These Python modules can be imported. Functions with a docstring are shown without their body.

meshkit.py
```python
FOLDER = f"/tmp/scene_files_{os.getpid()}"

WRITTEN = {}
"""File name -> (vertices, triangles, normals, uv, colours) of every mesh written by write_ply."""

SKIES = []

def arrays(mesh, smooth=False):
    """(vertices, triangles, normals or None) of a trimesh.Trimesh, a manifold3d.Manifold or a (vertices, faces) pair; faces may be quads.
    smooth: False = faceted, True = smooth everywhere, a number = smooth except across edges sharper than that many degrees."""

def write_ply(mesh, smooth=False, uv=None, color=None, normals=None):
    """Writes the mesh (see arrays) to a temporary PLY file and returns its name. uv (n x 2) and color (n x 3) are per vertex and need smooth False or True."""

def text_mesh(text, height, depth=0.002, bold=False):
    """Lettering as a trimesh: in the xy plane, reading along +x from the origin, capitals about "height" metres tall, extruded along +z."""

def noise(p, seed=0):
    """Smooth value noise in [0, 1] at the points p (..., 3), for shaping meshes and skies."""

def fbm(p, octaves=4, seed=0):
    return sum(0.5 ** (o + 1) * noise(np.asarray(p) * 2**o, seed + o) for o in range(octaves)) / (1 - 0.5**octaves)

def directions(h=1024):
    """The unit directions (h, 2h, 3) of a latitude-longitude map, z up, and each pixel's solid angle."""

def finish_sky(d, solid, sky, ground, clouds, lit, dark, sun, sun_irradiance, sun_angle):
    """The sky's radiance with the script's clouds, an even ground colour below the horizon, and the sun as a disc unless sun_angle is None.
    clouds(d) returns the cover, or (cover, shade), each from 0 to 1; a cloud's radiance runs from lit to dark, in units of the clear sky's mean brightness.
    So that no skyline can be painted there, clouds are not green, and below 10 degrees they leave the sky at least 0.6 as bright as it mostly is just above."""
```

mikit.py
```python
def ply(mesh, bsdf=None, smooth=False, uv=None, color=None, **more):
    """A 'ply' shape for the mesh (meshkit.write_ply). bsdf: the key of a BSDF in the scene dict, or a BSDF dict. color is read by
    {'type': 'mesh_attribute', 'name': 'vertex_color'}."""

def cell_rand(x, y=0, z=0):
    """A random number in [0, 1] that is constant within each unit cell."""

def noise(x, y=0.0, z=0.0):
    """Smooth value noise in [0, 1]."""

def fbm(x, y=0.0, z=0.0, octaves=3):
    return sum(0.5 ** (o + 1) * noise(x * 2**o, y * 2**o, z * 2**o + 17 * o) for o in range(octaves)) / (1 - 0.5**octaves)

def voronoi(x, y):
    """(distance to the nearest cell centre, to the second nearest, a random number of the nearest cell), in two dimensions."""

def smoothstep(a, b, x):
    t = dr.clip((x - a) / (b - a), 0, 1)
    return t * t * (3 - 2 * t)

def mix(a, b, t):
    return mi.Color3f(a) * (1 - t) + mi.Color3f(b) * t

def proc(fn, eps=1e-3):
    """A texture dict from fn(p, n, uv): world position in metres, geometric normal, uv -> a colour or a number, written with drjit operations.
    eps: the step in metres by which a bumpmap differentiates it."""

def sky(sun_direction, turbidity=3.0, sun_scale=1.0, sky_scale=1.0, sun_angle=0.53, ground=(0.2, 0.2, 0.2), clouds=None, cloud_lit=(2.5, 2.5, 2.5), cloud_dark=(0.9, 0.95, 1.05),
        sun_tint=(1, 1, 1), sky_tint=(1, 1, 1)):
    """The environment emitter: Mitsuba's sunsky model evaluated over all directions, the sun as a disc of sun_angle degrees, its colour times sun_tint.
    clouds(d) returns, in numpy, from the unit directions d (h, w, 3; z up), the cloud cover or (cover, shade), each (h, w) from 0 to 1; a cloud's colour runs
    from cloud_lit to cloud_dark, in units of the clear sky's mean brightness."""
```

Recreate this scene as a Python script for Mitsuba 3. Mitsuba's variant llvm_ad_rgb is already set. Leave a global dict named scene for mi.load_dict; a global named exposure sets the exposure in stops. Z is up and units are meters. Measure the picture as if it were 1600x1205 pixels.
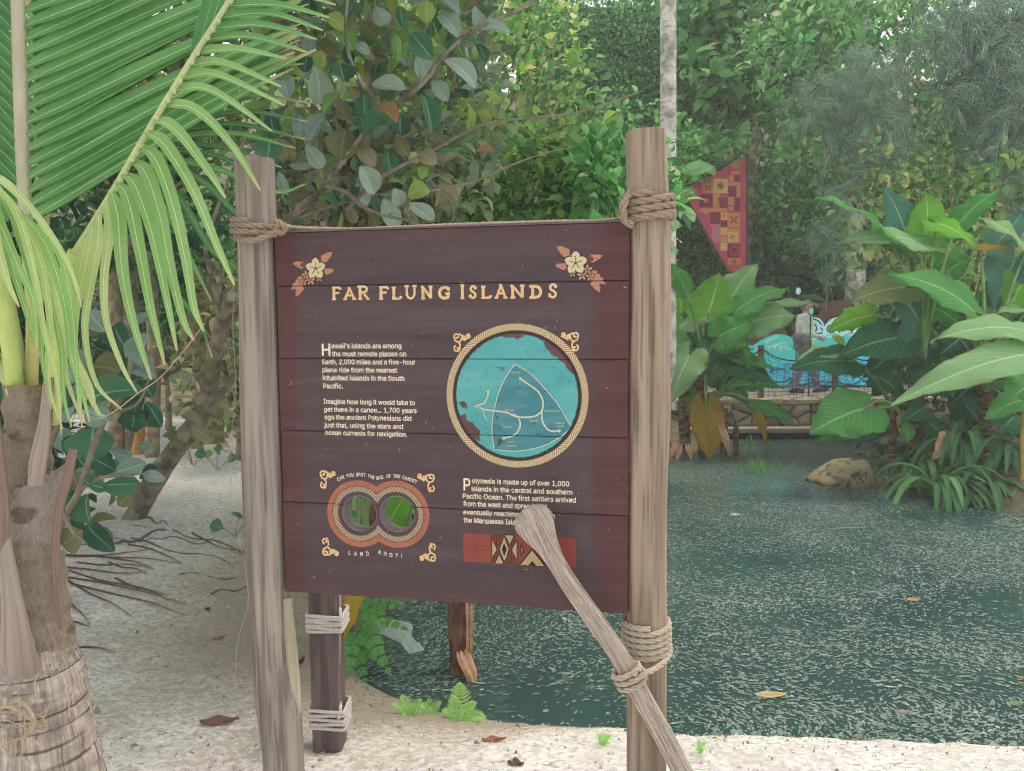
import math, random, numpy as np, trimesh, mitsuba as mi, drjit as dr, mikit, meshkit
from mikit import fbm, noise, voronoi, cell_rand, smoothstep, mix, proc
from shapely import affinity
from shapely.geometry import Polygon, Point, LineString, box, MultiPolygon
from shapely.ops import unary_union
T = mi.ScalarTransform4f
random.seed(7)
RNG = np.random.default_rng(7)
scene, labels = {'type': 'scene'}, {}

# ---------------------------------------------------------------- camera, sky, exposure
EYE = np.array([0.0, 0.0, 1.5])
PITCH, ROLL, FPX = 0.0820, -0.0070, 1209.0
FW = np.array([0, math.cos(PITCH), -math.sin(PITCH)])
_up, _rt = np.array([0, math.sin(PITCH), math.cos(PITCH)]), np.array([1.0, 0, 0])
RT = _rt * math.cos(ROLL) + _up * math.sin(ROLL)
UP = -_rt * math.sin(ROLL) + _up * math.cos(ROLL)
exposure = 2.12
scene['camera'] = {'type': 'perspective', 'fov': math.degrees(2 * math.atan(800 / FPX)), 'fov_axis': 'x', 'near_clip': 0.05, 'far_clip': 400.0,
                   'to_world': T().look_at(origin=EYE.tolist(), target=(EYE + FW).tolist(), up=UP.tolist())}
scene['sky'] = mikit.sky([0.30, 0.10, 1.0], turbidity=4, sun_scale=0.34, sun_angle=14, clouds=lambda d: 0.88,
                         cloud_lit=(2.5, 2.5, 2.5), cloud_dark=(1.4, 1.45, 1.5))


# ---------------------------------------------------------------- helpers
def norm(a):
    a = np.asarray(a, float)
    return a / np.maximum(np.linalg.norm(a, axis=-1, keepdims=True), 1e-12)


def ray(px, py):
    return FW + RT * ((px - 800) / FPX) - UP * ((py - 602.5) / FPX)


def at(px, py, depth):
    "the point of the place that stands `depth` metres north of the camera in that direction"
    r = ray(px, py)
    return EYE + r * (depth / r[1])


def onz(px, py, z):
    r = ray(px, py)
    return EYE + r * ((z - EYE[2]) / r[2])


TONE, SAT, LZ = [1.0], [1.0], [1.3]     # albedo scale and saturation of the colours named below; LZ: of those named inside a texture function


def kept(fn):
    "the texture function with the albedo scale that holds where its material is defined"
    lz = LZ[0]
    def inner(p, n, uv):
        old = TONE[0], SAT[0]; TONE[0], SAT[0] = lz, .9
        try: return fn(p, n, uv)
        finally: TONE[0], SAT[0] = old
    return inner


def srgb(h, s=1.0):
    h = h.lstrip('#')
    c = np.array([int(h[i:i + 2], 16) / 255 for i in (0, 2, 4)])
    c = np.where(c < 0.04045, c / 12.92, ((c + 0.055) / 1.055) ** 2.4) * s * TONE[0]
    return (c * SAT[0] + (1 - SAT[0]) * (c @ [.25, .65, .1])).tolist()


class MB:
    "collects pieces of ONE mesh"
    def __init__(self):
        self.v, self.f, self.u, self.c, self.n = [], [], [], [], 0

    def add(self, v, f, uv=None, col=None):
        v = np.asarray(v, float); f = np.asarray(f, int)
        if f.shape[1] == 4:
            f = np.vstack([f[:, [0, 1, 2]], f[:, [0, 2, 3]]])
        self.v.append(v); self.f.append(f + self.n); self.n += len(v)
        self.u.append(np.zeros((len(v), 2)) if uv is None else np.asarray(uv, float))
        self.c.append(np.ones((len(v), 3)) if col is None else np.broadcast_to(np.asarray(col, float), (len(v), 3)))
        return self

    def tri(self, m, col=None):
        return self.add(m.vertices, m.faces, col=col)

    def get(self):
        return np.vstack(self.v), np.vstack(self.f), np.vstack(self.u), np.vstack(self.c)

    def ply(self, bsdf, smooth=False, uv=False, col=False):
        v, f, u, c = self.get()
        kw = {}
        if uv: kw['uv'] = u
        if col: kw['color'] = c
        return mikit.ply((v, f), bsdf, smooth, **kw)


_count = {}


def numbered(name):
    n = _count.get(name, -1) + 1
    _count[name] = n
    return name if n == 0 else '%s_%03d' % (name, n)


def thing(name, label, cat, group=None, kind=None):
    k = numbered(name)
    labels[k] = {'label': label, 'category': cat}
    if group: labels[k]['group'] = group
    if kind: labels[k]['kind'] = kind
    return k


def part(parent, name, shape, label=None, kind=None):
    k = numbered(parent + '__' + name)
    scene[k] = shape
    if label or kind:
        labels[k] = {}
        if label: labels[k]['label'] = label
        if kind: labels[k]['kind'] = kind
    return k


def struct(name, shape, label):
    k = numbered(name)
    scene[k] = shape
    labels[k] = {'kind': 'structure', 'label': label}
    return k


def frames(P):
    P = np.asarray(P, float)
    t = norm(np.gradient(P, axis=0))
    up = np.array([0, 0, 1.0]) if abs(t[0][2]) < 0.9 else np.array([1.0, 0, 0])
    a = norm(np.cross(t[0], up)); A = [a]
    for i in range(1, len(P)):
        a = a - t[i] * (a @ t[i]); a = a / max(np.linalg.norm(a), 1e-9); A.append(a)
    A = np.array(A)
    return t, A, np.cross(t, A)


def smooth_path(P, n):
    "a Catmull-Rom run through the points, n samples (extra columns such as radii go along)"
    P = np.asarray(P, float)
    Q = np.vstack([2 * P[0] - P[1], P, 2 * P[-1] - P[-2]])
    out = []
    for s in np.linspace(0, len(P) - 1, n):
        i = min(int(s), len(P) - 2); t = s - i
        p0, p1, p2, p3 = Q[i:i + 4]
        out.append(0.5 * (2 * p1 + (p2 - p0) * t + (2 * p0 - 5 * p1 + 4 * p2 - p3) * t * t + (3 * p1 - p0 - 3 * p2 + p3) * t ** 3))
    return np.array(out)


def tube(P, r, sides=8, cap=True, bump=None):
    "(v, f, uv): a tube round the path; r a number or one per point"
    P = np.asarray(P, float); n = len(P)
    r = np.broadcast_to(np.asarray(r, float), (n,))
    t, A, B = frames(P)
    ang = np.linspace(0, 2 * np.pi, sides, endpoint=False)
    rr = r[:, None] * np.ones(sides)
    if bump is not None: rr = rr * bump(np.linspace(0, 1, n)[:, None], ang[None, :])
    v = P[:, None] + rr[..., None] * (np.cos(ang)[None, :, None] * A[:, None] + np.sin(ang)[None, :, None] * B[:, None])
    uv = np.stack(np.broadcast_arrays(ang[None] / (2 * np.pi), np.linspace(0, 1, n)[:, None]), -1).reshape(-1, 2)
    i, j = np.meshgrid(np.arange(n - 1), np.arange(sides), indexing='ij')
    k = (j + 1) % sides
    f = np.stack([i * sides + j, i * sides + k, (i + 1) * sides + k, (i + 1) * sides + j], -1).reshape(-1, 4)[:, ::-1]
    f = np.vstack([f[:, [0, 1, 2]], f[:, [0, 2, 3]]])
    v = v.reshape(-1, 3)
    if cap:
        v = np.vstack([v, P[0], P[-1]]); uv = np.vstack([uv, [[0.5, 0], [0.5, 1]]])
        a, b = len(v) - 2, len(v) - 1; o = (n - 1) * sides; jj = np.arange(sides); kk = (jj + 1) % sides
        f = np.vstack([f, np.stack([np.full(sides, a), jj, kk], -1)[:, [0, 1, 2]], np.stack([np.full(sides, b), o + kk, o + jj], -1)])
    return v, f, uv


def rope(P, r, seg=None, lay=5.5):
    "a three-strand twisted rope along the path as (v, f)"
    P = np.asarray(P, float)
    L = np.r_[0, np.cumsum(np.linalg.norm(np.diff(P, axis=0), axis=1))]
    n = seg or max(8, int(L[-1] / (r * 0.9)))
    s = np.linspace(0, L[-1], n)
    Q = np.stack([np.interp(s, L, P[:, k]) for k in range(3)], -1)
    t, A, B = frames(Q)
    m = MB()
    for k in range(3):
        th = s / (lay * r) * 2 * np.pi * 0.62 + k * 2 * np.pi / 3
        C = Q + r * 0.5 * (np.cos(th)[:, None] * A + np.sin(th)[:, None] * B)
        m.add(*tube(C, r * 0.56, 6)[:2])
    return m


def extrude(poly, depth):
    polys = [g for g in getattr(poly, 'geoms', [poly]) if g.geom_type == 'Polygon' and g.area > 1e-9]
    return trimesh.util.concatenate([trimesh.creation.extrude_polygon(g, depth, engine='earcut') for g in polys])


def leaves(pos, ydir, nrm, L, W, col, fold=0.25, simple=False, arch=0.15):
    "many leaves in one MB-ready (v, f, uv, col); all vectorised"
    N = len(pos)
    y = norm(ydir); x = norm(np.cross(y, nrm)); z = np.cross(x, y)
    L = np.broadcast_to(L, (N,))[:, None, None]; W = np.broadcast_to(W, (N,))[:, None, None]
    if simple:
        tx = np.array([0, -.5, .5, 0]); ty = np.array([0, .5, .5, 1]); tz = np.array([0, fold * .5, fold * .5, 0])
        F = np.array([[0, 2, 1], [1, 2, 3]])
    else:
        tx = np.array([0, -.42, 0, .42, -.5, 0, .5, 0]); ty = np.array([0, .28, .3, .28, .62, .65, .62, 1])
        tz = np.array([0, fold * .42, 0, fold * .42, fold * .5, 0, fold * .5, 0])
        F = np.array([[0, 2, 1], [0, 3, 2], [1, 2, 5], [1, 5, 4], [2, 3, 6], [2, 6, 5], [4, 5, 7], [5, 6, 7]])
    tz2 = arch * 4 * ty * (1 - ty) * 1.0
    v = pos[:, None] + tx[None, :, None] * W * x[:, None] + ty[None, :, None] * L * y[:, None] + (tz[None, :, None] * W + (tz2 - arch * ty)[None, :, None] * L) * z[:, None]
    f = (F[None] + (np.arange(N) * len(tx))[:, None, None]).reshape(-1, 3)
    uv = np.tile(np.stack([tx, ty], -1), (N, 1))
    return v.reshape(-1, 3), f, uv, np.repeat(np.asarray(col, float), len(tx), 0)


def pick(palette, n, rng, jitter=0.18):
    pal = np.array(palette)
    c = pal[rng.integers(0, len(pal), n)]
    return np.clip(c * (1 + jitter * rng.standard_normal((n, 1))) * (1 + 0.06 * rng.standard_normal((n, 3))), 0.004, 0.9)


# ---------------------------------------------------------------- materials
TONE[0] = .8
def rgb(c): return {'type': 'rgb', 'value': list(map(float, c))}
def two(b): return {'type': 'twosided', 'bsdf': b}
def mat(name, color, rough=0.6, spec=0.4, bump=None, bscale=0.002, **kw):
    b = {'type': 'principled', 'base_color': proc(kept(color)) if callable(color) else (color if isinstance(color, dict) else rgb(color)), 'roughness': rough, 'specular': spec, **kw}
    if bump: b = {'type': 'bumpmap', 'arbitrary': proc(bump), 'scale': bscale, 'bsdf': b}
    scene[name] = two(b)
    return name
def thin(name, color, trans=0.7, rough=0.45):
    scene[name] = {'type': 'principledthin', 'base_color': proc(kept(color)) if callable(color) else (color if isinstance(color, dict) else rgb(color)), 'roughness': rough, 'diff_trans': trans, 'eta': 1.4}
    return name
VC = {'type': 'mesh_attribute', 'name': 'vertex_color'}
thin('m_foliage', VC, 1.1, 0.5)
thin('m_needles', VC, 0.6, 0.7)
mat('m_paint', VC, 0.55, 0.3)
mat('m_bark_vc', VC, 0.85, 0.2)


def streak(p, sx, sz, o=3): return fbm(p.x * sx, p.y * sx, p.z * sz, o)


def post_color(light, dark):
    def fn(p, n, uv):
        a = streak(p, 70, 3.0); b = streak(p, 18, 1.2, 2); k = smoothstep(.58, .78, streak(p, 160, 4, 2))
        c = mix(dark, light, smoothstep(.25, .75, a * .6 + b * .4))
        c = mix(c, mi.Color3f(dark) * .55, k * .55)
        kn = noise(p.x * 14 + 3, p.y * 14, p.z * 7)
        return mix(c, mi.Color3f(dark) * .6, smoothstep(.86, .95, kn) * .6)
    return fn
grain_b = lambda p, n, uv: streak(p, 110, 4) + .5 * streak(p, 30, 2, 2)
mat('m_post_grey', post_color(srgb('#b6a89d', 1.05), srgb('#776b62', 1.05)), .8, .25, grain_b, .004)
mat('m_post_tan', post_color(srgb('#bca996', 1.0), srgb('#7d6c5d', 1.0)), .8, .25, grain_b, .004)
mat('m_post_pale', post_color(srgb('#d6cdb6'), srgb('#b0a68c')), .8, .2, grain_b, .002)
mat('m_post_top', lambda p, n, uv: mix(srgb('#8a6a58'), srgb('#c2a893'), fbm(p.x * 60, p.y * 60, 0, 3)), .85, .2)
mat('m_square_post', lambda p, n, uv: mix(srgb('#43393a'), srgb('#6d5a58'), smoothstep(.2, .8, streak(p, 60, 2.5))), .75, .3, grain_b, .003)
mat('m_rope_brown', lambda p, n, uv: mix(srgb('#6f5f50'), srgb('#a08c78'), fbm(p.x * 300, p.y * 300, p.z * 300, 2)), .9, .15)
mat('m_rope_tan', lambda p, n, uv: mix(srgb('#857866'), srgb('#b8ac98'), fbm(p.x * 300, p.y * 300, p.z * 300, 2)), .9, .15)
mat('m_rope_pale', lambda p, n, uv: mix(srgb('#a09a92'), srgb('#ccc6bd'), fbm(p.x * 300, p.y * 300, p.z * 300, 2)), .9, .15)

TONE[0] = .29


# ---------------------------------------------------------------- the information board and its posts
BC = np.array([-0.1851, 2.1584, 1.2298]); BYAW = -0.1972; BW, BH = 1.0146, 1.06
BT = np.array([math.cos(BYAW), math.sin(BYAW), 0]); BN = np.array([BT[1], -BT[0], 0]); BZ = np.array([0, 0, 1.0])


def bpt(u, v, w): return BC + np.multiply.outer(u, BT) + np.multiply.outer(v, BZ) + np.multiply.outer(w, BN)
def U(px, py):
    r = ray(px, py); d = ((BC - EYE) @ BN) / (r @ BN); q = EYE + r * d - BC
    return np.array([q @ BT, q[2]])
def on_board(mesh, w):
    "a mesh laid out in board coordinates (u, v, height) put on the board face"
    v = np.asarray(mesh.vertices)
    return trimesh.Trimesh(bpt(v[:, 0], v[:, 1], v[:, 2] + w), mesh.faces, process=False)


def board_uv(p):
    q = mi.Vector3f(p) - mi.Vector3f(*BC.tolist())
    return q.x * float(BT[0]) + q.y * float(BT[1]), q.z


def board_color(p, n, uv):
    u, v = board_uv(p)
    g = fbm(u * 4, v * 120, p.y * 30, 3); g2 = fbm(u * 1.5, v * 26, 3, 2)
    edge = smoothstep(.405, .455, dr.abs(u + .01) + .02 * (noise(u * 3, v * 5) - .5))
    edge = dr.maximum(edge, .35 * smoothstep(.46, .51, dr.abs(v) + .01 * noise(u * 4, 2)))
    c = mix(srgb('#54464a'), srgb('#635256'), g)
    c = mix(c, mix(srgb('#583a3c'), srgb('#704244'), g), edge * .75)
    c = mi.Color3f(c) * (.84 + .32 * g2)
    c = mix(c, srgb('#6f5a5c'), .4 * smoothstep(.62, .8, fbm(u * 2.5, v * 3.1, 9, 3)) * (1 - edge))
    sp = noise(u * 150, v * 150, 5)
    c = mix(c, srgb('#b9a7a2'), smoothstep(.962, .985, sp) * .8)
    return c
LZ[0] = .95
mat('m_board', board_color, .75, .05, lambda p, n, uv: fbm(board_uv(p)[0] * 5, board_uv(p)[1] * 160, p.y * 20, 3), .0018)
mat('m_board_back', srgb('#2a2122'), .9, .1)
TONE[0] = .62
LZ[0] = .7
mat('m_hole_liner', lambda p, n, uv: mix(srgb('#6c5f5f'), srgb('#a89a98'), fbm(p.x * 40, p.y * 40, p.z * 40, 3)), .6, .3)


TONE[0] = .82
def worn(a, b, s=55, lose=.80):
    bc = srgb('#43383a')
    def fn(p, n, uv):
        u, v = board_uv(p)
        c = mix(a, b, fbm(u * s, v * s, 1, 3))
        return mix(c, bc, smoothstep(lose, lose + .12, fbm(u * 30, v * 220, 4, 3)) * .8)
    return fn
mat('m_gold', worn(srgb('#e8b878'), srgb('#f3d5a4')), .5, .4)
mat('m_cream_text', worn(srgb('#fbe6c4'), srgb('#fff2dc'), 40, .9), .55, .3)

sign = thing('information_sign', 'dark brown plank board titled in gold letters, hung between two rope-lashed round posts', 'sign')
# the two round timber posts
for key, pts, m, lab in (
    ('post', [(398, 247, 2.285, 29), (400, 330, 2.285, 29.5), (404, 450, 2.285, 29), (407, 600, 2.285, 30), (412, 760, 2.285, 31), (417, 900, 2.285, 31), (424, 1010, 2.285, 31), (433, 1090, 2.285, 34.5), (440, 1150, 2.285, 33), (445, 1230, 2.285, 32), (455, 1440, 2.285, 33)], 'm_post_grey', 'grey weathered left post with pale cut face below the board'),
    ('post', [(1008, 204, 2.095, 30), (1011, 300, 2.095, 31), (1015, 450, 2.095, 32), (1013, 560, 2.095, 33), (1015, 640, 2.095, 32.5), (1011, 780, 2.095, 31), (1010, 950, 2.095, 31.5), (1009, 1205, 2.095, 31.5), (1009, 1500, 2.095, 32)], 'm_post_tan', 'tan right post with two rope lashings')):
    Q = np.array([np.r_[at(a, b, d), w * d / FPX / .985] for a, b, d, w in pts])
    Q = smooth_path(Q, 70)
    ph = 1.3 if m == 'm_post_grey' else 4.1
    v, f, uv = tube(Q[:, :3], Q[:, 3], 40, bump=lambda t, a: 1 + .018 * np.sin(3 * a + 9 * t + ph) + .012 * np.sin(5 * a - 17 * t + ph) + .008 * np.sin(a * 11 + 3 * np.sin(t * 7)))
    # softened rim at the sawn top
    v[:40] = v[:40] * .98 + Q[0, :3] * .02 - np.array([0, 0, .004])
    part(sign, key, mikit.ply((v, f), m, 40), lab)
# pale sawn face of the left post under the board
a0, a1 = at(437, 928, 2.25), at(458, 1220, 2.25)
cf = MB()
pp = [np.r_[at(447, 934, 2.275), 9 * 2.27 / FPX], np.r_[at(452, 1000, 2.275), 11 * 2.27 / FPX], np.r_[at(458, 1080, 2.28), 12 * 2.27 / FPX], np.r_[at(460, 1140, 2.29), 10 * 2.27 / FPX], np.r_[at(463, 1240, 2.30), 9 * 2.27 / FPX]]
pp = smooth_path(pp, 14)
cf.add(*tube(pp[:, :3], pp[:, 3], 10)[:2])
part(sign, 'cut_face', cf.ply('m_post_pale', 35), 'pale sawn strip down the left post below the board')

# viewing hole: two joined circles
HL, HR = U(480 + 540 / 6.667, 720 + 552 / 6.667), U(480 + 932 / 6.667, 720 + 558 / 6.667)
def eight(r): return Point(HL).buffer(r, 40).union(Point(HR).buffer(r, 40))
hole = eight(.0545)
JY = [np.mean([U(435, a)[1], U(975, b)[1]]) for a, b in ((447.5, 438.5), (561, 561), (674, 683), (786.5, 803.5))]
edges = [BH / 2] + JY + [-BH / 2]
joints = unary_union([box(-1, j - .0011, 1, j + .0011) for j in JY])
for i in range(5):
    tone = RNG.uniform(-.004, .004)
    g = .0008
    pl = box(-BW / 2 + (i % 2) * .0015, edges[i + 1] + g, BW / 2 - .001 * (i % 3), edges[i] - g).difference(hole)
    inset = pl.buffer(-.0022, join_style=2)
    m = MB()
    front = extrude(inset, .0022); body = extrude(pl, .043)
    m.tri(on_board(body, -.0452)); m.tri(on_board(front, -.0022 + .0000))
    part(sign, 'plank', m.ply('m_board', 30))
part(sign, 'backing', mikit.ply(on_board(extrude(box(-BW / 2 + .01, -BH / 2 + .01, BW / 2 - .01, BH / 2 - .01).difference(eight(.06)), .012), -.0575), 'm_board_back'))
part(sign, 'viewing_hole_rim', mikit.ply(on_board(extrude(eight(.0543).difference(eight(.0515)), .050), -.0535), 'm_hole_liner', 40), 'grey worn inner rim of the double round viewing hole')
# top cap, slightly lighter weathered edge
part(sign, 'top_edge', mikit.ply(on_board(extrude(box(-BW / 2 + .002, BH / 2 + .0005, BW / 2 - .002, BH / 2 + .006), .047), -.046), mat('m_board_edge', lambda p, n, uv: mix(srgb('#6a5050'), srgb('#97817d'), fbm(p.x * 12, p.y * 12, p.z * 200, 3)), .7, .3)))

# ring prints round the viewing hole
def herring(p, n, uv):
    u, v = board_uv(p)
    a = dr.abs((u + v) * 95 - dr.floor((u + v) * 95) - .5); b = dr.abs((u - v) * 95 - dr.floor((u - v) * 95) - .5)
    k = smoothstep(.12, .2, a) * smoothstep(.12, .2, b)
    return mix(srgb('#5c4a3c'), srgb('#c2a884'), .30 + .65 * k)
LZ[0] = .95
mat('m_weave', herring, .6, .3)
mat('m_terra', worn(srgb('#a8644e'), srgb('#c07a60')), .6, .3)
def ringp(a, b): return eight(b).difference(eight(a)).difference(joints)
part(sign, 'woven_ring', mikit.ply(on_board(extrude(ringp(.0655, .0805), .0008), 0.0001), 'm_weave'), 'cream woven-pattern ring round the viewing hole')
part(sign, 'terracotta_ring', mikit.ply(on_board(extrude(ringp(.0825, .0985), .0008), 0.0001), 'm_terra'), 'terracotta outer ring round the viewing hole')

# ---- stroke lettering for the title
GL = {
 'F': ([[(.2, 0), (.22, 1)], [(.05, 1), (.88, 1)], [(.88, 1), (.86, .8)], [(.2, .52), (.66, .54)], [(.66, .62), (.66, .46)], [(.02, 0), (.42, 0)]]),
 'A': ([[(.12, 0), (.5, 1), (.86, 0)], [(.24, .34), (.74, .34)], [(-.02, 0), (.28, 0)], [(.7, 0), (1.02, 0)], [(.34, 1), (.52, 1)]]),
 'R': ([[(.2, 0), (.2, 1)], [(.04, 1), (.55, 1), (.76, .93), (.82, .76), (.74, .6), (.52, .52), (.2, .5)], [(.48, .5), (.86, 0)], [(.04, 0), (.38, 0)], [(.76, 0), (1.02, .02)]]),
 'L': ([[(.24, 0), (.24, 1)], [(.06, 1), (.46, 1)], [(.06, 0), (.9, 0)], [(.9, 0), (.94, .24)]]),
 'U': ([[(.2, 1), (.2, .32), (.3, .08), (.5, .0), (.68, .08), (.8, .32), (.8, 1)], [(.02, 1), (.38, 1)], [(.64, 1), (.98, 1)]]),
 'N': ([[(.16, 0), (.16, 1)], [(.16, 1), (.82, 0)], [(.82, 0), (.82, 1)], [(0, 0), (.34, 0)], [(0, 1), (.18, 1)], [(.66, 1), (.98, 1)]]),
 'G': ([[(.84, .76), (.78, .92), (.55, 1), (.3, .94), (.12, .72), (.08, .46), (.16, .18), (.36, .02), (.6, 0), (.8, .08), (.82, .42)], [(.56, .42), (.98, .42)], [(.85, .98), (.84, .74)]]),
 'I': ([[(.5, 0), (.5, 1)], [(.1, 1), (.9, 1)], [(.1, 0), (.9, 0)]]),
 'S': ([[(.84, .8), (.7, .96), (.45, 1), (.22, .9), (.16, .72), (.3, .58), (.62, .48), (.84, .34), (.84, .14), (.64, .01), (.36, 0), (.16, .1), (.1, .24)], [(.88, .98), (.86, .76)], [(.08, .02), (.1, .26)]]),
 'D': ([[(.2, 0), (.2, 1)], [(.02, 1), (.5, 1), (.76, .86), (.88, .6), (.86, .32), (.72, .1), (.48, 0), (.02, 0)]]),
}
letters = [('F', 268, 318), ('A', 318, 380), ('R', 380, 437), ('F', 470, 523), ('L', 524, 577), ('U', 580, 644), ('N', 652, 712), ('G', 727, 788), ('I', 820, 850), ('S', 861, 900), ('L', 908, 965), ('A', 970, 1033), ('N', 1036, 1110), ('D', 1122, 1184), ('S', 1202, 1247)]
for i, (ch, x0, x1) in enumerate(letters):
    k = (x0 - 268) / (1250 - 268)
    yb = 385 - 8 * k; yt = yb - 61 - 3 * k + 4 * math.sin(i * 2.1)
    a, b = U(420 + x0 / 2.759, 330 + yb / 2.759), U(420 + x1 / 2.759, 330 + yt / 2.759)
    s = .0036
    w, h = b[0] - a[0] - 2 * s, b[1] - a[1] - 2 * s
    P = unary_union([LineString([(a[0] + s + q[0] * w, a[1] + s + q[1] * h) for q in st]).buffer(s * (1.15 if abs(st[0][0] - st[-1][0]) < .15 else .92), cap_style=2 if len(st) == 2 else 1, join_style=1) for st in GL[ch]])
    part(sign, 'title_letter', mikit.ply(on_board(extrude(P.difference(joints), .0012), 0.0001), 'm_gold'))

# ---- body text
def text_on(s, p0, p1, cap, bold=False):
    a, b = U(*p0), U(*p1)
    m = meshkit.text_mesh(s, cap, .0007, bold)
    x = m.vertices[:, 0]; lo, hi = x.min(), x.max()
    v = m.vertices.copy()
    v[:, 0] = a[0] + (x - lo) / (hi - lo) * (b[0] - a[0]); v[:, 1] += (a[1] + b[1]) / 2
    return on_board(trimesh.Trimesh(v, m.faces, process=False), 0.0001)
c1 = lambda x, y: (440 + x / 3.764, 380 + y / 3.764)
c4 = lambda x, y: (700 + x / 6.154, 730 + y / 6.154)
lines1 = [('H', 238, 288, 662, 662), ("awaii's islands are among", 293, 705, 619, 617), ('the most remote places on', 297, 733, 666, 664), ('Earth, 2,000 miles and a five-hour', 240, 787, 714, 712), ('plane ride from the nearest', 240, 680, 761, 759), ('inhabited islands in the South', 242, 723, 808, 807), ('Pacific.', 246, 361, 854, 854)]
lines2 = [('Imagine how long it would take to', 247, 785, 948, 949), ('get there in a canoe... 1,700 years', 250, 795, 994, 996), ('ago the ancient Polynesians did', 253, 763, 1039, 1042), ('just that, using the stars and', 252, 715, 1086, 1089), ('ocean currents for navigation.', 256, 738, 1129, 1136)]
lines3 = [('P', 150, 217, 222, 222), ('olynesia is made up of over 1,000', 230, 1165, 157, 181), ('islands in the central and southern', 228, 1195, 232, 262), ('Pacific Ocean. The first settlers arrived', 143, 1230, 303, 338), ('from the west and spread east,', 147, 965, 377, 400), ('eventually reaching Hawaii from', 148, 1028, 455, 489), ('the Marquesas Islands.', 152, 760, 532, 556)]
for lines, cv in ((lines1, c1), (lines2, c1), (lines3, c4)):
    m = MB()
    for s, x0, x1, y0, y1 in lines:
        big = len(s) == 1
        m.tri(text_on(s, cv(x0, y0), cv(x1, y1), .0335 if big else .0138, True))
    part(sign, 'text_block', m.ply('m_cream_text'))
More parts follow.
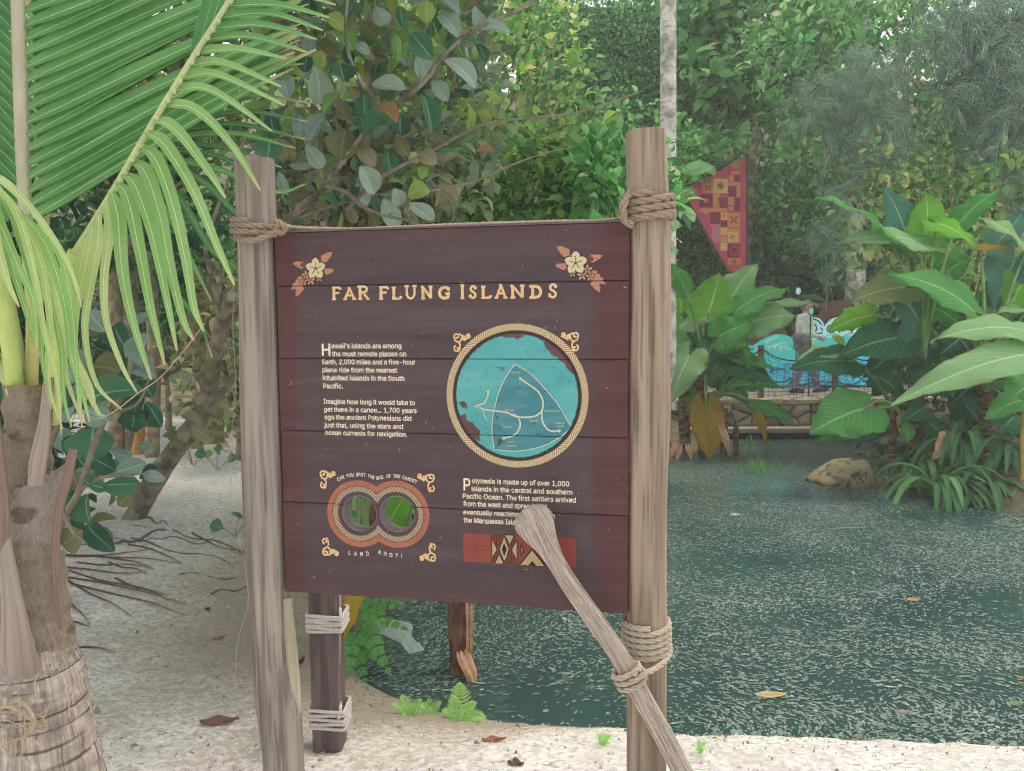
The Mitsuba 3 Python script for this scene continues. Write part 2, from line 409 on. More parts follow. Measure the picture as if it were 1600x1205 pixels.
def arc_text(s, pts, cap, sp):
    "letters set one by one along points of the photograph's lettering"
    P = smooth_path([U(480 + a / 6.667, 720 + b / 6.667) for a, b in pts], 200)
    L = np.r_[0, np.cumsum(np.linalg.norm(np.diff(P, axis=0), axis=1))]
    ws = []; ms = []
    for ch in s:
        if ch == ' ': ws.append(.45 * cap); ms.append(None); continue
        g = meshkit.text_mesh(ch, cap, .0007, True); ms.append(g); ws.append(np.ptp(g.vertices[:, 0]) * .8)
    gap = (L[-1] - sum(ws)) / max(len(s) - 1, 1)
    pos = 0; m = MB()
    for w, g in zip(ws, ms):
        if g is not None:
            c = pos + w / 2
            x, y = np.interp(c, L, P[:, 0]), np.interp(c, L, P[:, 1])
            x2, y2 = np.interp(c + .004, L, P[:, 0]), np.interp(c + .004, L, P[:, 1]); x1, y1 = np.interp(c - .004, L, P[:, 0]), np.interp(c - .004, L, P[:, 1])
            an = math.atan2(y2 - y1, x2 - x1)
            v = g.vertices.copy(); v[:, 0] = (v[:, 0] - v[:, 0].min()) * .8 - w / 2
            R = np.array([[math.cos(an), -math.sin(an)], [math.sin(an), math.cos(an)]])
            v[:, :2] = v[:, :2] @ R.T + [x, y]
            m.tri(on_board(trimesh.Trimesh(v, g.faces, process=False), .0001))
        pos += w + gap
    return m
part(sign, 'arched_text', arc_text('CAN YOU SPOT THE SAIL OF THE CANOE?', [(322, 215), (390, 182), (470, 165), (560, 162), (640, 175), (715, 198), (790, 188), (880, 176), (960, 182), (1050, 205), (1135, 238)], .0098, 0).ply('m_cream_text'))
part(sign, 'arched_text', arc_text('LAND', [(430, 975), (490, 986), (560, 992), (645, 985)], .0115, 0).ply('m_cream_text'))
part(sign, 'arched_text', arc_text('AHOY!', [(735, 965), (800, 985), (880, 1003), (990, 1008)], .0115, 0).ply('m_cream_text'))

# ---- scroll ornaments
def spiral(cx, cy, r0, r1, a0, a1, n=26):
    t = np.linspace(0, 1, n); r = r0 + (r1 - r0) * t; a = np.radians(a0 + (a1 - a0) * t)
    return [(cx + q * math.cos(w), cy + q * math.sin(w)) for q, w in zip(r, a)]
def scroll():
    "unit scroll in a 1 x 1 box, corner at upper left"
    st = [spiral(.2, .82, .16, .06, 200, -120), spiral(.2, .2, .17, .06, 120, 430), [(.05, .78), (.1, .62), (.3, .52), (.42, .6), (.5, .72)], [(.3, .54), (.38, .4), (.37, .22), (.3, .06)],
          spiral(.58, .74, .12, .05, 200, -140), spiral(.85, .86, .1, .04, 220, -160), [(.34, .94), (.48, .88), (.62, .62), (.78, .72), (.94, .78)]]
    return unary_union([LineString(s).buffer(.045, join_style=1) for s in st])
SC = scroll()
def put_scroll(x0, y0, x1, y1, fx, fy):
    a, b = U(x0, y1), U(x1, y0)
    g = affinity.scale(SC, -1 if fx else 1, -1 if fy else 1, origin=(.5, .5))
    g = affinity.affine_transform(g, [b[0] - a[0], 0, 0, b[1] - a[1], a[0], a[1]])
    part(sign, 'scroll_ornament', mikit.ply(on_board(extrude(g.difference(joints), .0009), .0001), 'm_gold'))
z3 = lambda x, y: (480 + x / 6.667, 720 + y / 6.667)
for x0, y0, x1, y1, fx, fy in ((135, 102, 300, 295, 0, 0), (1145, 135, 1330, 328, 1, 0), (158, 803, 332, 990, 0, 1), (1167, 853, 1342, 1046, 1, 1)):
    put_scroll(*z3(x0, y0), *z3(x1, y1), fx, fy)
z2 = lambda x, y: (420 + x / 2.759, 330 + y / 2.759)
put_scroll(*z2(796, 525), *z2(872, 610), 0, 0); put_scroll(*z2(1258, 520), *z2(1338, 608), 1, 0)

TONE[0] = .68
# ---- the round map
MC = (U(700, 626) + U(917.5, 626)) / 2; MC = np.array([MC[0], U(808, 619)[1]])
RO = .2005
rw, rh = (U(917.5, 622)[0] - U(698, 620)[0]) / 2, (U(808, 505)[1] - U(808, 733)[1]) / 2
RO = (rw + rh) / 2
def disc(r): return Point(MC).buffer(r, 64)
def ring_pat(p, n, uv):
    u, v = board_uv(p); u = u - float(MC[0]); v = v - float(MC[1])
    a = dr.atan2(v, u) * 9; r = dr.sqrt(u * u + v * v) * 120
    q = dr.floor(a * .5); t = dr.select((q - 2 * dr.floor(q / 2)) > .5, 1, -1)
    l = a * 3.1 + r * t
    k = smoothstep(.1, .4, dr.abs(l - dr.floor(l) - .5))
    return mix(srgb('#7a5f40'), srgb('#e3c79a'), .15 + .85 * k)
mat('m_ring', ring_pat, .55, .35)
ang = np.linspace(0, 2 * np.pi, 97)
ringm = MB()
prof = [(.905, .0002), (.91, .003), (.93, .0042), (.975, .0042), (.995, .003), (1.0, .0002)]
rv = np.array([[(MC[0] + RO * r * math.cos(a), MC[1] + RO * r * math.sin(a), h) for r, h in prof] for a in ang[:-1]])
n_, k_ = rv.shape[:2]
fq = [(i * k_ + j, ((i + 1) % n_) * k_ + j, ((i + 1) % n_) * k_ + j + 1, i * k_ + j + 1) for i in range(n_) for j in range(k_ - 1)]
vv = rv.reshape(-1, 3)
ringm.add(bpt(vv[:, 0], vv[:, 1], vv[:, 2]), [q[::-1] for q in fq])
part(sign, 'map_ring', ringm.ply('m_ring', 50), 'raised gold herringbone ring framing the round map')
z9 = lambda x, y: U(680 + x / 3.257, 380 + y / 3.257)
def zpoly(pts): return Polygon([z9(*q) for q in pts]).buffer(0)
def rough(poly, a=.002, seed=0):
    rng = np.random.default_rng(seed); b = poly.segmentize(.004)
    P = np.array(b.exterior.coords)[:-1]; P = P + rng.normal(0, a, P.shape)
    return Polygon(P).buffer(0)
sea = rough(disc(RO * .855), .0009, 3)
def map_col(a, b, wear):
    bc = srgb('#4a4044')
    def fn(p, n, uv):
        u, v = board_uv(p)
        c = mix(a, b, smoothstep(.3, .75, fbm(u * 9, v * 26, 2, 3)))
        c = mix(c, srgb('#b4cfca'), .08 * smoothstep(.5, .8, fbm(u * 14, v * 40, 8, 3)))
        k = fbm(u * 60, v * 110, 7, 4)
        return mix(c, bc, smoothstep(wear, wear + .1, k) * .5)
    return fn
mat('m_sea', map_col(srgb('#5cbcbe'), srgb('#68c8c8'), .72), .55, .3)
mat('m_sea_deep', map_col(srgb('#4a97a4'), srgb('#549fab'), .70), .55, .3)
mat('m_land', worn(srgb('#6b4a4c'), srgb('#7c5a59'), 30, .9), .6, .3)
mat('m_route', worn(srgb('#d6dcc0'), srgb('#ecebd2'), 30, .78), .55, .3)
part(sign, 'map_backing', mikit.ply(on_board(extrude(disc(RO * .9).difference(disc(RO * .84)).difference(joints), .0006), .0001), mat('m_mapdark', srgb('#463738'), .6, .3)))
part(sign, 'ocean', mikit.ply(on_board(extrude(sea.difference(joints), .0008), .0003), 'm_sea'), 'turquoise ocean disc of the round map')
tri_ = Polygon([tuple(q) for q in smooth_path([z9(405, 615), z9(340, 720), z9(300, 850), z9(290, 950), z9(300, 1050)], 20)] + [tuple(q) for q in smooth_path([z9(300, 1050), z9(420, 1058), z9(540, 1035), z9(630, 990), z9(695, 938)], 20)] + [tuple(q) for q in smooth_path([z9(695, 938), z9(625, 820), z9(540, 720), z9(480, 660), z9(405, 615)], 20)]).buffer(0)
part(sign, 'map_triangle', mikit.ply(on_board(extrude(tri_.intersection(sea).difference(joints), .0005), .0012), 'm_sea_deep'), 'deeper blue three-cornered area on the map')
lands = [zpoly([(390, 458), (470, 452), (560, 480), (640, 540), (700, 610), (728, 680), (742, 700), (760, 640), (720, 540), (640, 470), (560, 430), (470, 420)]).intersection(disc(RO * .86)),
         zpoly([(545, 500), (610, 500), (690, 570), (728, 685), (690, 655), (655, 610), (610, 575), (575, 545)]),
         zpoly([(120, 880), (150, 870), (165, 905), (190, 910), (225, 960), (232, 1005), (205, 1000), (175, 985), (150, 965), (125, 920)]),
         zpoly([(118, 803), (150, 806), (165, 825), (160, 845), (135, 832)]), zpoly([(322, 990), (345, 1000), (330, 1030), (308, 1045), (318, 1018)]),
         zpoly([(110, 640), (150, 600), (200, 550), (260, 500), (330, 465), (300, 470), (220, 500), (150, 565), (118, 615)]),
         zpoly([(330, 465), (395, 455), (450, 470), (420, 490), (395, 480), (350, 480)])]
landp = unary_union([rough(g, .0014, 20 + i) for i, q in enumerate(lands) for g in getattr(q, 'geoms', [q]) if g.geom_type == 'Polygon'] + [Point(z9(a, b)).buffer(r) for a, b, r in ((250, 705, .002), (262, 715, .0015), (205, 828, .003), (190, 818, .002), (225, 845, .0025), (250, 905, .0025), (258, 915, .002), (315, 885, .0025), (320, 890, .002), (180, 920, .003))])
_lp = landp.intersection(disc(RO * .862)).difference(joints)
for g in getattr(_lp, 'geoms', [_lp]):
    if g.area > 2e-5: part(sign, 'map_land', mikit.ply(on_board(extrude(g, .0005), .0018), 'm_land'))
routes = [[(205, 830), (250, 812), (268, 780), (270, 755)], [(205, 830), (260, 848), (360, 860), (400, 878), (450, 886), (510, 880), (545, 850), (548, 800), (520, 750), (470, 715), (435, 690)], [(400, 870), (428, 895), (432, 935), (405, 975), (350, 992)], [(545, 850), (545, 900), (570, 945), (600, 957), (632, 955)], [(245, 850), (252, 880), (265, 900)]]
rp = [LineString(smooth_path([z9(*q) for q in r], 30)).buffer(.0024 if i != 4 else .0014) for i, r in enumerate(routes)]
rp += [Point(z9(a, b)).buffer(.0042) for a, b in ((435, 690), (632, 955), (350, 992), (270, 755))] + [tri_.boundary.buffer(.0014).intersection(sea)]
part(sign, 'map_routes', mikit.ply(on_board(extrude(unary_union(rp).difference(joints), .0004), .0024), 'm_route'), 'pale curving route lines on the map')
m = MB()
for s, x, y, w in (("Hawaii", 385, 662, 48), ('Samoa', 355, 855, 48), ('Tahiti', 480, 908, 42), ('Tonga', 342, 938, 46), ('Marquesas', 558, 858, 80), ('Easter', 612, 920, 46), ('Island', 615, 937, 42), ('New', 370, 1016, 28), ('Zealand', 355, 1036, 58)):
    m.tri(text_on(s, (680 + x / 3.257, 380 + y / 3.257), (680 + (x + w) / 3.257, 380 + y / 3.257), .0058, False))
mm = m.get(); mm[0][:] += BN * .0019
part(sign, 'map_names', mikit.ply((mm[0], mm[1]), 'm_route'))

TONE[0] = .72
# ---- flower corners and the patterned band: flat print in layers
def prints(layers, w0=.0002):
    m = MB()
    for k, (g, col) in enumerate(layers):
        g = g.difference(joints)
        if not g.is_empty and g.area > 1e-8: m.tri(on_board(extrude(g, .0004), w0 + .00045 * k), col)
    return m
def petal(cx, cy, an, L, w):
    t = np.linspace(0, 1, 12); x = L * t; y = w * .58 * np.sin(np.pi * t ** 1.25) ** .8
    P = [(a, b) for a, b in zip(x, y)] + [(a, -b) for a, b in zip(x[::-1], y[::-1])]
    return affinity.translate(affinity.rotate(Polygon(P).buffer(1e-5), an, origin=(0, 0)), cx, cy)
def leafy(cx, cy, an, L, w, n=3):
    g = [petal(0, 0, 0, L, w * .5)]
    for i in range(n):
        for s in (1, -1): g.append(petal(L * (.15 + .24 * i), 0, s * 42, L * (.36 - .07 * i), w * .40))
    return affinity.translate(affinity.rotate(unary_union(g), an, origin=(0, 0)), cx, cy)
def rosette(cx, cy, r, n, an=0, w=.45): return unary_union([petal(cx, cy, an + 360 / n * i, r, r * w) for i in range(n)])
OR1, OR2, CR, PU, DK = srgb('#d09274'), srgb('#e2ac8c'), srgb('#e9dcae'), srgb('#7b4a58'), srgb('#5a4038')
def flower_corner(cx, cy, flip, lay):
    s = -1 if flip else 1
    o = U(cx, cy); k = .001 / .54
    def q(x, y): return o[0] + s * x * k * 1.0, o[1] - y * k
    A = lambda a: a if s == 1 else 180 - a
    big, mid, top, pup = [], [], [], []
    for x, y, an, L, w in ((10, -10, 35, 26, 12), (14, 6, 10, 20, 9), (-14, -4, 165, 22, 11), (-12, 12, 215, 34, 13), (-20, 22, 240, 24, 11)):
        big.append(leafy(*q(x, y), A(an), L * k, w * k))
    for x, y, r in ((-14, 10, 8), (-6, 18, 8), (-18, 20, 7), (8, 15, 6)): mid.append(rosette(*q(x, y), r * k, 5, 20))
    pup.append(rosette(*q(-13, -8), 11 * k, 5, 50))
    fl = rosette(*q(3, 0), 17 * k, 5, 18, .62)
    lines = unary_union([LineString([q(3, 0), (q(3, 0)[0] + 9 * k * math.cos(math.radians(18 + 72 * i)), q(3, 0)[1] + 9 * k * math.sin(math.radians(18 + 72 * i)))]).buffer(.5 * k) for i in range(5)] + [Point(q(3, 0)).buffer(1.6 * k)])
    midl = unary_union([g.boundary.buffer(.4 * k) for g in mid])
    return [(unary_union(big), OR1), (unary_union(pup), PU), (unary_union(mid), OR2), (midl, DK), (fl.buffer(.8 * k), DK), (fl, CR), (lines, DK)]
part(sign, 'flower_motif', prints(flower_corner(491, 420, False, 0)).ply('m_paint', col=True), 'cream and orange flower print in the upper left corner')
part(sign, 'flower_motif', prints(flower_corner(903, 411, True, 0)).ply('m_paint', col=True), 'cream and orange flower print in the upper right corner')
bx0, bt = U(724, 833); bx1 = U(900, 860)[0]; bb = U(724, 877)[1]
def bp(s, t): return bx0 + s * (bx1 - bx0), bb + t * (bt - bb)
def bbx(s0, t0, s1, t1): return box(*bp(s0, t0), *bp(s1, t1))
def bpoly(*P): return Polygon([bp(*q) for q in P])
RED, RE2, TAN, BLK = srgb('#a34f45'), srgb('#8c3f38'), srgb('#cfb98c'), srgb('#33261f')
st1 = unary_union([bbx(.257 + .0135 * i, 0, .262 + .0135 * i, 1) for i in range(17)])
dia = unary_union([bpoly((.265, .0), (.31, 0), (.265, .0)).buffer(.0005), bpoly((.33, .5), (.37, .93), (.41, .5), (.37, .07)), bpoly((.262, .2), (.302, .5), (.262, .8)), bpoly((.48, .2), (.44, .5), (.48, .8)), bpoly((.29, 0), (.325, .3), (.36, 0)), bpoly((.38, 1), (.42, .7), (.455, 1))])
chev = [bpoly((.52 + .018 * i, 0), (.62, .5 - .09 * i), (.72 - .018 * i, 0), (.712 - .018 * i, 0), (.62, .46 - .09 * i), (.528 + .018 * i, 0)).buffer(.0012) for i in range(4)]
band = [(bbx(0, 0, 1, 1), RED), (unary_union([rosette(*bp(.12, .5), .035, 8, 0, .28).boundary.buffer(.0009), bbx(.245, 0, .252, 1), bbx(.492, 0, .5, 1), bbx(.745, 0, .75, 1), rosette(*bp(.87, .55), .034, 8, 20, .3).boundary.buffer(.0009)]), RE2), (st1.difference(dia), BLK),
        (dia.buffer(.0018), BLK), (dia, TAN), (unary_union([bpoly((.35, .5), (.37, .72), (.39, .5), (.37, .28)), bpoly((.515, .3), (.515, .7), (.55, .5)), bpoly((.7, .95), (.62, .6), (.54, .95))]).buffer(.0006), BLK),
        (unary_union([bpoly((.52, .36), (.52, .64), (.543, .5)), bpoly((.69, .92), (.62, .66), (.55, .92))]), srgb('#b86a50')), (bpoly((.5, 0), (.62, .58), (.74, 0)), BLK), (unary_union(chev).intersection(bbx(.5, 0, .745, 1)), TAN)]
part(sign, 'patterned_band', prints(band).ply('m_paint', col=True), 'red, black and cream patterned strip under the right text')

# ---- rope lashings of the posts
def wraps(cx, d, rad, r, ys, tilt=0., squ=1.0, phase=0):
    "a rope wound about a post: ys = photo rows of the successive turns"
    P = []
    n = 40
    for i, yy in enumerate(ys):
        a = np.linspace(0, 2 * np.pi, n, endpoint=False)
        y2 = ys[i + 1] if i + 1 < len(ys) else yy
        for t in a:
            row = yy + (y2 - yy) * max(0, (t / (2 * np.pi) - .5) * 2) if i + 1 < len(ys) else yy
            c = at(cx, row, d)
            P.append([c[0] + (rad + r) * math.sin(t + np.pi) , c[1] + (rad + r) * math.cos(t + np.pi) * squ, c[2] + tilt * math.sin(t + np.pi)])
    return np.array(P)
m = MB()
R2 = 32 * 2.095 / FPX
for P in (wraps(1012, 2.095, R2, .0105, [306, 318, 330, 342], .006),): m.add(*rope(P, .0105).get()[:2])
m.add(*rope(smooth_path([at(985, 300, 2.05), at(974, 322, 2.03), at(976, 345, 2.04), at(990, 352, 2.03)], 14), .0105).get()[:2])
part(sign, 'rope_lashing', m.ply('m_rope_brown', True), 'four brown rope turns at the top of the right post')
m = MB()
R1 = 30.5 * 2.285 / FPX
m.add(*rope(wraps(401, 2.285, R1, .0092, [349, 357, 366], -.008), .0092).get()[:2])
m.add(*rope(smooth_path([at(371, 374, 2.24), at(395, 376, 2.2), at(420, 368, 2.2), at(436, 358, 2.21), at(446, 350, 2.22)], 20), .0092).get()[:2])
m.add(*rope(smooth_path([at(428, 344, 2.23), at(440, 350, 2.2), at(447, 357, 2.2), at(440, 364, 2.21), at(428, 360, 2.2)], 20), .0092).get()[:2])
part(sign, 'rope_lashing', m.ply('m_rope_brown', True), 'brown knotted rope round the top of the left post')
P = smooth_path([at(440, 351, 2.25), at(470, 356, 2.26), at(560, 358, 2.245), at(700, 352, 2.2), at(850, 347, 2.15), at(940, 345, 2.12), at(982, 338, 2.10)], 60)
part(sign, 'top_rope', rope(P, .0055).ply('m_rope_tan', True))
m = MB(); m.add(*rope(wraps(1010, 2.095, R2 - .001, .0082, [969, 978, 987.5, 996.5, 1006, 1015], .004), .0082).get()[:2])
part(sign, 'rope_lashing', m.ply('m_rope_tan', True), 'six pale rope turns low on the right post')

TONE[0] = .31
# ---- the paddle tied to the right post
pad_axis = norm(at(1066, 1205, 1.97) - at(840, 825, 2.03))
def paddle_col(p, n, uv):
    a = fbm(uv.x * 34, uv.y * 7, 1, 3); b = fbm(uv.x * 90, uv.y * 18, 5, 3)
    c = mix(srgb('#8a7869'), srgb('#bfb0a1'), smoothstep(.25, .75, a))
    return mix(c, srgb('#ece3da'), smoothstep(.56, .74, b) * .45)
LZ[0] = .92
mat('m_paddle', paddle_col, .7, .3, lambda p, n, uv: fbm(uv.x * 50, uv.y * 12, 2, 3), .003)
paddle = thing('canoe_paddle', 'weathered pale wooden paddle with flared grip, tied slanting across the right post', 'paddle')
sec = [(823, 795, 2.035, 12, .016), (826, 800, 2.035, 25, .022), (831, 809, 2.034, 31, .024), (836, 819, 2.033, 32, .024), (845, 836, 2.031, 26, .022), (855, 853, 2.029, 19.5, .021), (869, 878, 2.025, 15, .02), (891, 914, 2.02, 15, .02), (916, 950, 2.015, 15.5, .02), (966, 1023, 2.005, 16, .02), (1006, 1095, 1.995, 16.5, .02), (1046, 1167, 1.985, 17, .02), (1066, 1205, 1.98, 17, .02), (1120, 1300, 1.965, 17, .02), (1185, 1412, 1.95, 17, .018), (1240, 1500, 1.94, 26, .012)]
S = smooth_path([np.r_[at(a, b, d), hw * d / FPX, th] for a, b, d, hw, th in sec], 90)
t_ = norm(np.gradient(S[:, :3], axis=0)); side = norm(np.cross(t_, np.array([0, 1.0, 0.05]))); nn = np.cross(side, t_)
a_ = np.linspace(0, 2 * np.pi, 24, endpoint=False)
ca, sa = np.sign(np.cos(a_)) * np.abs(np.cos(a_)) ** .75, np.sign(np.sin(a_)) * np.abs(np.sin(a_)) ** .75
pv = S[:, None, :3] + S[:, None, 3:4] * ca[None, :, None] * side[:, None] + S[:, None, 4:5] * .8 * sa[None, :, None] * nn[:, None]
L_ = np.r_[0, np.cumsum(np.linalg.norm(np.diff(S[:, :3], axis=0), axis=1))]
puv = np.stack(np.broadcast_arrays((ca * .5 + .06 * sa)[None] * (S[:, 3:4] / .03), L_[:, None] * 2), -1).reshape(-1, 2)
n_ = len(S)
ff = np.array([(i * 24 + j, i * 24 + (j + 1) % 24, (i + 1) * 24 + (j + 1) % 24, (i + 1) * 24 + j) for i in range(n_ - 1) for j in range(24)])
pv = np.vstack([pv.reshape(-1, 3), S[0, :3] - t_[0] * .004, S[-1, :3]]); puv = np.vstack([puv, [[0, 0], [0, 3]]])
cap = np.array([(len(pv) - 2, (j + 1) % 24, j) for j in range(24)])
m = MB(); m.add(pv, np.vstack([ff[:, [0, 1, 2]], ff[:, [0, 2, 3]], cap]), puv)
part(paddle, 'shaft', m.ply('m_paddle', True, uv=True))
m = MB()
for k, o in enumerate((-10, 1, 12)):
    c = at(983 + o * .42, 1056 + o * .85, 2.0); ax = norm(t_[45]); s1 = norm(np.cross(ax, [0, 1, .05])); n1 = np.cross(s1, ax)
    aa = np.linspace(0, 2 * np.pi, 40)
    P = c + np.outer(np.cos(aa), s1) * .037 + np.outer(np.sin(aa), n1) * .029 + np.outer(np.cos(aa + .5), ax) * .007
    m.add(*rope(P, .0078).get()[:2])
m.add(*rope(smooth_path([at(985, 1066, 1.965), at(1000, 1058, 1.96), at(1006, 1048, 1.965), at(996, 1044, 1.965), at(990, 1056, 1.96)], 20), .0078).get()[:2])
m.add(*rope(smooth_path([at(1002, 1054, 1.965), at(1022, 1046, 1.99), at(1038, 1034, 2.03), at(1047, 1020, 2.08), at(1046, 1005, 2.11)], 20), .0078).get()[:2])
part(paddle, 'rope_tie', m.ply('m_rope_tan', True), 'pale rope knotted round the paddle shaft')

# ---- dark square post behind the board
sq = thing('square_post', 'dark square timber post behind the board, bound twice with pale rope', 'post')
D3 = 2.86
def slab(px0, px1, y0, y1, d, dd):
    a, b = at(px0, y0, d), at(px1, y0, d); z1 = at(px0, y1, d)[2]
    bxm = trimesh.creation.box([b[0] - a[0], dd, a[2] - z1]); bxm.apply_translation([(a[0] + b[0]) / 2, d + dd / 2, (a[2] + z1) / 2]); return bxm
def chamfer_post(x0, x1, y0, y1, z0, z1, c=.006):
    P = box(x0, y0, x1, y1).buffer(-c, join_style=2).buffer(c, join_style=3)
    e = trimesh.creation.extrude_polygon(P, z1 - z0, engine='earcut'); e.apply_translation([0, 0, z0]); return e
xa, xb = at(483, 1000, D3)[0], at(528, 1000, D3)[0]
part(sq, 'timber', mikit.ply(chamfer_post(xa, xb, D3, D3 + (xb - xa), -.6, at(500, 880, D3)[2]), 'm_square_post'))
m = MB(); m.add(*tube(smooth_path([at(531, 900, D3 + .02), at(530, 1000, D3 + .02), at(527, 1110, D3 + .03), at(526, 1180, D3 + .03)], 10), .006, 8)[:2])
part(sq, 'cane', m.ply('m_post_pale', True), 'thin pale cane down the right side of the post')
for lab, rows in (('upper pale rope binding of six turns', np.linspace(962, 985, 6)), ('lower pale rope binding of five turns', np.linspace(1110, 1137, 5))):
    m = MB(); r = .0068; o = .008
    for i, yy in enumerate(rows):
        z = at(505, yy, D3)[2]
        P = Polygon([(xa, D3), (xb + .01, D3), (xb + .01, D3 + (xb - xa)), (xa, D3 + (xb - xa))]).buffer(r, 4).exterior.segmentize(.006).coords
        P = np.array([(x, y, z - .004 * (x - xa) / .1 + .002 * math.sin(i * 3 + x * 30)) for x, y in P])
        m.add(*rope(P, r).get()[:2])
    zt = at(530, rows[0] - 8, D3)
    m.add(*rope(smooth_path([at(529, rows[2], D3 - .01), at(532, rows[0], D3 - .005), at(531, rows[0] - 12, D3 + .02), at(528, rows[0] - 6, D3 + .06)], 12), r).get()[:2])
    part(sq, 'rope_binding', m.ply('m_rope_pale', True), lab)

TONE[0] = .68


# ---------------------------------------------------------------- the ground: sand bank, pond hollow, forest floor, hill
import shapely
WZ = -0.5
shore = [(1750, 1196), (1500, 1184), (1300, 1176), (1070, 1168), (930, 1156), (850, 1146), (760, 1130), (690, 1116), (610, 1088), (565, 1064), (540, 1025), (545, 960), (600, 880), (700, 800), (850, 750), (1000, 726), (1050, 718), (1090, 704), (1105, 670), (1330, 670), (1372, 676), (1385, 705), (1400, 742), (1450, 775), (1600, 803), (1800, 830), (2100, 900)]
POND = Polygon([tuple(onz(a, b, WZ)[:2]) for a, b in shore] + [(5.5, 3.3)]).buffer(.25).buffer(-.25)


def ground_z(x, y, fine=True):
    x, y = np.asarray(x, float), np.asarray(y, float)
    pts = shapely.points(x, y)
    d = shapely.distance(pts, POND.exterior); ins = shapely.contains(POND, pts)
    soft = np.clip((0.4 - x) / 2.0, 0, 1)                       # the left bank is gentler
    L = .5 + .55 * soft
    out = WZ + (-WZ) * (1 - np.exp(-d / L))
    z = np.where(ins, WZ - np.minimum(.9, .55 * d), out)
    p = np.stack([x, y, np.zeros_like(x)], -1)
    back = np.clip((y - 15.8) / 5, 0, 1)
    z = z + back * back * (np.maximum(y - 16.5, 0) * .52 + 1.6 * (meshkit.fbm(p * .22, 3, 5) - .4))
    z = np.minimum(z, 13 + 2 * meshkit.noise(p * .1, 4))
    z = z + np.where(ins, 0, 1) * (.05 * (meshkit.fbm(p * .9, 3, 2) - .5) * np.clip(d / .5, 0, 1))
    if fine:
        z = z + np.where(ins, 0, 1) * np.clip(d / .15, .15, 1) * (.022 * (meshkit.fbm(p * 7, 3, 8) - .5) + .012 * (meshkit.fbm(p * 26, 2, 9) - .5) * (y < 7))
    return z
def gz(x, y): return float(ground_z(np.array([x]), np.array([y]))[0])
def on_ground(px, py, lift=0.0):
    "where the ray through a photo point meets the ground"
    r = ray(px, py); t0, t1 = .5, 40.0
    ts = np.linspace(.8, 30, 1500); P = EYE + ts[:, None] * r
    g = ground_z(P[:, 0], P[:, 1]); k = np.argmax(P[:, 2] < g)
    return P[k] + [0, 0, lift]
def axis(lo, hi, a, b, step, far):
    q = list(np.arange(a, b, step)); s, x = step, b
    while x < hi: q.append(x); s = min(s * 1.12, far); x += s
    s, x = step, a
    L = []
    while x > lo: s = min(s * 1.12, far); x -= s; L.append(x)
    return np.array(L[::-1] + q)
gx, gy = axis(-60, 60, -2.6, 2.3, .024, 1.5), axis(-12, 95, 2.1, 5.6, .024, 1.5)
X, Y = np.meshgrid(gx, gy)
Z = ground_z(X.ravel(), Y.ravel())
nx, ny = len(gx), len(gy)
i, j = np.meshgrid(np.arange(ny - 1), np.arange(nx - 1), indexing='ij')
q = np.stack([i * nx + j, i * nx + j + 1, (i + 1) * nx + j + 1, (i + 1) * nx + j], -1).reshape(-1, 4)


def ground_color(p, n, uv):
    a = fbm(p.x * 3, p.y * 3, 0, 3); b = fbm(p.x * 55, p.y * 55, 2, 3); s = noise(p.x * 120, p.y * 120); e = fbm(p.x * 48, p.y * 75, 6, 3)
    c = mix(srgb('#bfbcb6'), srgb('#ece9e5'), smoothstep(.2, .8, a * .4 + b * .6))
    c = mix(c, srgb('#8d877c'), .7 * smoothstep(.60, .74, e) * smoothstep(.35, .7, a))
    c = mix(c, srgb('#6c6255'), smoothstep(.88, .95, s) * .5)
    wet = 1 - smoothstep(-.44, -.22, p.z - .16 * smoothstep(.5, -.3, p.x) + .07 * (b - .5) + .05 * (a - .5))
    c = mix(c, srgb('#94866f'), wet * .85)
    soil = dr.maximum(smoothstep(11.5, 13.5, p.y + 2 * (a - .5)), smoothstep(5.2, 6.2, p.y) * smoothstep(-1.6, -.4, p.x + .8 * (a - .5)))
    sc = mix(srgb('#57503c'), srgb('#958a6c'), fbm(p.x * 8, p.y * 8, 4, 4))
    sc = mix(sc, srgb('#4c5a34'), smoothstep(.5, .7, fbm(p.x * 1.5, p.y * 1.5, 8, 3)))
    c = mix(c, sc, soil)
    return mix(c, srgb('#2d3a30'), smoothstep(-.5, -.56, p.z) * .8)
LZ[0] = 1.16
mat('m_ground', ground_color, .95, .1, lambda p, n, uv: fbm(p.x * 70, p.y * 70, 0, 3) + .6 * fbm(p.x * 200, p.y * 200, 3, 2), .012)
struct('ground', mikit.ply((np.stack([X.ravel(), Y.ravel(), Z], -1), q), 'm_ground', True), 'pale trampled sand bank sloping to the pond, with forest floor and a hill behind')

# ---------------------------------------------------------------- water and the flecks that drift on it
LZ[0] = 1.12
mat('m_water', lambda p, n, uv: mix(srgb('#274245'), srgb('#32554e'), fbm(p.x * .7, p.y * .7, 1, 3)), .04, .5,
    lambda p, n, uv: fbm(p.x * 7, p.y * 9, 0, 3) + .25 * fbm(p.x * 26, p.y * 34, 5, 2), .004)
wp = POND.buffer(1.2)
wt = extrude(wp, .001)
struct('water', mikit.ply(trimesh.Trimesh([[-7, 1, WZ], [40, 1, WZ], [40, 13.05, WZ], [-7, 13.05, WZ]], [[0, 1, 2], [0, 2, 3]], process=False), 'm_water'), 'dark green still pond covered with drifting flecks')
rng = np.random.default_rng(11)
N = 250000
fx, fy = rng.uniform(-2.2, 8, N), 3.3 + 9.7 * rng.random(N) ** 1.15
ok = shapely.contains(POND.buffer(-.02), shapely.points(fx, fy)); fx, fy = fx[ok], fy[ok]
P2 = np.stack([fx, fy, 0 * fx], -1)
dens = meshkit.fbm(P2 * [.55, .8, 1], 3, 3)
swirl = meshkit.fbm(P2 * 2.2, 3, 31)
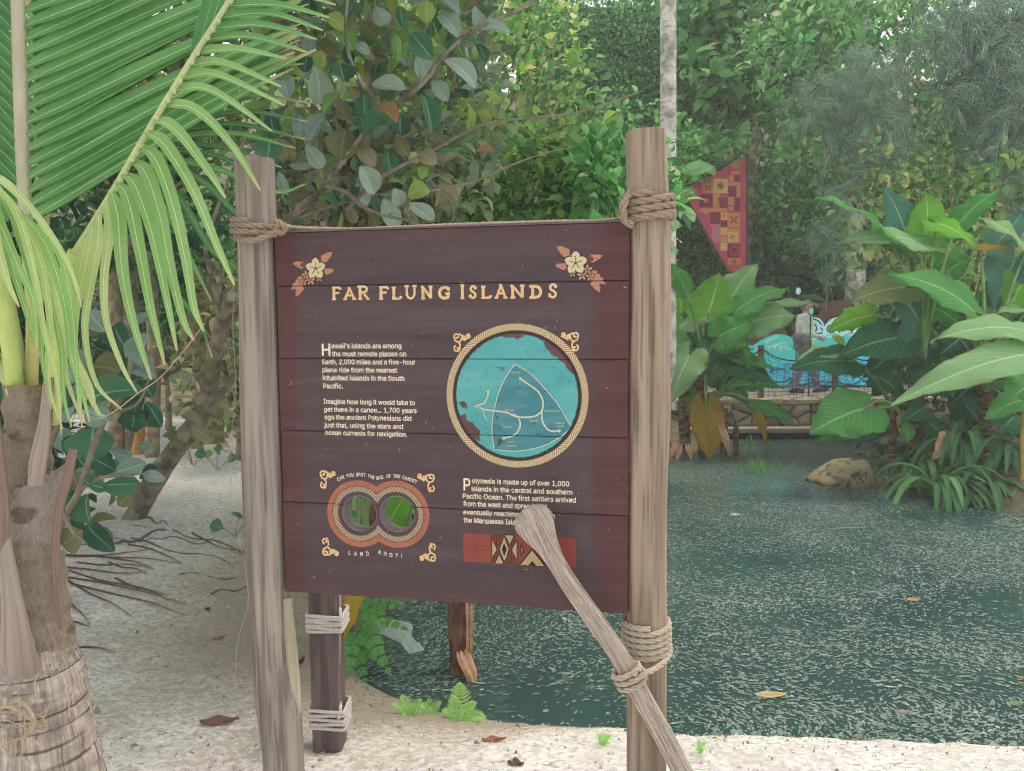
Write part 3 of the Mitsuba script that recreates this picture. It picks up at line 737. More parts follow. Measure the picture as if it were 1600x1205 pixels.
keep = rng.random(len(fx)) < np.clip((dens - .27) * 3.6, .09, 1) * np.clip(.35 + 1.5 * (swirl - .25), .25, 1) * .95
fx, fy, P2 = fx[keep], fy[keep], P2[keep]
e = .05
psi = lambda Q: meshkit.fbm(Q * [.45, .6, 1], 2, 41) + .5 * meshkit.fbm(Q * [1.2, 1.5, 1], 2, 43)
vx = (psi(P2 + [0, e, 0]) - psi(P2)) / e + .1; vy = -(psi(P2 + [e, 0, 0]) - psi(P2)) / e
an = np.arctan2(vy, vx) + .35 * rng.standard_normal(len(fx))
n = len(fx)
ln, wd = .0115 * np.exp(.45 * rng.standard_normal(n)), .0045 * np.exp(.35 * rng.standard_normal(n))
a6 = np.linspace(0, 2 * np.pi, 7)[:-1]
ox, oy = ln[:, None] * np.cos(a6) * (1 + .3 * rng.standard_normal((n, 6))), wd[:, None] * (np.sin(a6) * 1.2 + .5 * rng.standard_normal((n, 1)) * np.cos(a6) ** 2 + .25 * rng.standard_normal((n, 6)))
vx_ = fx[:, None] + ox * np.cos(an)[:, None] - oy * np.sin(an)[:, None]; vy_ = fy[:, None] + ox * np.sin(an)[:, None] + oy * np.cos(an)[:, None]
v = np.stack([vx_, vy_, np.full_like(vx_, WZ + .004) + .0015 * rng.random((n, 1))], -1).reshape(-1, 3)
f = (np.array([[0, 1, 2], [0, 2, 3], [0, 3, 4], [0, 4, 5]])[None] + (np.arange(n) * 6)[:, None, None]).reshape(-1, 3)
col = np.repeat(np.array(srgb('#93a8a1')) * np.exp(.22 * rng.standard_normal((n, 1))), 6, 0)
fl = numbered('floating_flecks'); scene[fl] = mikit.ply((v, f), mat('m_fleck', VC, .5, .4), color=np.clip(col, 0, .8)); labels[fl] = {'kind': 'stuff', 'label': 'thousands of pale flecks drifting in swirls on the pond', 'category': 'pond scum'}

# ---------------------------------------------------------------- litter on the sand
n = 13000
lx, ly = rng.uniform(-3.6, 1.4, n), 2.2 + 7 * rng.random(n) ** 1.3
ok = ~shapely.contains(POND.buffer(.03), shapely.points(lx, ly)); ok &= (rng.random(n) < np.where(lx - .2 * ly < -1.3, .9, .25)); lx, ly = lx[ok], ly[ok]; n = len(lx)
a = rng.uniform(0, 6.28, n); d3 = np.stack([np.cos(a), np.sin(a), .12 * rng.standard_normal(n)], -1)
lz = ground_z(lx, ly) + .003
v, f, uv, c = leaves(np.stack([lx, ly, lz], -1), d3, np.tile([0, 0, 1.0], (n, 1)) + .2 * rng.standard_normal((n, 3)), .012 + .03 * rng.random(n) ** 3, .0028, pick([srgb('#675b4c'), srgb('#85765f'), srgb('#4a4034')], n, rng), simple=True)
k = numbered('sand_litter'); scene[k] = mikit.ply((v, f), 'm_paint', color=c); labels[k] = {'kind': 'stuff', 'label': 'small dry bits of bark and twig strewn over the sand', 'category': 'litter'}

# crumbs of coral sand and shell
n = 16000
qx, qy = rng.uniform(-2.6, 2.9, n), 2.3 + 2.6 * rng.random(n)
dd_ = shapely.distance(shapely.points(qx, qy), POND); ok = (dd_ > .02) & (rng.random(n) < np.where(dd_ < .35, 1, .4)); qx, qy = qx[ok], qy[ok]; n = len(qx)
r_ = .0028 * np.exp(.5 * rng.standard_normal(n)); o_ = np.array([[1, 0, 0], [-1, 0, 0], [0, 1, 0], [0, -1, 0], [0, 0, 1], [0, 0, -1.0]])
v = np.stack([qx, qy, ground_z(qx, qy) + r_ * .3], -1)[:, None] + o_ * r_[:, None, None] * (1 + .5 * rng.standard_normal((n, 6, 1)).clip(-.9, 1.5))
f = (np.array([[0, 2, 4], [2, 1, 4], [1, 3, 4], [3, 0, 4], [2, 0, 5], [1, 2, 5], [3, 1, 5], [0, 3, 5]])[None] + (np.arange(n) * 6)[:, None, None]).reshape(-1, 3)
k = numbered('sand_crumbs'); scene[k] = mikit.ply((v.reshape(-1, 3), f), 'm_paint', color=np.repeat(pick([srgb('#eee8dc'), srgb('#d8cfbf'), srgb('#a89d8c')], n, rng), 6, 0)); labels[k] = {'kind': 'stuff', 'label': 'coarse pale crumbs of coral and shell on the sand', 'category': 'sand crumbs'}

def dry_leaf(name, px, py, L, W, an, colr, label, cat='leaf', water=False, curl=.3, group=None):
    p = onz(px, py, WZ) if water else on_ground(px, py)
    p = p + [0, 0, .006 if water else .012]
    t, s = np.meshgrid(np.linspace(0, 1, 11), np.linspace(-1, 1, 7), indexing='ij')
    w = W / 2 * np.sin(np.pi * np.clip(t, .02, .98) ** .85) ** .75
    x = (t - .5) * L; y = s * w; z = (curl * W * .5 * s ** 2 + .12 * L * curl * (2 * t - 1) ** 2 + .006 * np.sin(9 * t + 4 * s)) * (.15 if water else 1)
    ca, sa = math.cos(math.radians(an)), math.sin(math.radians(an))
    v = np.stack([x * ca - y * sa + p[0], x * sa + y * ca + p[1], z + p[2]], -1).reshape(-1, 3)
    fq = np.array([(i * 7 + j, i * 7 + j + 1, (i + 1) * 7 + j + 1, (i + 1) * 7 + j) for i in range(10) for j in range(6)])
    k = thing(name, label, cat, group)
    cc = np.array(colr) * (1 - .45 * (np.abs(s) < .12).reshape(-1, 1) * .5) * (1 + .15 * np.sin(13 * t + 5 * s)).reshape(-1, 1)
    scene[k] = mikit.ply((v, fq), 'm_paint', True, color=cc)
dry_leaf('fallen_leaf', 343, 1132, .155, .06, 8, srgb('#96705f'), 'large brown curled dead leaf on the sand left of the left post')
dry_leaf('fallen_leaf', 772, 1160, .10, .03, 5, srgb('#b8805f'), 'orange dry leaf on the sand edge below the middle of the board')
dry_leaf('fallen_leaf', 806, 1198, .06, .04, -15, srgb('#7d5f5b'), 'small dark purplish leaf on the white sand at the bottom edge')
dry_leaf('fallen_leaf', 530, 1153, .055, .05, 70, srgb('#a0624f'), 'reddish folded leaf beside the foot of the square post')
dry_leaf('fallen_leaf', 343, 1000, .06, .035, 40, srgb('#b08a70'), 'pale tan leaf lying on shaded sand midway to the left post')
dry_leaf('fallen_leaf', 325, 955, .05, .025, -35, srgb('#5f5148'), 'small dark curled leaf on the sand just left of the left post')
dry_leaf('fallen_leaf', 470, 1040, .09, .04, 80, srgb('#82493f'), 'dark red dead leaf on the sand between the left post and the square post', curl=.8)
dry_leaf('floating_leaf', 1205, 1087, .17, .075, 4, srgb('#d8c394'), 'large pale yellow leaf floating right of the paddle, nearest the shore', water=True)
dry_leaf('floating_leaf', 1427, 938, .10, .065, 10, srgb('#c8a273'), 'tan leaf floating in the right middle of the pond', water=True)
dry_leaf('floating_leaf', 1149, 805, .11, .09, 0, srgb('#d9c2ae'), 'small pale pinkish leaf floating in the far part of the pond', water=True)
dry_leaf('floating_leaf', 1413, 1113, .06, .03, -10, srgb('#c09a92'), 'pinkish narrow leaf floating near the right shore', water=True)
dry_leaf('floating_leaf', 1595, 1060, .04, .03, 20, srgb('#c98f3e'), 'orange leaf fragment floating at the right edge of the photo', water=True)
dry_leaf('petal', 1466, 1025, .03, .022, 30, srgb('#b8567f'), 'small magenta petal floating in the right part of the pond', 'petal', water=True)
dry_leaf('floating_leaf', 1584, 1100, .07, .04, 40, srgb('#7d9a63'), 'pale green leaf floating close to the right edge', water=True)
dry_leaf('drifting_stalk', 1322, 826, .42, .02, 2, srgb('#9fb3a8'), 'long pale blade floating in the far pond right of the post', 'blade', water=True)

# red-brown fan of dry palm straw left of the posts
straw = thing('dry_palm_straw', 'fan of red-brown dry palm flower stalks spread on the sand beside the palm trunk', 'straw')
mat('m_straw', VC, .8, .2)
st = [(95, 872, 240, 862), (95, 868, 285, 882), (90, 890, 230, 898), (100, 892, 262, 934), (95, 900, 290, 944), (100, 905, 205, 966), (110, 912, 288, 962), (150, 868, 240, 890), (120, 880, 236, 890), (100, 930, 140, 979), (200, 850, 285, 880), (170, 880, 230, 900), (110, 1013, 178, 1020), (105, 976, 140, 980), (180, 905, 262, 940)]
for s in st:
    p = [on_ground(s[0] + (s[2] - s[0]) * t, s[1] + (s[3] - s[1]) * t + 3 * math.sin(t * 6 + s[1]), .012) for t in (0, .35, .7, 1)]
    P = smooth_path(p, 14); v, f, uv = tube(P, np.linspace(.0065, .0038, 14), 5)
    tt = np.clip(uv[:, 1:2], 0, 1); cc = (1 - tt ** 3) * np.array(srgb('#7d5f50')) + tt ** 3 * np.array(srgb('#cbb68a'))
    m = MB().add(v, f, col=cc); part(straw, 'stalk', m.ply('m_straw', True, col=True))
roots = thing('surface_roots', 'thin dark roots running over the shaded sand below the leaning trunk', 'roots')
for s in ((120, 850, 240, 842), (180, 855, 260, 828), (205, 845, 360, 880), (270, 830, 400, 868), (240, 840, 330, 850), (300, 838, 420, 880), (130, 838, 230, 822), (330, 930, 410, 912), (280, 900, 420, 905), (230, 812, 262, 820), (360, 860, 440, 905)):
    p = [on_ground(s[0] + (s[2] - s[0]) * t, s[1] + (s[3] - s[1]) * t + 4 * math.sin(t * 9 + s[0]), .006) for t in np.linspace(0, 1, 7)]
    P = smooth_path(p, 22); m = MB().add(*tube(P, np.linspace(.008, .003, 22) * (2.4 if s[0] == 180 else 1), 5)[:2], col=srgb('#8a8073')); part(roots, 'root', m.ply('m_bark_vc', True, col=True))

# ---------------------------------------------------------------- rock in the pond
def blob(c, size, seed, amp=.25, sub=4):
    s = trimesh.creation.icosphere(sub); v = s.vertices.copy()
    v = v * (1 + amp * (meshkit.fbm(v * 1.1 + 5, 3, seed) - .5) * 2)[:, None] + 0
    v += .05 * (meshkit.fbm(v * 5, 3, seed + 1)[:, None] - .5) * v
    return trimesh.Trimesh(v * size + c, s.faces, process=False)
LZ[0] = 1.1
mat('m_rock', lambda p, n, uv: mix(mix(srgb('#85795c'), srgb('#b9ab86'), fbm(p.x * 5, p.y * 5, p.z * 5, 3)), srgb('#4d4b38'), smoothstep(.45, .7, fbm(p.x * 14, p.y * 14, p.z * 14, 3))) * (1 - .5 * (1 - smoothstep(-.5, -.42, p.z))), .9, .2, lambda p, n, uv: fbm(p.x * 22, p.y * 22, p.z * 22, 4), .03)
rk = thing('pond_rock', 'low tawny boulder rising from the pond before the strap-leaved plants', 'rock')
c = onz(1322, 755, WZ)
rm = blob(c + [0, .1, -.05], np.array([.42, .38, .36]), 5, .35); r2 = blob(onz(1372, 757, WZ) + [0, .1, -.1], np.array([.3, .25, .2]), 8, .3)
import manifold3d as m3
def mani(t): return m3.Manifold(m3.Mesh(np.asarray(t.vertices, np.float32), np.asarray(t.faces, np.uint32)))
scene[rk] = mikit.ply(mani(rm) + mani(r2), 'm_rock', 50)

# ---------------------------------------------------------------- walkway over the far end: stone wall, beam, deck, net fence
DY = 13.25
walk = thing('stone_walkway', 'low stone retaining wall carrying the walkway at the far end of the pond', 'wall')
mat('m_mortar', lambda p, n, uv: mix(srgb('#4e463c'), srgb('#6a6052'), fbm(p.x * 20, p.y * 20, p.z * 20, 3)), .95, .1)
bxm = trimesh.creation.box([9.0, 3.4, .40]); bxm.apply_translation([5.6, DY + .04 + 1.7, -.125]); part(walk, 'core', mikit.ply(bxm, 'm_mortar'))
stone_m = []
for i_, (a, b) in enumerate((('#8f8474', '#b0a491'), ('#7d7364', '#9d917d'), ('#9b9080', '#bbb09c'), ('#70685b', '#8c816f'), ('#a59480', '#c2b19b'))):
    stone_m.append(mat('m_stone_%d' % i_, (lambda a, b, i_: lambda p, n, uv: mix(srgb(a), srgb(b), fbm(p.x * 9 + i_, p.y * 9, p.z * 9, 4)))(a, b, i_), .9, .2, lambda p, n, uv: fbm(p.x * 30, p.y * 30, p.z * 30, 3), .012))
rows = [(-.31, -.19), (-.19, -.05), (-.05, .075)]
srng = np.random.default_rng(21)
vp = []
for i_ in range(27):
    for j_ in range(2 + (i_ % 3 == 0)):
        vp.append((1.5 + .27 * i_ + srng.uniform(-.09, .09), -.33 + (.41 / (2 + (i_ % 3 == 0))) * (j_ + .5) + srng.uniform(-.045, .045)))
vor = shapely.voronoi_polygons(shapely.MultiPoint(vp), extend_to=box(1, -1, 9, 1))
for g in vor.geoms:
    poly = g.intersection(box(1.5, -.33, 8.7, .078)).buffer(-.011).buffer(-.02).buffer(.02, 3)
    if poly.geom_type == 'Polygon' and poly.area > .003:
        P = np.array(poly.segmentize(.06).exterior.coords)[:-1]; P = P[::max(1, len(P) // 16)]; n = len(P); cc_ = P.mean(0); pr = .05 + srng.uniform(0, .05)
        P = P + srng.normal(0, .003, P.shape)
        v = np.vstack([np.c_[P[:, 0], np.full(n, DY + .05), P[:, 1]], np.c_[P[:, 0], np.full(n, DY - pr * .45), P[:, 1]], np.c_[cc_[0] + (P[:, 0] - cc_[0]) * .78, np.full(n, DY - pr) + srng.normal(0, .008, n), cc_[1] + (P[:, 1] - cc_[1]) * .72], [[cc_[0], DY - pr - .012, cc_[1]]]])
        k1 = np.arange(n); k2 = (k1 + 1) % n
        fc = np.vstack([np.c_[k1, k2, k2 + n], np.c_[k1, k2 + n, k1 + n], np.c_[k1 + n, k2 + n, k2 + 2 * n], np.c_[k1 + n, k2 + 2 * n, k1 + 2 * n], np.c_[k1 + 2 * n, k2 + 2 * n, np.full(n, 3 * n)]])
        part(walk, 'stone', mikit.ply((v, fc), stone_m[srng.integers(0, 5)], 60))
x = 1.6
while x < 8.6:
    w = srng.uniform(.5, .9)
    s = trimesh.creation.box([w - .025, .62, .075], ); s.apply_translation([x + w / 2, DY + .22, .112 + srng.uniform(-.006, .008)])
    s = s.subdivide().subdivide(); s.vertices += srng.normal(0, .007, s.vertices.shape)
    part(walk, 'cap_stone', mikit.ply(s, stone_m[[0, 2, 4][srng.integers(0, 3)]], 50)); x += w
mat('m_deck', lambda p, n, uv: mix(srgb('#a39688'), srgb('#c0b5a8'), fbm(p.x * 4, p.y * 4, 0, 4)), .9, .15)
bxm = trimesh.creation.box([9.2, 2.8, .05]); bxm.apply_translation([5.6, DY + .55 + 1.4, .105]); struct('path', mikit.ply(bxm, 'm_deck'), 'pale paved path running along the top of the stone wall')
beam = thing('water_beam', 'long weathered horizontal beam just above the water below the stone wall', 'beam')
bxm = trimesh.creation.box([7.5, .34, .07]); bxm.apply_translation([5.2, DY - .25, -.345]); scene[beam] = mikit.ply(bxm, mat('m_beam', lambda p, n, uv: mix(srgb('#7a7064'), srgb('#aaa090'), fbm(p.x * 2, p.y * 30, p.z * 30, 3)), .85, .2))
bxm = trimesh.creation.box([7.5, .2, .24]); bxm.apply_translation([5.2, DY - .02, -.5]); part(walk, 'footing', mikit.ply(bxm, 'm_board_back'))

fence = thing('net_fence', 'black rope net fence on wooden posts along the far walkway', 'fence')
FY = DY + .2
mat('m_net', srgb('#2b2d30'), .8, .2)
posts_x = [at(px, 590, FY)[0] for px in (1080, 1189, 1305, 1425)]
for i, x in enumerate(posts_x):
    P = np.array([[x + .01 * math.sin(i + z * 3), FY, z] for z in np.linspace(.1, 1.07, 8)])
    part(fence, 'post', mikit.ply(tube(P, np.full(8, .052) * (1 + .05 * np.sin(np.arange(8) * 2.1 + i)), 12)[:2], 'm_post_tan', 40))
m = MB()
def top(x):
    i = np.clip(np.searchsorted(posts_x, x) - 1, 0, 2); a, b = posts_x[i], posts_x[i + 1]; t = (x - a) / (b - a)
    return 1.0 - .22 * 4 * t * (1 - t)
xs = np.arange(posts_x[0], posts_x[-1], .088)
for k, x in enumerate(xs):
    zz = np.linspace(0, 1, 9); zt = top(x)
    P = np.array([[x + .03 * math.sin(k * 1.7 + 3 * z) * 1.0 + .012 * math.sin(9 * z + k), FY - .06 + .02 * math.sin(z * 5 + k * .4), .14 + (zt - .14) * z] for z in zz]); m.add(*tube(P, .004, 4)[:2])
for r in np.linspace(0, 1, 13):
    P = np.array([[x, FY - .06 + .02 * math.sin(x * 4 + r * 8), .14 + (top(x) - .14) * r + .012 * math.sin(x * 9 + r * 20)] for x in np.arange(posts_x[0], posts_x[-1], .06)]); m.add(*tube(P, .004 if r < .99 else .011, 4)[:2])
part(fence, 'rope_net', m.ply('m_net'))

TONE[0] = 1.0; LZ[0] = 1.7
# ---------------------------------------------------------------- the painted wave wall
MY = 15.6
def MP(px, py): q = at(px, py, MY); return (q[0], q[2])
def mpoly(P, n=0):
    Q = np.array([MP(*p) for p in P]); return Polygon(smooth_path(Q, n) if n else Q).buffer(0)
wave = thing('wave_mural', 'turquoise cut-out wave mural with pale blue crests behind the walkway', 'mural')
def slabm(poly, y, th, bs, name, lab=None):
    e = extrude(poly, th); v = e.vertices
    part(wave, name, mikit.ply(trimesh.Trimesh(np.c_[v[:, 0], y + th - v[:, 2], v[:, 1]], e.faces, process=False), bs, 30), lab)
for nm, c in (('teal', '#3ad4cf'), ('blue', '#36bfe0'), ('pale', '#b8ecf8'), ('brownwall', '#5d4540'), ('ink', '#2c4250'), ('foam', '#cfd8cf'), ('tanfoam', '#9aa695')):
    mat('m_' + nm, (lambda c: lambda p, n, uv: mi.Color3f(srgb(c)) * (.85 + .3 * fbm(p.x * 3, p.z * 3, 2, 3)))(c), .6, .3)
slabm(unary_union([mpoly([(1140, 470), (1295, 473), (1295, 481), (1140, 480)]), Polygon(smooth_path([MP(*q) for q in ((1272, 620), (1280, 500), (1290, 480), (1305, 470), (1325, 469), (1340, 480), (1352, 500), (1356, 560), (1356, 620))], 40)).buffer(0), mpoly([(1148, 474), (1160, 474), (1160, 615), (1148, 615)])]), MY + .06, .05, 'm_brownwall', 'brown backing board with a rounded hump')
slabm(Polygon(smooth_path([MP(*q) for q in ((1225, 560), (1240, 530), (1254, 512), (1266, 498), (1280, 497), (1290, 507), (1300, 499), (1315, 495), (1332, 499), (1348, 510), (1362, 530), (1372, 560))], 60)).buffer(0), MY + .02, .035, 'm_pale', 'pale blue double crest')
slabm(Polygon([MP(*q) for q in ((1392, 602), (1130, 602))] + [tuple(q) for q in smooth_path([MP(*q) for q in ((1130, 548), (1150, 535), (1175, 540), (1192, 530), (1215, 522), (1240, 528), (1258, 536), (1280, 528), (1300, 527), (1330, 524), (1355, 534), (1375, 530), (1392, 540))], 60)]).buffer(0), MY - .02, .035, 'm_teal', 'main turquoise wave board')
slabm(Polygon([MP(*q) for q in ((1385, 600), (1120, 600))] + [tuple(q) for q in smooth_path([MP(*q) for q in ((1120, 575), (1150, 566), (1200, 572), (1250, 562), (1300, 566), (1350, 558), (1385, 568))], 50)]).buffer(0), MY - .05, .026, 'm_blue', 'lower blue wave board')
def strokes(L, w, y, bs, name):
    g = unary_union([LineString(smooth_path([MP(*q) for q in P], 24) if len(P) > 2 else [MP(*q) for q in P]).buffer(w) for P in L])
    [slabm(q, y, .006, bs, name) for q in getattr(g, 'geoms', [g])]
def arcp(cx, cy, r, a0, a1, ky=.8): return [(cx + r * math.cos(math.radians(a)), cy - ky * r * math.sin(math.radians(a))) for a in np.linspace(a0, a1, 7)]
ink1 = [arcp(1268, 512, 17, 200, 20), arcp(1268, 513, 9, 210, -120), arcp(1312, 512, 24, 170, 20), arcp(1316, 514, 16, 180, 20), arcp(1320, 517, 9, 200, 0), arcp(1300, 514, 7, 0, 300), arcp(1280, 517, 6, 180, 420), arcp(1345, 522, 14, 170, 30)]
strokes(ink1, .012, MY + .013, 'm_ink', 'crest_line')
ink2 = [arcp(1180 + 36 * i, 592 - 4 * (i % 2), 18, 200, 340, .5) for i in range(6)] + [arcp(1165 + 50 * i, 585, 14, 160, 20, .6) for i in range(5)]
strokes(ink2, .012, MY - .057, 'm_ink', 'wave_line')
foam = [arcp(1205 + 9 * i, 545 - 3 * (i % 2), 5, 180 + 40 * i, 20 + 40 * i) for i in range(4)] + [arcp(1225, 548, 16, 160, 80), arcp(1215, 545, 22, 150, 90), arcp(1145, 552, 9, 180, 30), arcp(1160, 556, 7, 180, 20), arcp(1280, 535, 22, 150, 60), arcp(1300, 535, 16, 150, 40), arcp(1330, 532, 14, 160, 30), arcp(1255, 545, 10, 200, 60)]
strokes(foam[:7] + foam[8:9], .011, MY - .0275, 'm_foam', 'foam_stroke'); strokes(foam[7:8] + foam[9:], .012, MY - .0285, 'm_tanfoam', 'foam_stroke')
for i, (px, py, base, lab) in enumerate(((1247, 455, 600, 'upper round pale blue disc on a thin dark stick above the wave mural'), (1267, 486, 632, 'round pale blue disc on a thin dark stick beside the walking person'), (1077, 541, 640, 'round pale blue disc half hidden behind the middle plant leaves'))):
    y = 13.75 if i else 14.9
    k = thing('bubble_marker', lab, 'marker')
    c = at(px, py, y); r = 4.6 * y / FPX
    d = trimesh.creation.cylinder(r, .03, sections=28); d.apply_transform(trimesh.transformations.rotation_matrix(math.pi / 2, [1, 0, 0])); d.vertices = d.vertices * [.85, 1, 1.2] + c; part(k, 'disc', mikit.ply(d, 'm_pale', 40))
    t = trimesh.creation.torus(r * 1.04, .012, 28, 8); t.apply_transform(trimesh.transformations.rotation_matrix(math.pi / 2, [1, 0, 0])); t.vertices = t.vertices * [.85, 1, 1.2] + c; part(k, 'rim', mikit.ply(t, 'm_ink', 40))
    part(k, 'stick', mikit.ply(tube(np.array([c - [0, 0, r * 1.15], [c[0] - .01, c[1], .1]]), .012, 8)[:2], 'm_ink', 40))

# ---------------------------------------------------------------- the red sail
SY = 16.6
sail = thing('canoe_sail', 'red three-cornered canoe sail with patchwork pattern hanging among the trees', 'sail')
def SP(px, py): q = at(px, py, SY); return np.array([q[0], q[2]])
z5 = lambda x, y: SP(1040 + x / 6.025, 230 + y / 6.025)
cl = Polygon([z5(155, 385), z5(250, 345), z5(420, 280), z5(600, 170), z5(745, 110), z5(752, 300), z5(748, 700), z5(752, 1120), z5(690, 1160), z5(600, 1180), z5(470, 960), z5(330, 720), z5(200, 480)])
so = z5(500, 600)
def sbulge(u, v): return -.10 * np.cos((u - so[0]) * 1.6) * np.cos((v - so[1]) * 1.0)
def sail_mesh(poly, k):
    e = extrude(poly, .004); e = e.subdivide_to_size(.12) if poly.area > .02 else e; v = e.vertices
    return trimesh.Trimesh(np.c_[v[:, 0], SY + sbulge(v[:, 0], v[:, 1]) + .004 - v[:, 2] - .005 * k, v[:, 1]], e.faces, process=False)
mat('m_sail', lambda p, n, uv: mix(srgb('#a83a52'), srgb('#bb4c62'), fbm(p.x * 3, p.z * 3, 0, 3)), .85, .15)
part(sail, 'cloth', mikit.ply(sail_mesh(cl, 0), 'm_sail', 40))
SO, SYE, SPU, SPK = srgb('#e8986a'), srgb('#f0c488'), srgb('#a03c5e'), srgb('#d98a9c')
patches = [((605, 228, 697, 264), SO), ((585, 270, 635, 330), SO), ((440, 305, 572, 440), SYE), ((343, 345, 437, 438), SO), ((578, 340, 692, 372), SO), ((660, 372, 692, 478), SO), ((578, 378, 655, 470), SPU), ((310, 450, 430, 572), SPU), ((437, 445, 503, 582), SO), ((480, 482, 572, 580), SPU), ((575, 482, 630, 548), SO), ((638, 485, 692, 610), SPU), ((310, 582, 570, 616), SO), ((410, 622, 503, 728), SPU), ((508, 622, 570, 692), SYE), ((575, 624, 690, 760), SO), ((410, 732, 503, 755), SPK), ((508, 700, 566, 758), SPU), ((505, 762, 570, 832), SYE), ((575, 770, 690, 905), SO), ((575, 803, 668, 900), SYE), ((430, 762, 500, 900), SPK), ((505, 838, 570, 900), SO), ((508, 905, 572, 975), SYE), ((575, 912, 690, 1040), SPU), ((578, 1048, 700, 1110), SO), ((640, 272, 692, 328), SPU)]
def sgrp(col): return unary_union([box(*np.r_[np.minimum(z5(a, b), z5(c, d)), np.maximum(z5(a, b), z5(c, d))]).intersection(cl.buffer(-.03)).buffer(-.004) for (a, b, c, d), q in patches if q is col])
for i, ((a, b, c, d), q) in enumerate(patches):
    g = box(*np.r_[np.minimum(z5(a, b), z5(c, d)), np.maximum(z5(a, b), z5(c, d))]).intersection(cl.buffer(-.03))
    if g.area > 1e-4: part(sail, 'patch', mikit.ply(sail_mesh(g, 1 if (a, b) != (575, 803) else 2), mat('m_patch_%d' % [SO, SYE, SPU, SPK].index(q), q, .85, .15) if 'm_patch_%d' % [SO, SYE, SPU, SPK].index(q) not in scene else 'm_patch_%d' % [SO, SYE, SPU, SPK].index(q), 40))
rp_ = [Point(z5(370, 512)).buffer(.045).difference(Point(z5(370, 512)).buffer(.028)), Point(z5(635, 975)).buffer(.11).difference(Point(z5(635, 975)).buffer(.06)), rosette(*z5(630, 690), .11, 4, 45, .3), rosette(*z5(390, 392), .09, 4, 45, .3), rosette(*z5(506, 372), .1, 8, 0, .2), rosette(*z5(230, 425), .14, 5, 10), rosette(*z5(655, 175), .13, 8, 0, .18), rosette(*z5(600, 585), .06, 5, 0), rosette(*z5(365, 620), .07, 5, 0), rosette(*z5(620, 850), .07, 4, 20, .3), rosette(*z5(538, 655), .05, 4, 0, .3), rosette(*z5(640, 1078), .07, 6, 0, .3)]
for j in range(3): rp_.append(LineString([z5(490 + 28 * j, 490), z5(500 + 28 * j, 570)]).buffer(.012))
lo_, hi_ = rp_[1:5] + rp_[9:], [rp_[0]] + rp_[5:9]
part(sail, 'print', mikit.ply(sail_mesh(unary_union(lo_).intersection(cl), 3), mat('m_sailprint', srgb('#b5604a'), .85, .15), 40)); part(sail, 'print', mikit.ply(sail_mesh(unary_union(hi_).intersection(cl), 3), mat('m_sailprint2', srgb('#e2a98c'), .85, .15), 40))
for P, r, nm in (([(148, 380), (330, 730), (470, 985), (600, 1185)], .03, 'yard'), ([(150, 385), (330, 320), (560, 170), (700, 80)], .026, 'boom'), ([(770, 60), (765, 600), (770, 1300)], .04, 'mast')):
    Q = smooth_path([np.array([z5(*q)[0], SY - (.03 if nm != 'mast' else -.02), z5(*q)[1]]) for q in P], 16); part(sail, nm, mikit.ply(tube(Q, r, 8)[:2], 'm_square_post', 40))

LZ[0] = 1.5
# ---------------------------------------------------------------- the walking person
pers = thing('person', 'person in pale grey shirt and patterned blue trousers walking right with dark shoulder bag', 'person')
PD = 14.5
k0 = PD / FPX
fz = .135
def J(px, dy, z): return np.array([at(px, 560, PD)[0], PD + dy, fz + z])
def limb_mesh(bones, edge=.02, it=6):
    out = None
    for (a, ra), (b, rb) in bones:
        sp = []
        for c, r in ((a, ra), (b, rb)):
            s = trimesh.creation.icosphere(2); sp.append(s.vertices * r + c)
        h = m3.Manifold.hull_points(np.vstack(sp)); out = h if out is None else out + h
    g = out.refine_to_length(edge).to_mesh(); t = trimesh.Trimesh(g.vert_properties[:, :3], g.tri_verts, process=True)
    trimesh.smoothing.filter_taubin(t, iterations=it); return t
H_ = 1.72
hipL, hipR = J(1256, -.08, .93), J(1258, .09, .93)
kneL, kneR = J(1249, -.08, .50), J(1272, .09, .50)
ankL, ankR = J(1238, -.08, .09), J(1281, .09, .08)
toeL, toeR = ankL + [.17, -.02, -.045], ankR + [.19, .02, -.03]
pelv, chest, neck = J(1257, 0, .98), J(1256, 0, 1.27), J(1256.5, 0, 1.47)
headc = J(1259.5, 0, 1.615)
shL, shR = J(1255.5, -.185, 1.40), J(1255.5, .185, 1.40)
elL, elR = J(1250, -.24, 1.13), J(1257, .24, 1.12)
wrL, wrR = J(1269, -.22, 1.06), J(1266, .22, 1.0)
haL, haR = J(1274, -.2, 1.02), J(1270, .22, .94)
bones = [((pelv, .125), (chest, .135)), ((chest, .135), (neck - [0, 0, .05], .075)), ((neck - [0, 0, .03], .055), (headc - [.01, 0, .06], .055)), ((headc, .088), (headc + [.015, 0, -.075], .055)), ((headc + [-.015, 0, .02], .09), (headc + [.02, 0, .015], .082)), ((headc + [.088, 0, -.02], .012), (headc + [.075, 0, -.0], .01))]
for h, k, a, t in ((hipL, kneL, ankL, toeL), (hipR, kneR, ankR, toeR)): bones += [((h, .092), (k, .062)), ((k, .06), (a, .042)), ((a, .042), (a - [.04, 0, .03], .035)), ((a - [0, 0, .03], .04), (t, .028))]
for s, e, w, h in ((shL, elL, wrL, haL), (shR, elR, wrR, haR)): bones += [((chest + [0, 0, .1], .09), (s, .062)), ((s, .06), (e, .045)), ((e, .044), (w, .03)), ((w, .028), (h, .03))]
for h, s in ((haL, 1), (haR, 1)):
    for q in range(4): bones.append(((h + [.02, .0, .03 - .02 * q], .0095), (h + [.085 - .006 * abs(q - 1.4), .0, .022 - .02 * q - .02], .008)))
    bones.append(((h + [0, 0, .03], .011), (h + [.05, -.02, .055], .009)))
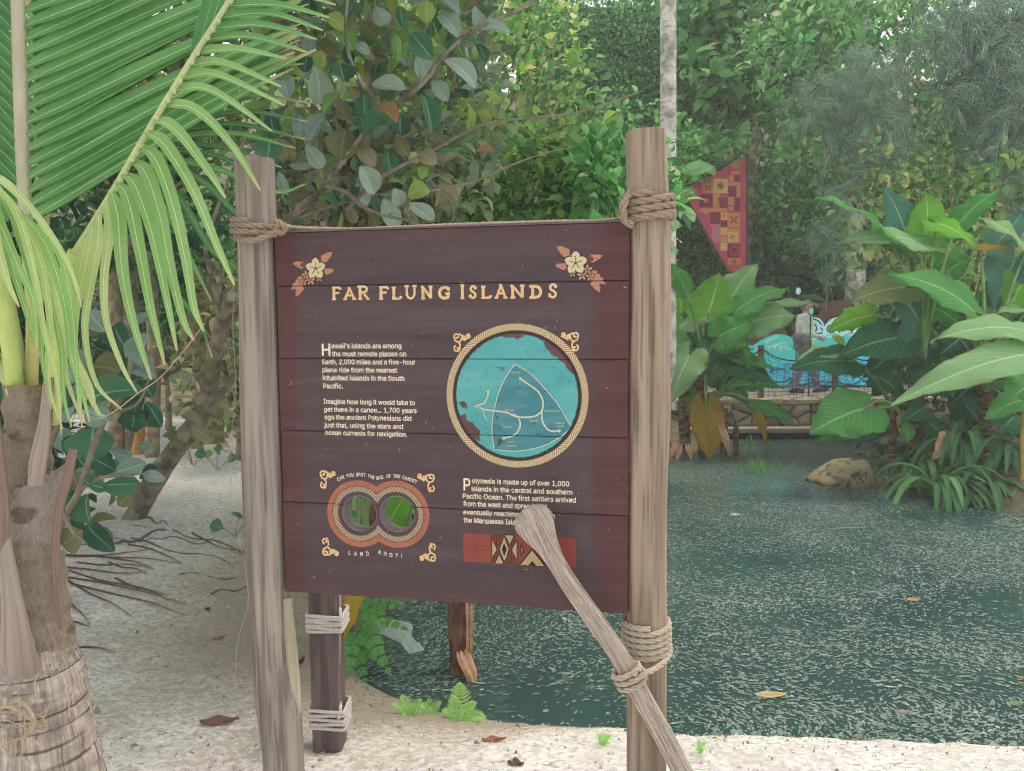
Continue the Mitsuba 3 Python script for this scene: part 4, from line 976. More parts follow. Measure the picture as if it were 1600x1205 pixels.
part(pers, 'body', mikit.ply(limb_mesh(bones, .016, 4), mat('m_skin', lambda p, n, uv: mix(srgb('#b58a78'), srgb('#c99c88'), fbm(p.x * 20, p.y * 20, p.z * 20, 2)), .6, .3), True))
sh = [((pelv + [0, 0, -.03], .152), (chest, .165)), ((chest, .165), (neck - [0, 0, .05], .088))]
for s, e, w in ((shL, elL, wrL), (shR, elR, wrR)): sh += [((chest + [0, 0, .1], .11), (s, .08)), ((s, .08), (e, .064)), ((e, .062), (w - (w - e) * .12, .046))]
part(pers, 'shirt', mikit.ply(limb_mesh(sh, .022, 6), mat('m_shirt', lambda p, n, uv: mix(srgb('#a3aea6'), srgb('#d3ddd2'), fbm(p.x * 7, p.y * 7, p.z * 5, 3)), .85, .15), True))
tr = [((pelv - [0, 0, .02], .15), (pelv - [0, 0, .08], .14))]
for h, k, a in ((hipL, kneL, ankL), (hipR, kneR, ankR)): tr += [((h, .112), (k, .085)), ((k, .085), (a + [0, 0, .05], .075))]
def trouser(p, n, uv):
    a, b, c = voronoi(p.x * 16 + p.y * 9, p.z * 16); return mix(mix(srgb('#5b5f7c'), srgb('#8286a3'), c), srgb('#b3b0bd'), smoothstep(.25, .15, a) * .8)
part(pers, 'trousers', mikit.ply(limb_mesh(tr, .022, 6), mat('m_trousers', trouser, .85, .15), True))
for a, t in ((ankL, toeL), (ankR, toeR)): part(pers, 'shoe', mikit.ply(limb_mesh([((a - [.035, 0, .045], .045), (a + [.03, 0, -.03], .05)), ((a + [.03, 0, -.035], .05), (t, .038))], .016, 3), mat('m_shoe', srgb('#47506b'), .7, .3) if 'm_shoe' not in scene else 'm_shoe', True))
hair = limb_mesh([((headc + [-.03, 0, .03], .088), (headc + [.0, 0, .05], .082)), ((headc + [-.05, 0, 0], .07), (headc + [-.05, 0, -.05], .05))], .016, 3)
part(pers, 'hair', mikit.ply(hair, mat('m_hair', srgb('#8d8680'), .8, .2), True))
bag = limb_mesh([((J(1241, -.2, 1.02), .11), (J(1247, -.22, .98), .12)), ((J(1241, -.2, .88), .1), (J(1250, -.22, .86), .1))], .03, 5)
bg = part(pers, 'bag', mikit.ply(bag, mat('m_bag', lambda p, n, uv: mix(srgb('#4a4d52'), srgb('#85888a'), fbm(p.x * 16, p.y * 16, p.z * 16, 3)), .8, .2), True), 'dark grey shoulder bag')
P = smooth_path([J(1247, -.26, 1.1), J(1254, -.2, 1.3), J(1257, -.05, 1.46), J(1254, .12, 1.38)], 16); part(pers, 'bag_strap', mikit.ply(tube(P, .018, 8)[:2], 'm_ink', 40))

TONE[0], SAT[0] = 1.0, 1.0


# ---------------------------------------------------------------- leaf blades
def veined(a, b, vein, n=9, edge=None):
    def fn(p, nn, uv):
        s = dr.abs(uv.x); t = (uv.y - .45 * s) * n
        l = dr.abs(t - dr.floor(t) - .5)
        k = dr.maximum(1 - smoothstep(.025, .07, s), (1 - smoothstep(.04, .11, l)) * .6 * (1 - .5 * s))
        c = mix(a, b, .6 * fbm(p.x * 9, p.y * 9, p.z * 9, 3) + .4 * smoothstep(.0, .4, l) * .8)
        c = mix(c, vein, k * .85)
        if edge is not None: c = mix(c, edge, smoothstep(.86, 1.0, s + .16 * (fbm(uv.y * 9, s * 3, p.x, 2) - .5)) * .85)
        sp = noise(p.x * 60, p.y * 60, p.z * 60)
        return mix(c, mi.Color3f(srgb('#a9a27a')), smoothstep(.93, .97, sp) * .35)
    return fn
G = {'bright': ('#66b038', '#80c04c', '#bcd988'), 'green': ('#459044', '#58a452', '#98c888'), 'dark': ('#2f6446', '#3e7a58', '#86b095'), 'blue': ('#478070', '#589480', '#a0c4b2'), 'pale': ('#84b87c', '#9cca90', '#cce2b8'), 'olive': ('#859264', '#9aa674', '#c4c89a'), 'mid': ('#55a054', '#6ab064', '#acd098')}
for k, (a, b, c) in G.items():
    thin('m_taro_' + k, veined(srgb(a), srgb(b), srgb(c), 9, srgb('#a08a5c') if k == 'pale' else None), .8, .38)
thin('m_taro_yellow', veined(srgb('#a9802a'), srgb('#cdaa45'), srgb('#8aa04a'), 8, srgb('#94642e')), .7, .5)
LZ[0] = 1.35
mat('m_petiole', lambda p, n, uv: mix(srgb('#4c7038'), srgb('#7d9c58'), fbm(p.x * 8, p.y * 8, p.z * 5, 3)), .45, .4)
mat('m_petiole_dark', lambda p, n, uv: mix(srgb('#34502f'), srgb('#557446'), fbm(p.x * 8, p.y * 8, p.z * 5, 3)), .5, .3)
mat('m_stem_brown', lambda p, n, uv: mix(srgb('#3f2f27'), srgb('#7d6350'), smoothstep(.25, .75, fbm(p.x * 12, p.y * 12, p.z * 26, 4))), .9, .2, lambda p, n, uv: fbm(p.x * 20, p.y * 20, p.z * 60, 3), .03)
mat('m_stem_red', lambda p, n, uv: mix(srgb('#4a3129'), srgb('#83594a'), smoothstep(.25, .75, fbm(p.x * 30, p.y * 30, p.z * 8, 4))), .85, .25, grain_b, .01)


def taro_blade(P0, P1, n, W, fold=.18, arch=.12, seed=0, droop=.0):
    "heart-shaped wavy blade from its attachment P0 to its tip P1; W = full width in metres"
    rng = np.random.default_rng(seed)
    L = np.linalg.norm(P1 - P0); y = (P1 - P0) / L; x = norm(np.cross(y, n)); z = np.cross(x, y)
    ty = np.concatenate([np.linspace(-.30, 0, 8)[:-1], np.linspace(0, 1, 22)])
    ts = np.linspace(0, 1, 9)
    def w(t): # outer half width
        t = np.asarray(t, float)
        a = np.where(t < .05, np.sqrt(np.clip(1 - ((t - .05) / .37) ** 2, 0, 1)), np.clip(1 - ((t - .05) / .95) ** 2.0, 0, 1))
        return .5 * a
    V, UV, F = [], [], []
    ph = rng.uniform(0, 6, 4)
    for s in (-1, 1):
        base = len(V) * 1
        rows = []
        for t in ty:
            wi = 0 if t >= 0 else min(.42 * (-t) ** .9, float(w(t)) * .98)
            wo = max(float(w(t)), wi + .001)
            for q in ts:
                e = wi + (wo - wi) * q
                rip = .035 * q * np.sin((t - .45 * q) * 9 * 2 * np.pi + ph[0]) + .10 * q ** 2 * np.sin(t * 13 + ph[1] + s) + .05 * q * np.sin(t * 6 + ph[2] * s)
                edge = 1 + .03 * q * np.sin(t * 40 + ph[3]) + .02 * q * np.sin(t * 71 + ph[2])
                xx = s * e * W * edge; yy = t * L
                zz = fold * e * W * (1 - .9 * q * q) + rip * W * .55 + arch * L * (4 * t * (1 - t) if t > 0 else 2.2 * t) - droop * L * q * q * .2
                V.append(P0 + x * xx + y * yy + z * zz); UV.append((s * (e / max(wo, 1e-4)), t))
        nt, ns = len(ty), len(ts)
        for i in range(nt - 1):
            for j in range(ns - 1):
                a = base + i * ns + j; q4 = (a, a + 1, a + ns + 1, a + ns)
                F.append(q4 if s == 1 else q4[::-1])
    return np.array(V), np.array(F), np.array(UV)


_pseed = [100]
def taro_leaf(parent, p0, p1, W, tone, d0, d1, n=(0, -.5, .9), crown=None, fold=.18, arch=.1, stalk=True, label=None, r=.016):
    _pseed[0] += 1
    P0, P1 = at(*p0, d0), at(*p1, d1)
    y_ = norm(P1 - P0); x_ = norm(np.cross(y_, norm(np.array(n, float)))); yi = norm([y_ @ RT, y_ @ UP]); app = abs((x_ @ RT) * yi[1] - (x_ @ UP) * yi[0])
    Wm = W * d0 / FPX * 1.28 / max(app, .40)
    v, f, uv = taro_blade(P0, P1, norm(np.array(n, float)), Wm, fold, arch, _pseed[0])
    k = part(parent, 'leaf', mikit.ply((v, f), 'm_taro_' + tone, True, uv=uv), label)
    if stalk and crown is not None:
        c = np.array(crown, float); mid = c * .45 + P0 * .55; mid[2] += .12 * np.linalg.norm(P0 - c) ; 
        Q = smooth_path([c, c * .75 + mid * .25 + [0, 0, .05], mid, P0 - norm(P1 - P0) * .0], 16)
        part(k, 'stalk', mikit.ply(tube(Q, np.linspace(r * 1.7, r * .55, 16), 8)[:2], 'm_petiole' if tone in ('bright', 'pale', 'mid', 'green', 'yellow') else 'm_petiole_dark', True))
    return k


# ---------------------------------------------------------------- middle clump, growing out of the far water
z8 = lambda x, y: (1000 + x / 2.667, 380 + y / 2.667)
mid = thing('elephant_ear', 'bright clump of big-leaved elephant ears in the water just right of the right post', 'plant')
DM = 11.3
def cr(px, py, d): return at(px, py, d)
crA, crB = cr(*z8(275, 560), DM), cr(*z8(330, 640), DM + .15)
ML = [((285, 290), (330, 122), 160, 'bright', (0, -1, .1), 0), ((172, 292), (140, 163), 112, 'bright', (.3, -1, .1), 0), ((185, 190), (124, 82), 70, 'green', (-.2, -.8, .6), 0), ((372, 255), (490, 85), 110, 'pale', (-.4, -.7, .6), 0), ((395, 292), (620, 188), 70, 'mid', (.1, -.35, .9), 0), ((455, 335), (655, 302), 120, 'pale', (.05, -.75, .65), 0), ((520, 272), (745, 262), 34, 'pale', (0, -.45, .9), 1), ((205, 470), (128, 668), 120, 'pale', (-.3, -.8, .5), 0), ((165, 348), (322, 318), 70, 'pale', (0, -.5, .8), 0), ((215, 400), (138, 515), 95, 'dark', (-.2, -.8, .5), 0), ((395, 515), (562, 590), 75, 'dark', (.2, -.7, .7), 0), ((365, 585), (448, 668), 80, 'mid', (.3, -.8, .5), 0), ((500, 680), (655, 765), 55, 'green', (.2, -.6, .8), 1), ((275, 690), (285, 908), 125, 'yellow', (.1, -1, .15), 0), ((485, 700), (522, 838), 40, 'yellow', (.3, -1, .1), 1), ((480, 545), (425, 430), 60, 'green', (0, -.9, .4), 1), ((440, 590), (600, 605), 45, 'green', (0, -.5, .8), 1), ((330, 470), (470, 440), 90, 'green', (0, -.7, .7), 0), ((300, 420), (250, 560), 80, 'dark', (0, -.9, .3), 0), ((180, 540), (220, 640), 90, 'dark', (-.2, -.9, .3), 0), ((420, 480), (560, 530), 50, 'mid', (0, -.5, .8), 1), ((250, 640), (190, 720), 70, 'green', (0, -.8, .6), 1), ((350, 540), (370, 430), 80, 'mid', (.2, -.9, .3), 0), ((330, 390), (470, 330), 110, 'mid', (.1, -.8, .55), 0), ((250, 330), (190, 240), 110, 'green', (-.2, -.9, .35), 0), ((240, 440), (330, 540), 90, 'green', (.1, -.9, .4), 0), ((160, 440), (110, 330), 90, 'mid', (-.2, -.9, .4), 0), ((300, 560), (400, 560), 70, 'dark', (0, -.8, .5), 1), ((420, 400), (330, 440), 60, 'bright', (0, -.8, .5), 0)]
for i, (a, b, W, tone, nn, ci) in enumerate(ML):
    dj = DM + .35 * math.sin(i * 2.4)
    taro_leaf(mid, z8(*a), z8(*b), W / 2.667, tone, dj, dj - .12, nn, (crA, crB)[ci], label='old yellow leaf hanging to the water' if (tone == 'yellow' and W > 60) else None, r=.022)
for p, w in ((((182, 620), (185, 760), (188, 920)), 24), (((248, 490), (250, 600), (262, 920)), 17), (((350, 690), (352, 800), (345, 915)), 15), (((400, 760), (400, 905)), 11)):
    Q = smooth_path([np.r_[at(*z8(*q), DM + .1), w / 2.667 * DM / FPX] for q in p], 18)
    part(mid, 'stem', mikit.ply(tube(Q[:, :3], Q[:, 3], 12, bump=lambda t, a: 1 + .08 * np.sin(t * 46) + .06 * np.sin(3 * a + t * 9))[:2], 'm_stem_brown', 50))
mat('m_dryleaf', lambda p, n, uv: mix(srgb('#8f6a4c'), srgb('#c39a74'), fbm(p.x * 20, p.y * 20, p.z * 20, 3)), .9, .1)
for a, b, W in (((150, 830), (118, 912), 26), ((165, 850), (150, 915), 26), ((200, 850), (215, 912), 24), ((128, 870), (110, 910), 22), ((345, 780), (372, 890), 34)):
    v, f, uv = taro_blade(at(*z8(*a), DM - .2), at(*z8(*b), DM - .25), np.array([0, -1, .2]), W / 2.667 * DM / FPX, .5, .1, W); part(mid, 'dry_leaf', mikit.ply((v, f), 'm_dryleaf', True))

# ---------------------------------------------------------------- right clump
rc = thing('elephant_ear', 'tall dark clump of huge-leaved elephant ears filling the right side beyond the pond', 'plant')
DR = 9.0
z7 = lambda x, y: (1000 + x / 2.667, y / 2.667)
c1_, c2_, c3_ = at(1442, 560, DR + .1), at(1540, 610, DR), at(1395, 640, DR + .2)
mat_n = {}
RL = [(z7(1110, 985), z7(1018, 783), 125, 'blue', (-.2, -1, .2), 0, .3), (z7(1185, 1000), z7(1190, 798), 155, 'bright', (0, -1, .1), 0, .2), (z7(1235, 930), z7(1402, 1035), 95, 'bright', (.2, -.7, .7), 0, 0), (z7(1040, 990), z7(728, 828), 70, 'mid', (-.2, -.35, .9), 0, 0), (z7(1170, 1012), z7(822, 1018), 85, 'pale', (0, -.6, .8), 0, 0), (z7(1610, 1045), z7(1408, 912), 95, 'pale', (0, -.6, .8), 1, .2), (z7(1320, 945), z7(1505, 788), 55, 'green', (-.5, -.4, .6), 0, .3), (z7(1420, 1032), z7(1575, 1058), 30, 'yellow', (0, -.6, .8), 1, .3), (z8(1565, 60), z8(1470, 270), 150, 'blue', (-.3, -.9, .3), 1, .4), (z8(1610, 120), z8(1520, 305), 120, 'bright', (-.3, -.9, .3), 1, .3), (z8(1105, 185), z8(868, 252), 110, 'olive', (0, -.75, .65), 0, 0), (z8(1390, 285), z8(1028, 128), 145, 'mid', (-.1, -.7, .7), 1, -.2), (z8(1165, 335), z8(1060, 205), 235, 'blue', (-.1, -.85, .5), 0, .1), (z8(1075, 395), z8(826, 474), 140, 'dark', (0, -.8, .6), 0, -.1), (z8(865, 492), z8(625, 522), 105, 'dark', (0, -.8, .6), 2, 0), (z8(825, 455), z8(652, 492), 50, 'pale', (0, -.45, .9), 2, .1), (z8(965, 302), z8(778, 372), 85, 'bright', (0, -.7, .7), 0, .3), (z8(1620, 462), z8(1032, 684), 120, 'pale', (-.1, -.75, .65), 1, -.9), (z8(1620, 372), z8(1212, 410), 95, 'pale', (0, -.6, .8), 1, -.6), (z8(1240, 520), z8(1310, 655), 240, 'dark', (.1, -.85, .5), 1, .2), (z8(930, 690), z8(705, 795), 165, 'mid', (.05, -.75, .7), 2, -.3), (z8(850, 785), z8(732, 832), 50, 'green', (0, -.5, .8), 2, -.2), (z8(1610, 655), z8(1432, 736), 75, 'mid', (0, -.6, .8), 1, -.5), (z8(1620, 590), z8(1522, 672), 110, 'mid', (-.2, -.8, .5), 1, -.4), (z8(1610, 285), z8(1488, 292), 40, 'pale', (0, -.4, .9), 1, 0), (z8(1115, 762), z8(1112, 835), 50, 'green', (0, -1, .3), 2, 0), (z8(960, 750), z8(850, 830), 90, 'dark', (0, -.8, .5), 2, .2), (z8(1200, 745), z8(1265, 815), 80, 'dark', (.2, -.9, .3), 2, .2), (z8(1180, 690), z8(1090, 745), 70, 'dark', (0, -.8, .5), 2, .1), (z8(1250, 440), z8(1370, 540), 130, 'dark', (.2, -.9, .3), 1, .5), (z8(1450, 480), z8(1400, 620), 150, 'dark', (0, -.9, .3), 1, .6), (z8(1560, 330), z8(1490, 440), 120, 'dark', (0, -.9, .4), 1, .6), (z8(1050, 560), z8(960, 640), 80, 'dark', (0, -.8, .5), 2, .5), (z8(1340, 660), z8(1420, 760), 110, 'dark', (0, -.9, .3), 1, .6), (z7(1500, 1000), z7(1600, 880), 90, 'blue', (0, -.9, .4), 1, .7), (z8(1280, 120), z8(1380, 60), 80, 'green', (0, -.7, .6), 1, .7), (z8(1500, 560), z8(1600, 640), 120, 'dark', (0, -.9, .3), 1, .6), (z8(1150, 420), z8(1050, 520), 120, 'dark', (0, -.9, .4), 0, .3), (z8(1200, 260), z8(1330, 340), 130, 'green', (.1, -.8, .5), 0, .3), (z8(1330, 400), z8(1240, 470), 120, 'dark', (0, -.9, .4), 1, .5), (z8(1450, 200), z8(1560, 260), 120, 'green', (.1, -.8, .5), 1, .5), (z8(1000, 560), z8(1090, 640), 110, 'dark', (.1, -.9, .4), 0, .4), (z8(1380, 590), z8(1290, 680), 130, 'dark', (-.1, -.9, .4), 1, .4), (z8(1500, 400), z8(1590, 500), 120, 'blue', (.1, -.9, .4), 1, .5), (z8(1040, 470), z8(930, 560), 90, 'dark', (0, -.85, .5), 0, .3), (z8(1300, 20), z8(1220, 120), 90, 'green', (-.1, -.9, .4), 0, .4), (z8(1110, 40), z8(1000, 10), 80, 'mid', (0, -.6, .7), 0, .3), (z8(1560, 720), z8(1480, 800), 110, 'dark', (-.1, -.9, .4), 1, .4)]
for i, (a, b, W, tone, nn, ci, dd) in enumerate(RL):
    d = DR + dd
    taro_leaf(rc, a, b, W / 2.667, tone, d, d - .15 * (1 if dd > -.5 else 2.5), nn, (c1_, c2_, c3_)[ci], r=.022, fold=.16, arch=.09, label='huge pale leaf with browned edges reaching toward the pond' if i == 17 else None)
for p, w in (((z8(1180, 330), z8(1165, 480), z8(1150, 700), z8(1150, 1000)), 28), ((z8(1440, 540), z8(1445, 700), z8(1455, 860), z8(1455, 1060)), 30), ((z8(1055, 700), z8(1040, 950)), 16)):
    Q = smooth_path([np.r_[at(*q, DR + .25), w / 2.667 * DR / FPX] for q in p], 20)
    part(rc, 'stem', mikit.ply(tube(Q[:, :3], Q[:, 3], 12, bump=lambda t, a: 1 + .08 * np.sin(t * 46) + .06 * np.sin(3 * a + t * 9))[:2], 'm_stem_brown', 50))
Q = smooth_path([at(1603, 640, 8.2), at(1598, 690, 8.2), at(1597, 745, 8.2), at(1585, 790, 8.25)], 12); part(rc, 'old_stalk', mikit.ply(tube(Q, np.linspace(.035, .014, 12), 8)[:2], mat('m_oldstalk', lambda p, n, uv: mix(srgb('#8a6a2c'), srgb('#b99a48'), fbm(p.x * 9, p.y * 9, p.z * 9, 3)), .6, .3), True), 'yellowing old leaf stalk at the water')
v, f, uv = taro_blade(at(*z8(1270, 815), 8.7), at(*z8(1215, 905), 8.65), np.array([.2, -1, .2]), 26 * 8.7 / FPX, .6, .1, 5); part(rc, 'dry_leaf', mikit.ply((v, f), 'm_dryleaf', True))

# ---------------------------------------------------------------- strap-leaved plants at the right bank
LZ[0] = 1.65
thin('m_strap', lambda p, n, uv: mix(mix(srgb('#2f5a3c'), srgb('#4d7c4c'), fbm(p.x * 3, p.y * 3, p.z * 3, 2)), srgb('#8fae84'), (1 - smoothstep(.03, .12, dr.abs(uv.x))) * .35), .5, .3)
thin('m_strap_light', lambda p, n, uv: mix(mix(srgb('#4d8450'), srgb('#7da868'), fbm(p.x * 3, p.y * 3, p.z * 3, 2)), srgb('#a6c294'), (1 - smoothstep(.03, .12, dr.abs(uv.x))) * .4), .7, .3)
def ribbon(P, w, nrm, fold=.25, taper=1.0, ns=2):
    "a leaf strip along the path P, full width w (array or number), folded along the middle"
    P = np.asarray(P, float); n = len(P); t = norm(np.gradient(P, axis=0))
    x = norm(np.cross(t, np.asarray(nrm, float))); z = np.cross(x, t)
    w = np.broadcast_to(w, (n,))
    V, F, UV = [], [], []
    for sd in (-1, 1):
        S = sd * np.linspace(0, 1, ns + 1)
        v = P[:, None] + .5 * w[:, None, None] * S[None, :, None] * x[:, None] + .5 * w[:, None, None] * fold * np.abs(S)[None, :, None] * z[:, None]
        k = ns + 1; o = sum(len(q) for q in V)
        f = np.array([(i * k + j, i * k + j + 1, (i + 1) * k + j + 1, (i + 1) * k + j) for i in range(n - 1) for j in range(k - 1)])
        V.append(v.reshape(-1, 3)); F.append((f if sd == 1 else f[:, ::-1]) + o); UV.append(np.stack(np.broadcast_arrays(S[None], np.linspace(0, 1, n)[:, None]), -1).reshape(-1, 2))
    return np.vstack(V), np.vstack(F), np.vstack(UV)
srng = np.random.default_rng(5)
for base, cnt, Lm, lab, light in (((1462, 772, 8.55), 34, .85, 'nearest glossy strap-leaved lily arching over the water below the pale leaf', .45), ((1535, 775, 8.5), 34, .85, 'strap-leaved lily at the right bank beside the yellow stalk', .25), ((1505, 705, 9.0), 34, .8, 'dark strap-leaved lily higher in the shade under the elephant ears', .1), ((1425, 735, 9.1), 24, .6, 'small strap-leaved lily standing behind the pond rock', .1), ((1580, 720, 8.7), 26, .75, 'strap-leaved lily at the right edge behind the yellow stalk', .1)):
    k = thing('strap_lily', lab, 'plant', 'strap-leaved lilies on the right bank') if False else thing('strap_lily', lab, 'plant')
    c = at(*base)
    for i in range(cnt):
        a = srng.uniform(0, 2 * np.pi) if i > cnt * .55 else srng.uniform(-2.9, -.3)
        L = Lm * srng.uniform(.7, 1.25); el = srng.uniform(.7, 1.3)
        P = [c + [0, 0, 0.0]]; d = np.array([math.cos(a) * math.cos(el), math.sin(a) * math.cos(el), math.sin(el)])
        for s in range(9):
            P.append(P[-1] + d * L / 9); d = norm(d + [0, 0, -.30 * (1 + .06 * s)])
        w = srng.uniform(.06, .095) * np.sin(np.pi * np.clip(np.linspace(.12, .985, 10), 0, 1)) ** .55
        v, f, uv = ribbon(P, w, np.array([0, 0, 1]) - .2 * np.array([math.cos(a), math.sin(a), 0]), .35)
        part(k, 'leaf', mikit.ply((v, f), 'm_strap_light' if srng.random() < light else 'm_strap', True, uv=uv))

TONE[0], SAT[0] = 1.15, .84
# ---------------------------------------------------------------- the coconut palm at the left
palm = thing('coconut_palm', 'young coconut palm with fibrous trunk and sweeping fronds at the left edge', 'palm tree')
DP = 2.32
def trunk_col(p, n, uv):
    f = fbm(uv.x * 150, uv.y * 12, 2, 3); r = fbm(uv.x * 5, uv.y * 46, 4, 3); g = fbm(p.x * 14, p.y * 14, p.z * 14, 3)
    c = mix(srgb('#8b7d73'), srgb('#c2b4a8'), smoothstep(.25, .75, .5 * f + .5 * g))
    t = uv.y * 30 + .5 * fbm(uv.x * 6, 1, 3, 2); k = dr.abs(t - dr.floor(t) - .5)
    c = mix(c, srgb('#574638'), smoothstep(.36, .48, k) * smoothstep(.35, .6, r) * .9)
    tick = noise(uv.x * 95, dr.floor(t) * 3.1)
    c = mix(c, srgb('#5f4e41'), smoothstep(.78, .9, tick) * .6)
    return mix(c, srgb('#d3c2ae'), smoothstep(.62, .8, fbm(uv.x * 40, uv.y * 60, 9, 3)) * .5)
LZ[0] = 1.25
mat('m_palm_trunk', trunk_col, .9, .15, lambda p, n, uv: fbm(uv.x * 150, uv.y * 20, 2, 3) + 1.2 * fbm(uv.x * 8, uv.y * 90, 1, 2), .010)
TP = [(45, 640, 22), (44, 760, 29), (42, 870, 40), (45, 940, 50), (52, 1010, 60), (58, 1060, 70), (64, 1120, 75), (74, 1205, 82), (84, 1300, 88), (92, 1420, 96), (96, 1520, 108)]
Q = smooth_path([np.r_[at(a, b, DP), w * DP / FPX] for a, b, w in TP], 120)
def rings(t, a):
    s = t * 22 + .35 * np.sin(a + .7) + .12 * np.sin(3 * a); fr = s - np.floor(s)
    return 1 + .05 * (fr - .5) * np.clip((t - .33) * 5, 0, 1) + .02 * np.sin(2 * a + 5 * t) + .012 * np.sin(23 * a + 3 * np.sin(s))
v, f, uv = tube(Q[:, :3], Q[:, 3], 64, bump=rings)
part(palm, 'trunk', mikit.ply((v, f), 'm_palm_trunk', True, uv=uv))
TONE[0] = .85
def sheath_col(a, b, dk):
    def fn(p, n, uv):
        f1 = fbm(uv.x * 60 + uv.y * 25, uv.y * 8, 1, 3); f2 = fbm(uv.x * 60 - uv.y * 30, uv.y * 8, 6, 3)
        c = mix(a, b, .25 + .5 * smoothstep(.3, .75, dr.maximum(f1, f2)) + .25 * fbm(uv.x * 3, uv.y * 30, 4, 3))
        return mix(c, dk, smoothstep(.62, .75, fbm(p.x * 9, p.y * 9, p.z * 16, 3)) * .7)
    return fn
mat('m_sheath', sheath_col(srgb('#83705f'), srgb('#b7a48e'), srgb('#655244')), .95, .1, lambda p, n, uv: fbm(uv.x * 70 + uv.y * 30, uv.y * 9, 1, 3) + fbm(uv.x * 70 - uv.y * 30, uv.y * 9, 3, 3) + 3 * fbm(p.x * 8, p.y * 8, p.z * 40, 2), .006)
mat('m_sheath_grey', sheath_col(srgb('#8a7c72'), srgb('#c0b2a6'), srgb('#5d5048')), .95, .1, lambda p, n, uv: fbm(uv.x * 70 + uv.y * 30, uv.y * 9, 1, 3) + 2.5 * fbm(p.x * 12, p.y * 12, p.z * 30, 2), .007)
def shell(pts, off, a0, a1, top_fn, mname, n=46, m=40, flare=0, parent=palm, label=None):
    "a sheet wrapped round the trunk line; pts (px, py, half width) bottom to top; top_fn(u) shortens it raggedly"
    Qs = smooth_path([np.r_[at(a, b, DP), w * DP / FPX] for a, b, w in pts], 60)
    us = np.linspace(0, 1, m); V, UV = [], []
    for i in range(n):
        for u in us:
            t = (i / (n - 1)) * top_fn(u); q = np.array([np.interp(t * 59, np.arange(60), Qs[:, k]) for k in range(4)])
            an = math.radians(a0 + (a1 - a0) * u); rr = q[3] + off + flare * t ** 3 + .0035 * math.sin(9 * u * 6.28 + 7 * t) * t + .004 * math.sin(31 * t + 3 * u)
            V.append(q[:3] + rr * np.array([math.sin(an), -math.cos(an), 0])); UV.append((u * (a1 - a0) / 90, t * 2))
    F = np.array([(i * m + j, i * m + j + 1, (i + 1) * m + j + 1, (i + 1) * m + j) for i in range(n - 1) for j in range(m - 1)])
    part(parent, 'fibre_sheath', mikit.ply((np.array(V), F), mname, True, uv=np.array(UV)), label)
jag = lambda s: (lambda u: 1 - .03 * abs(math.sin(u * 40 + s)) - .02 * abs(math.sin(u * 97 + s)))
shell([(44, 790, 37), (43, 700, 33), (42, 600, 31)], .001, -180, 180, lambda u: 1 - .004 * math.sin(u * 30), 'm_sheath', label='upper brown fibre tube with straight-cut top')
shell([(42, 905, 45), (42, 850, 42), (50, 780, 39), (58, 715, 40)], .006, -100, 95, lambda u: (.55 + .45 * u ** .8) * jag(1)(u), 'm_sheath_grey', flare=.008, label='grey ragged fibre sheath slanting up to the right')
shell([(55, 1030, 58), (48, 950, 52), (46, 880, 47), (45, 830, 43)], .008, -60, 110, lambda u: (.7 + .3 * math.sin(u * 3.1)) * jag(2)(u), 'm_sheath', flare=.01)
shell([(62, 1100, 71), (55, 1040, 63), (50, 985, 57)], .006, -120, 60, lambda u: (.95 - .35 * u) * jag(4)(u), 'm_sheath_grey', flare=.006)
mat('m_stub', lambda p, n, uv: mix(srgb('#7f7066'), srgb('#a3948a'), fbm(uv.x * 24, uv.y * 3, 2, 3)), .8, .2, lambda p, n, uv: fbm(uv.x * 40, uv.y * 4, 2, 3), .004)
mat('m_stub_red', lambda p, n, uv: mix(srgb('#69534b'), srgb('#8f766b'), fbm(uv.x * 24, uv.y * 3, 2, 3)), .8, .2, lambda p, n, uv: fbm(uv.x * 40, uv.y * 4, 2, 3), .004)
def stub(P, bs, lab=None, name='old_petiole', parent=palm):
    Qs = smooth_path([np.r_[at(a, b, d), w * d / FPX] for a, b, d, w in P], 24)
    v, f, uv = tube(Qs[:, :3], Qs[:, 3], 16); c = np.repeat(Qs[:, :3], 16, 0)
    v[:-2] = c + (v[:-2] - c) * np.array([1, .45, .9])
    return part(parent, name, mikit.ply((v, f), bs, 60, ) if False else mikit.ply((v, f), bs, True, uv=uv), lab)
stub([(6, 770, 2.2, 7), (6, 830, 2.19, 10), (14, 900, 2.17, 15), (22, 960, 2.15, 20), (30, 1030, 2.20, 30), (42, 1100, 2.31, 30)], 'm_stub', 'broad pale petiole stub on the left of the trunk')
stub([(115, 702, 2.26, 7), (104, 750, 2.25, 9), (91, 800, 2.25, 8), (86, 870, 2.25, 7), (88, 930, 2.25, 5), (95, 985, 2.24, 3)], 'm_stub_red', 'pinkish cut petiole stub on the right of the trunk')
stub([(72, 600, 2.24, 5), (70, 660, 2.24, 10), (60, 720, 2.23, 14), (55, 760, 2.23, 12)], 'm_stub')
stub([(80, 590, 2.25, 4), (76, 640, 2.25, 7), (70, 700, 2.24, 9), (66, 735, 2.24, 7)], 'm_stub_red')
stub([(-12, 640, 2.2, 10), (-2, 720, 2.2, 11), (4, 800, 2.19, 12), (2, 880, 2.18, 12)], 'm_stub_red')
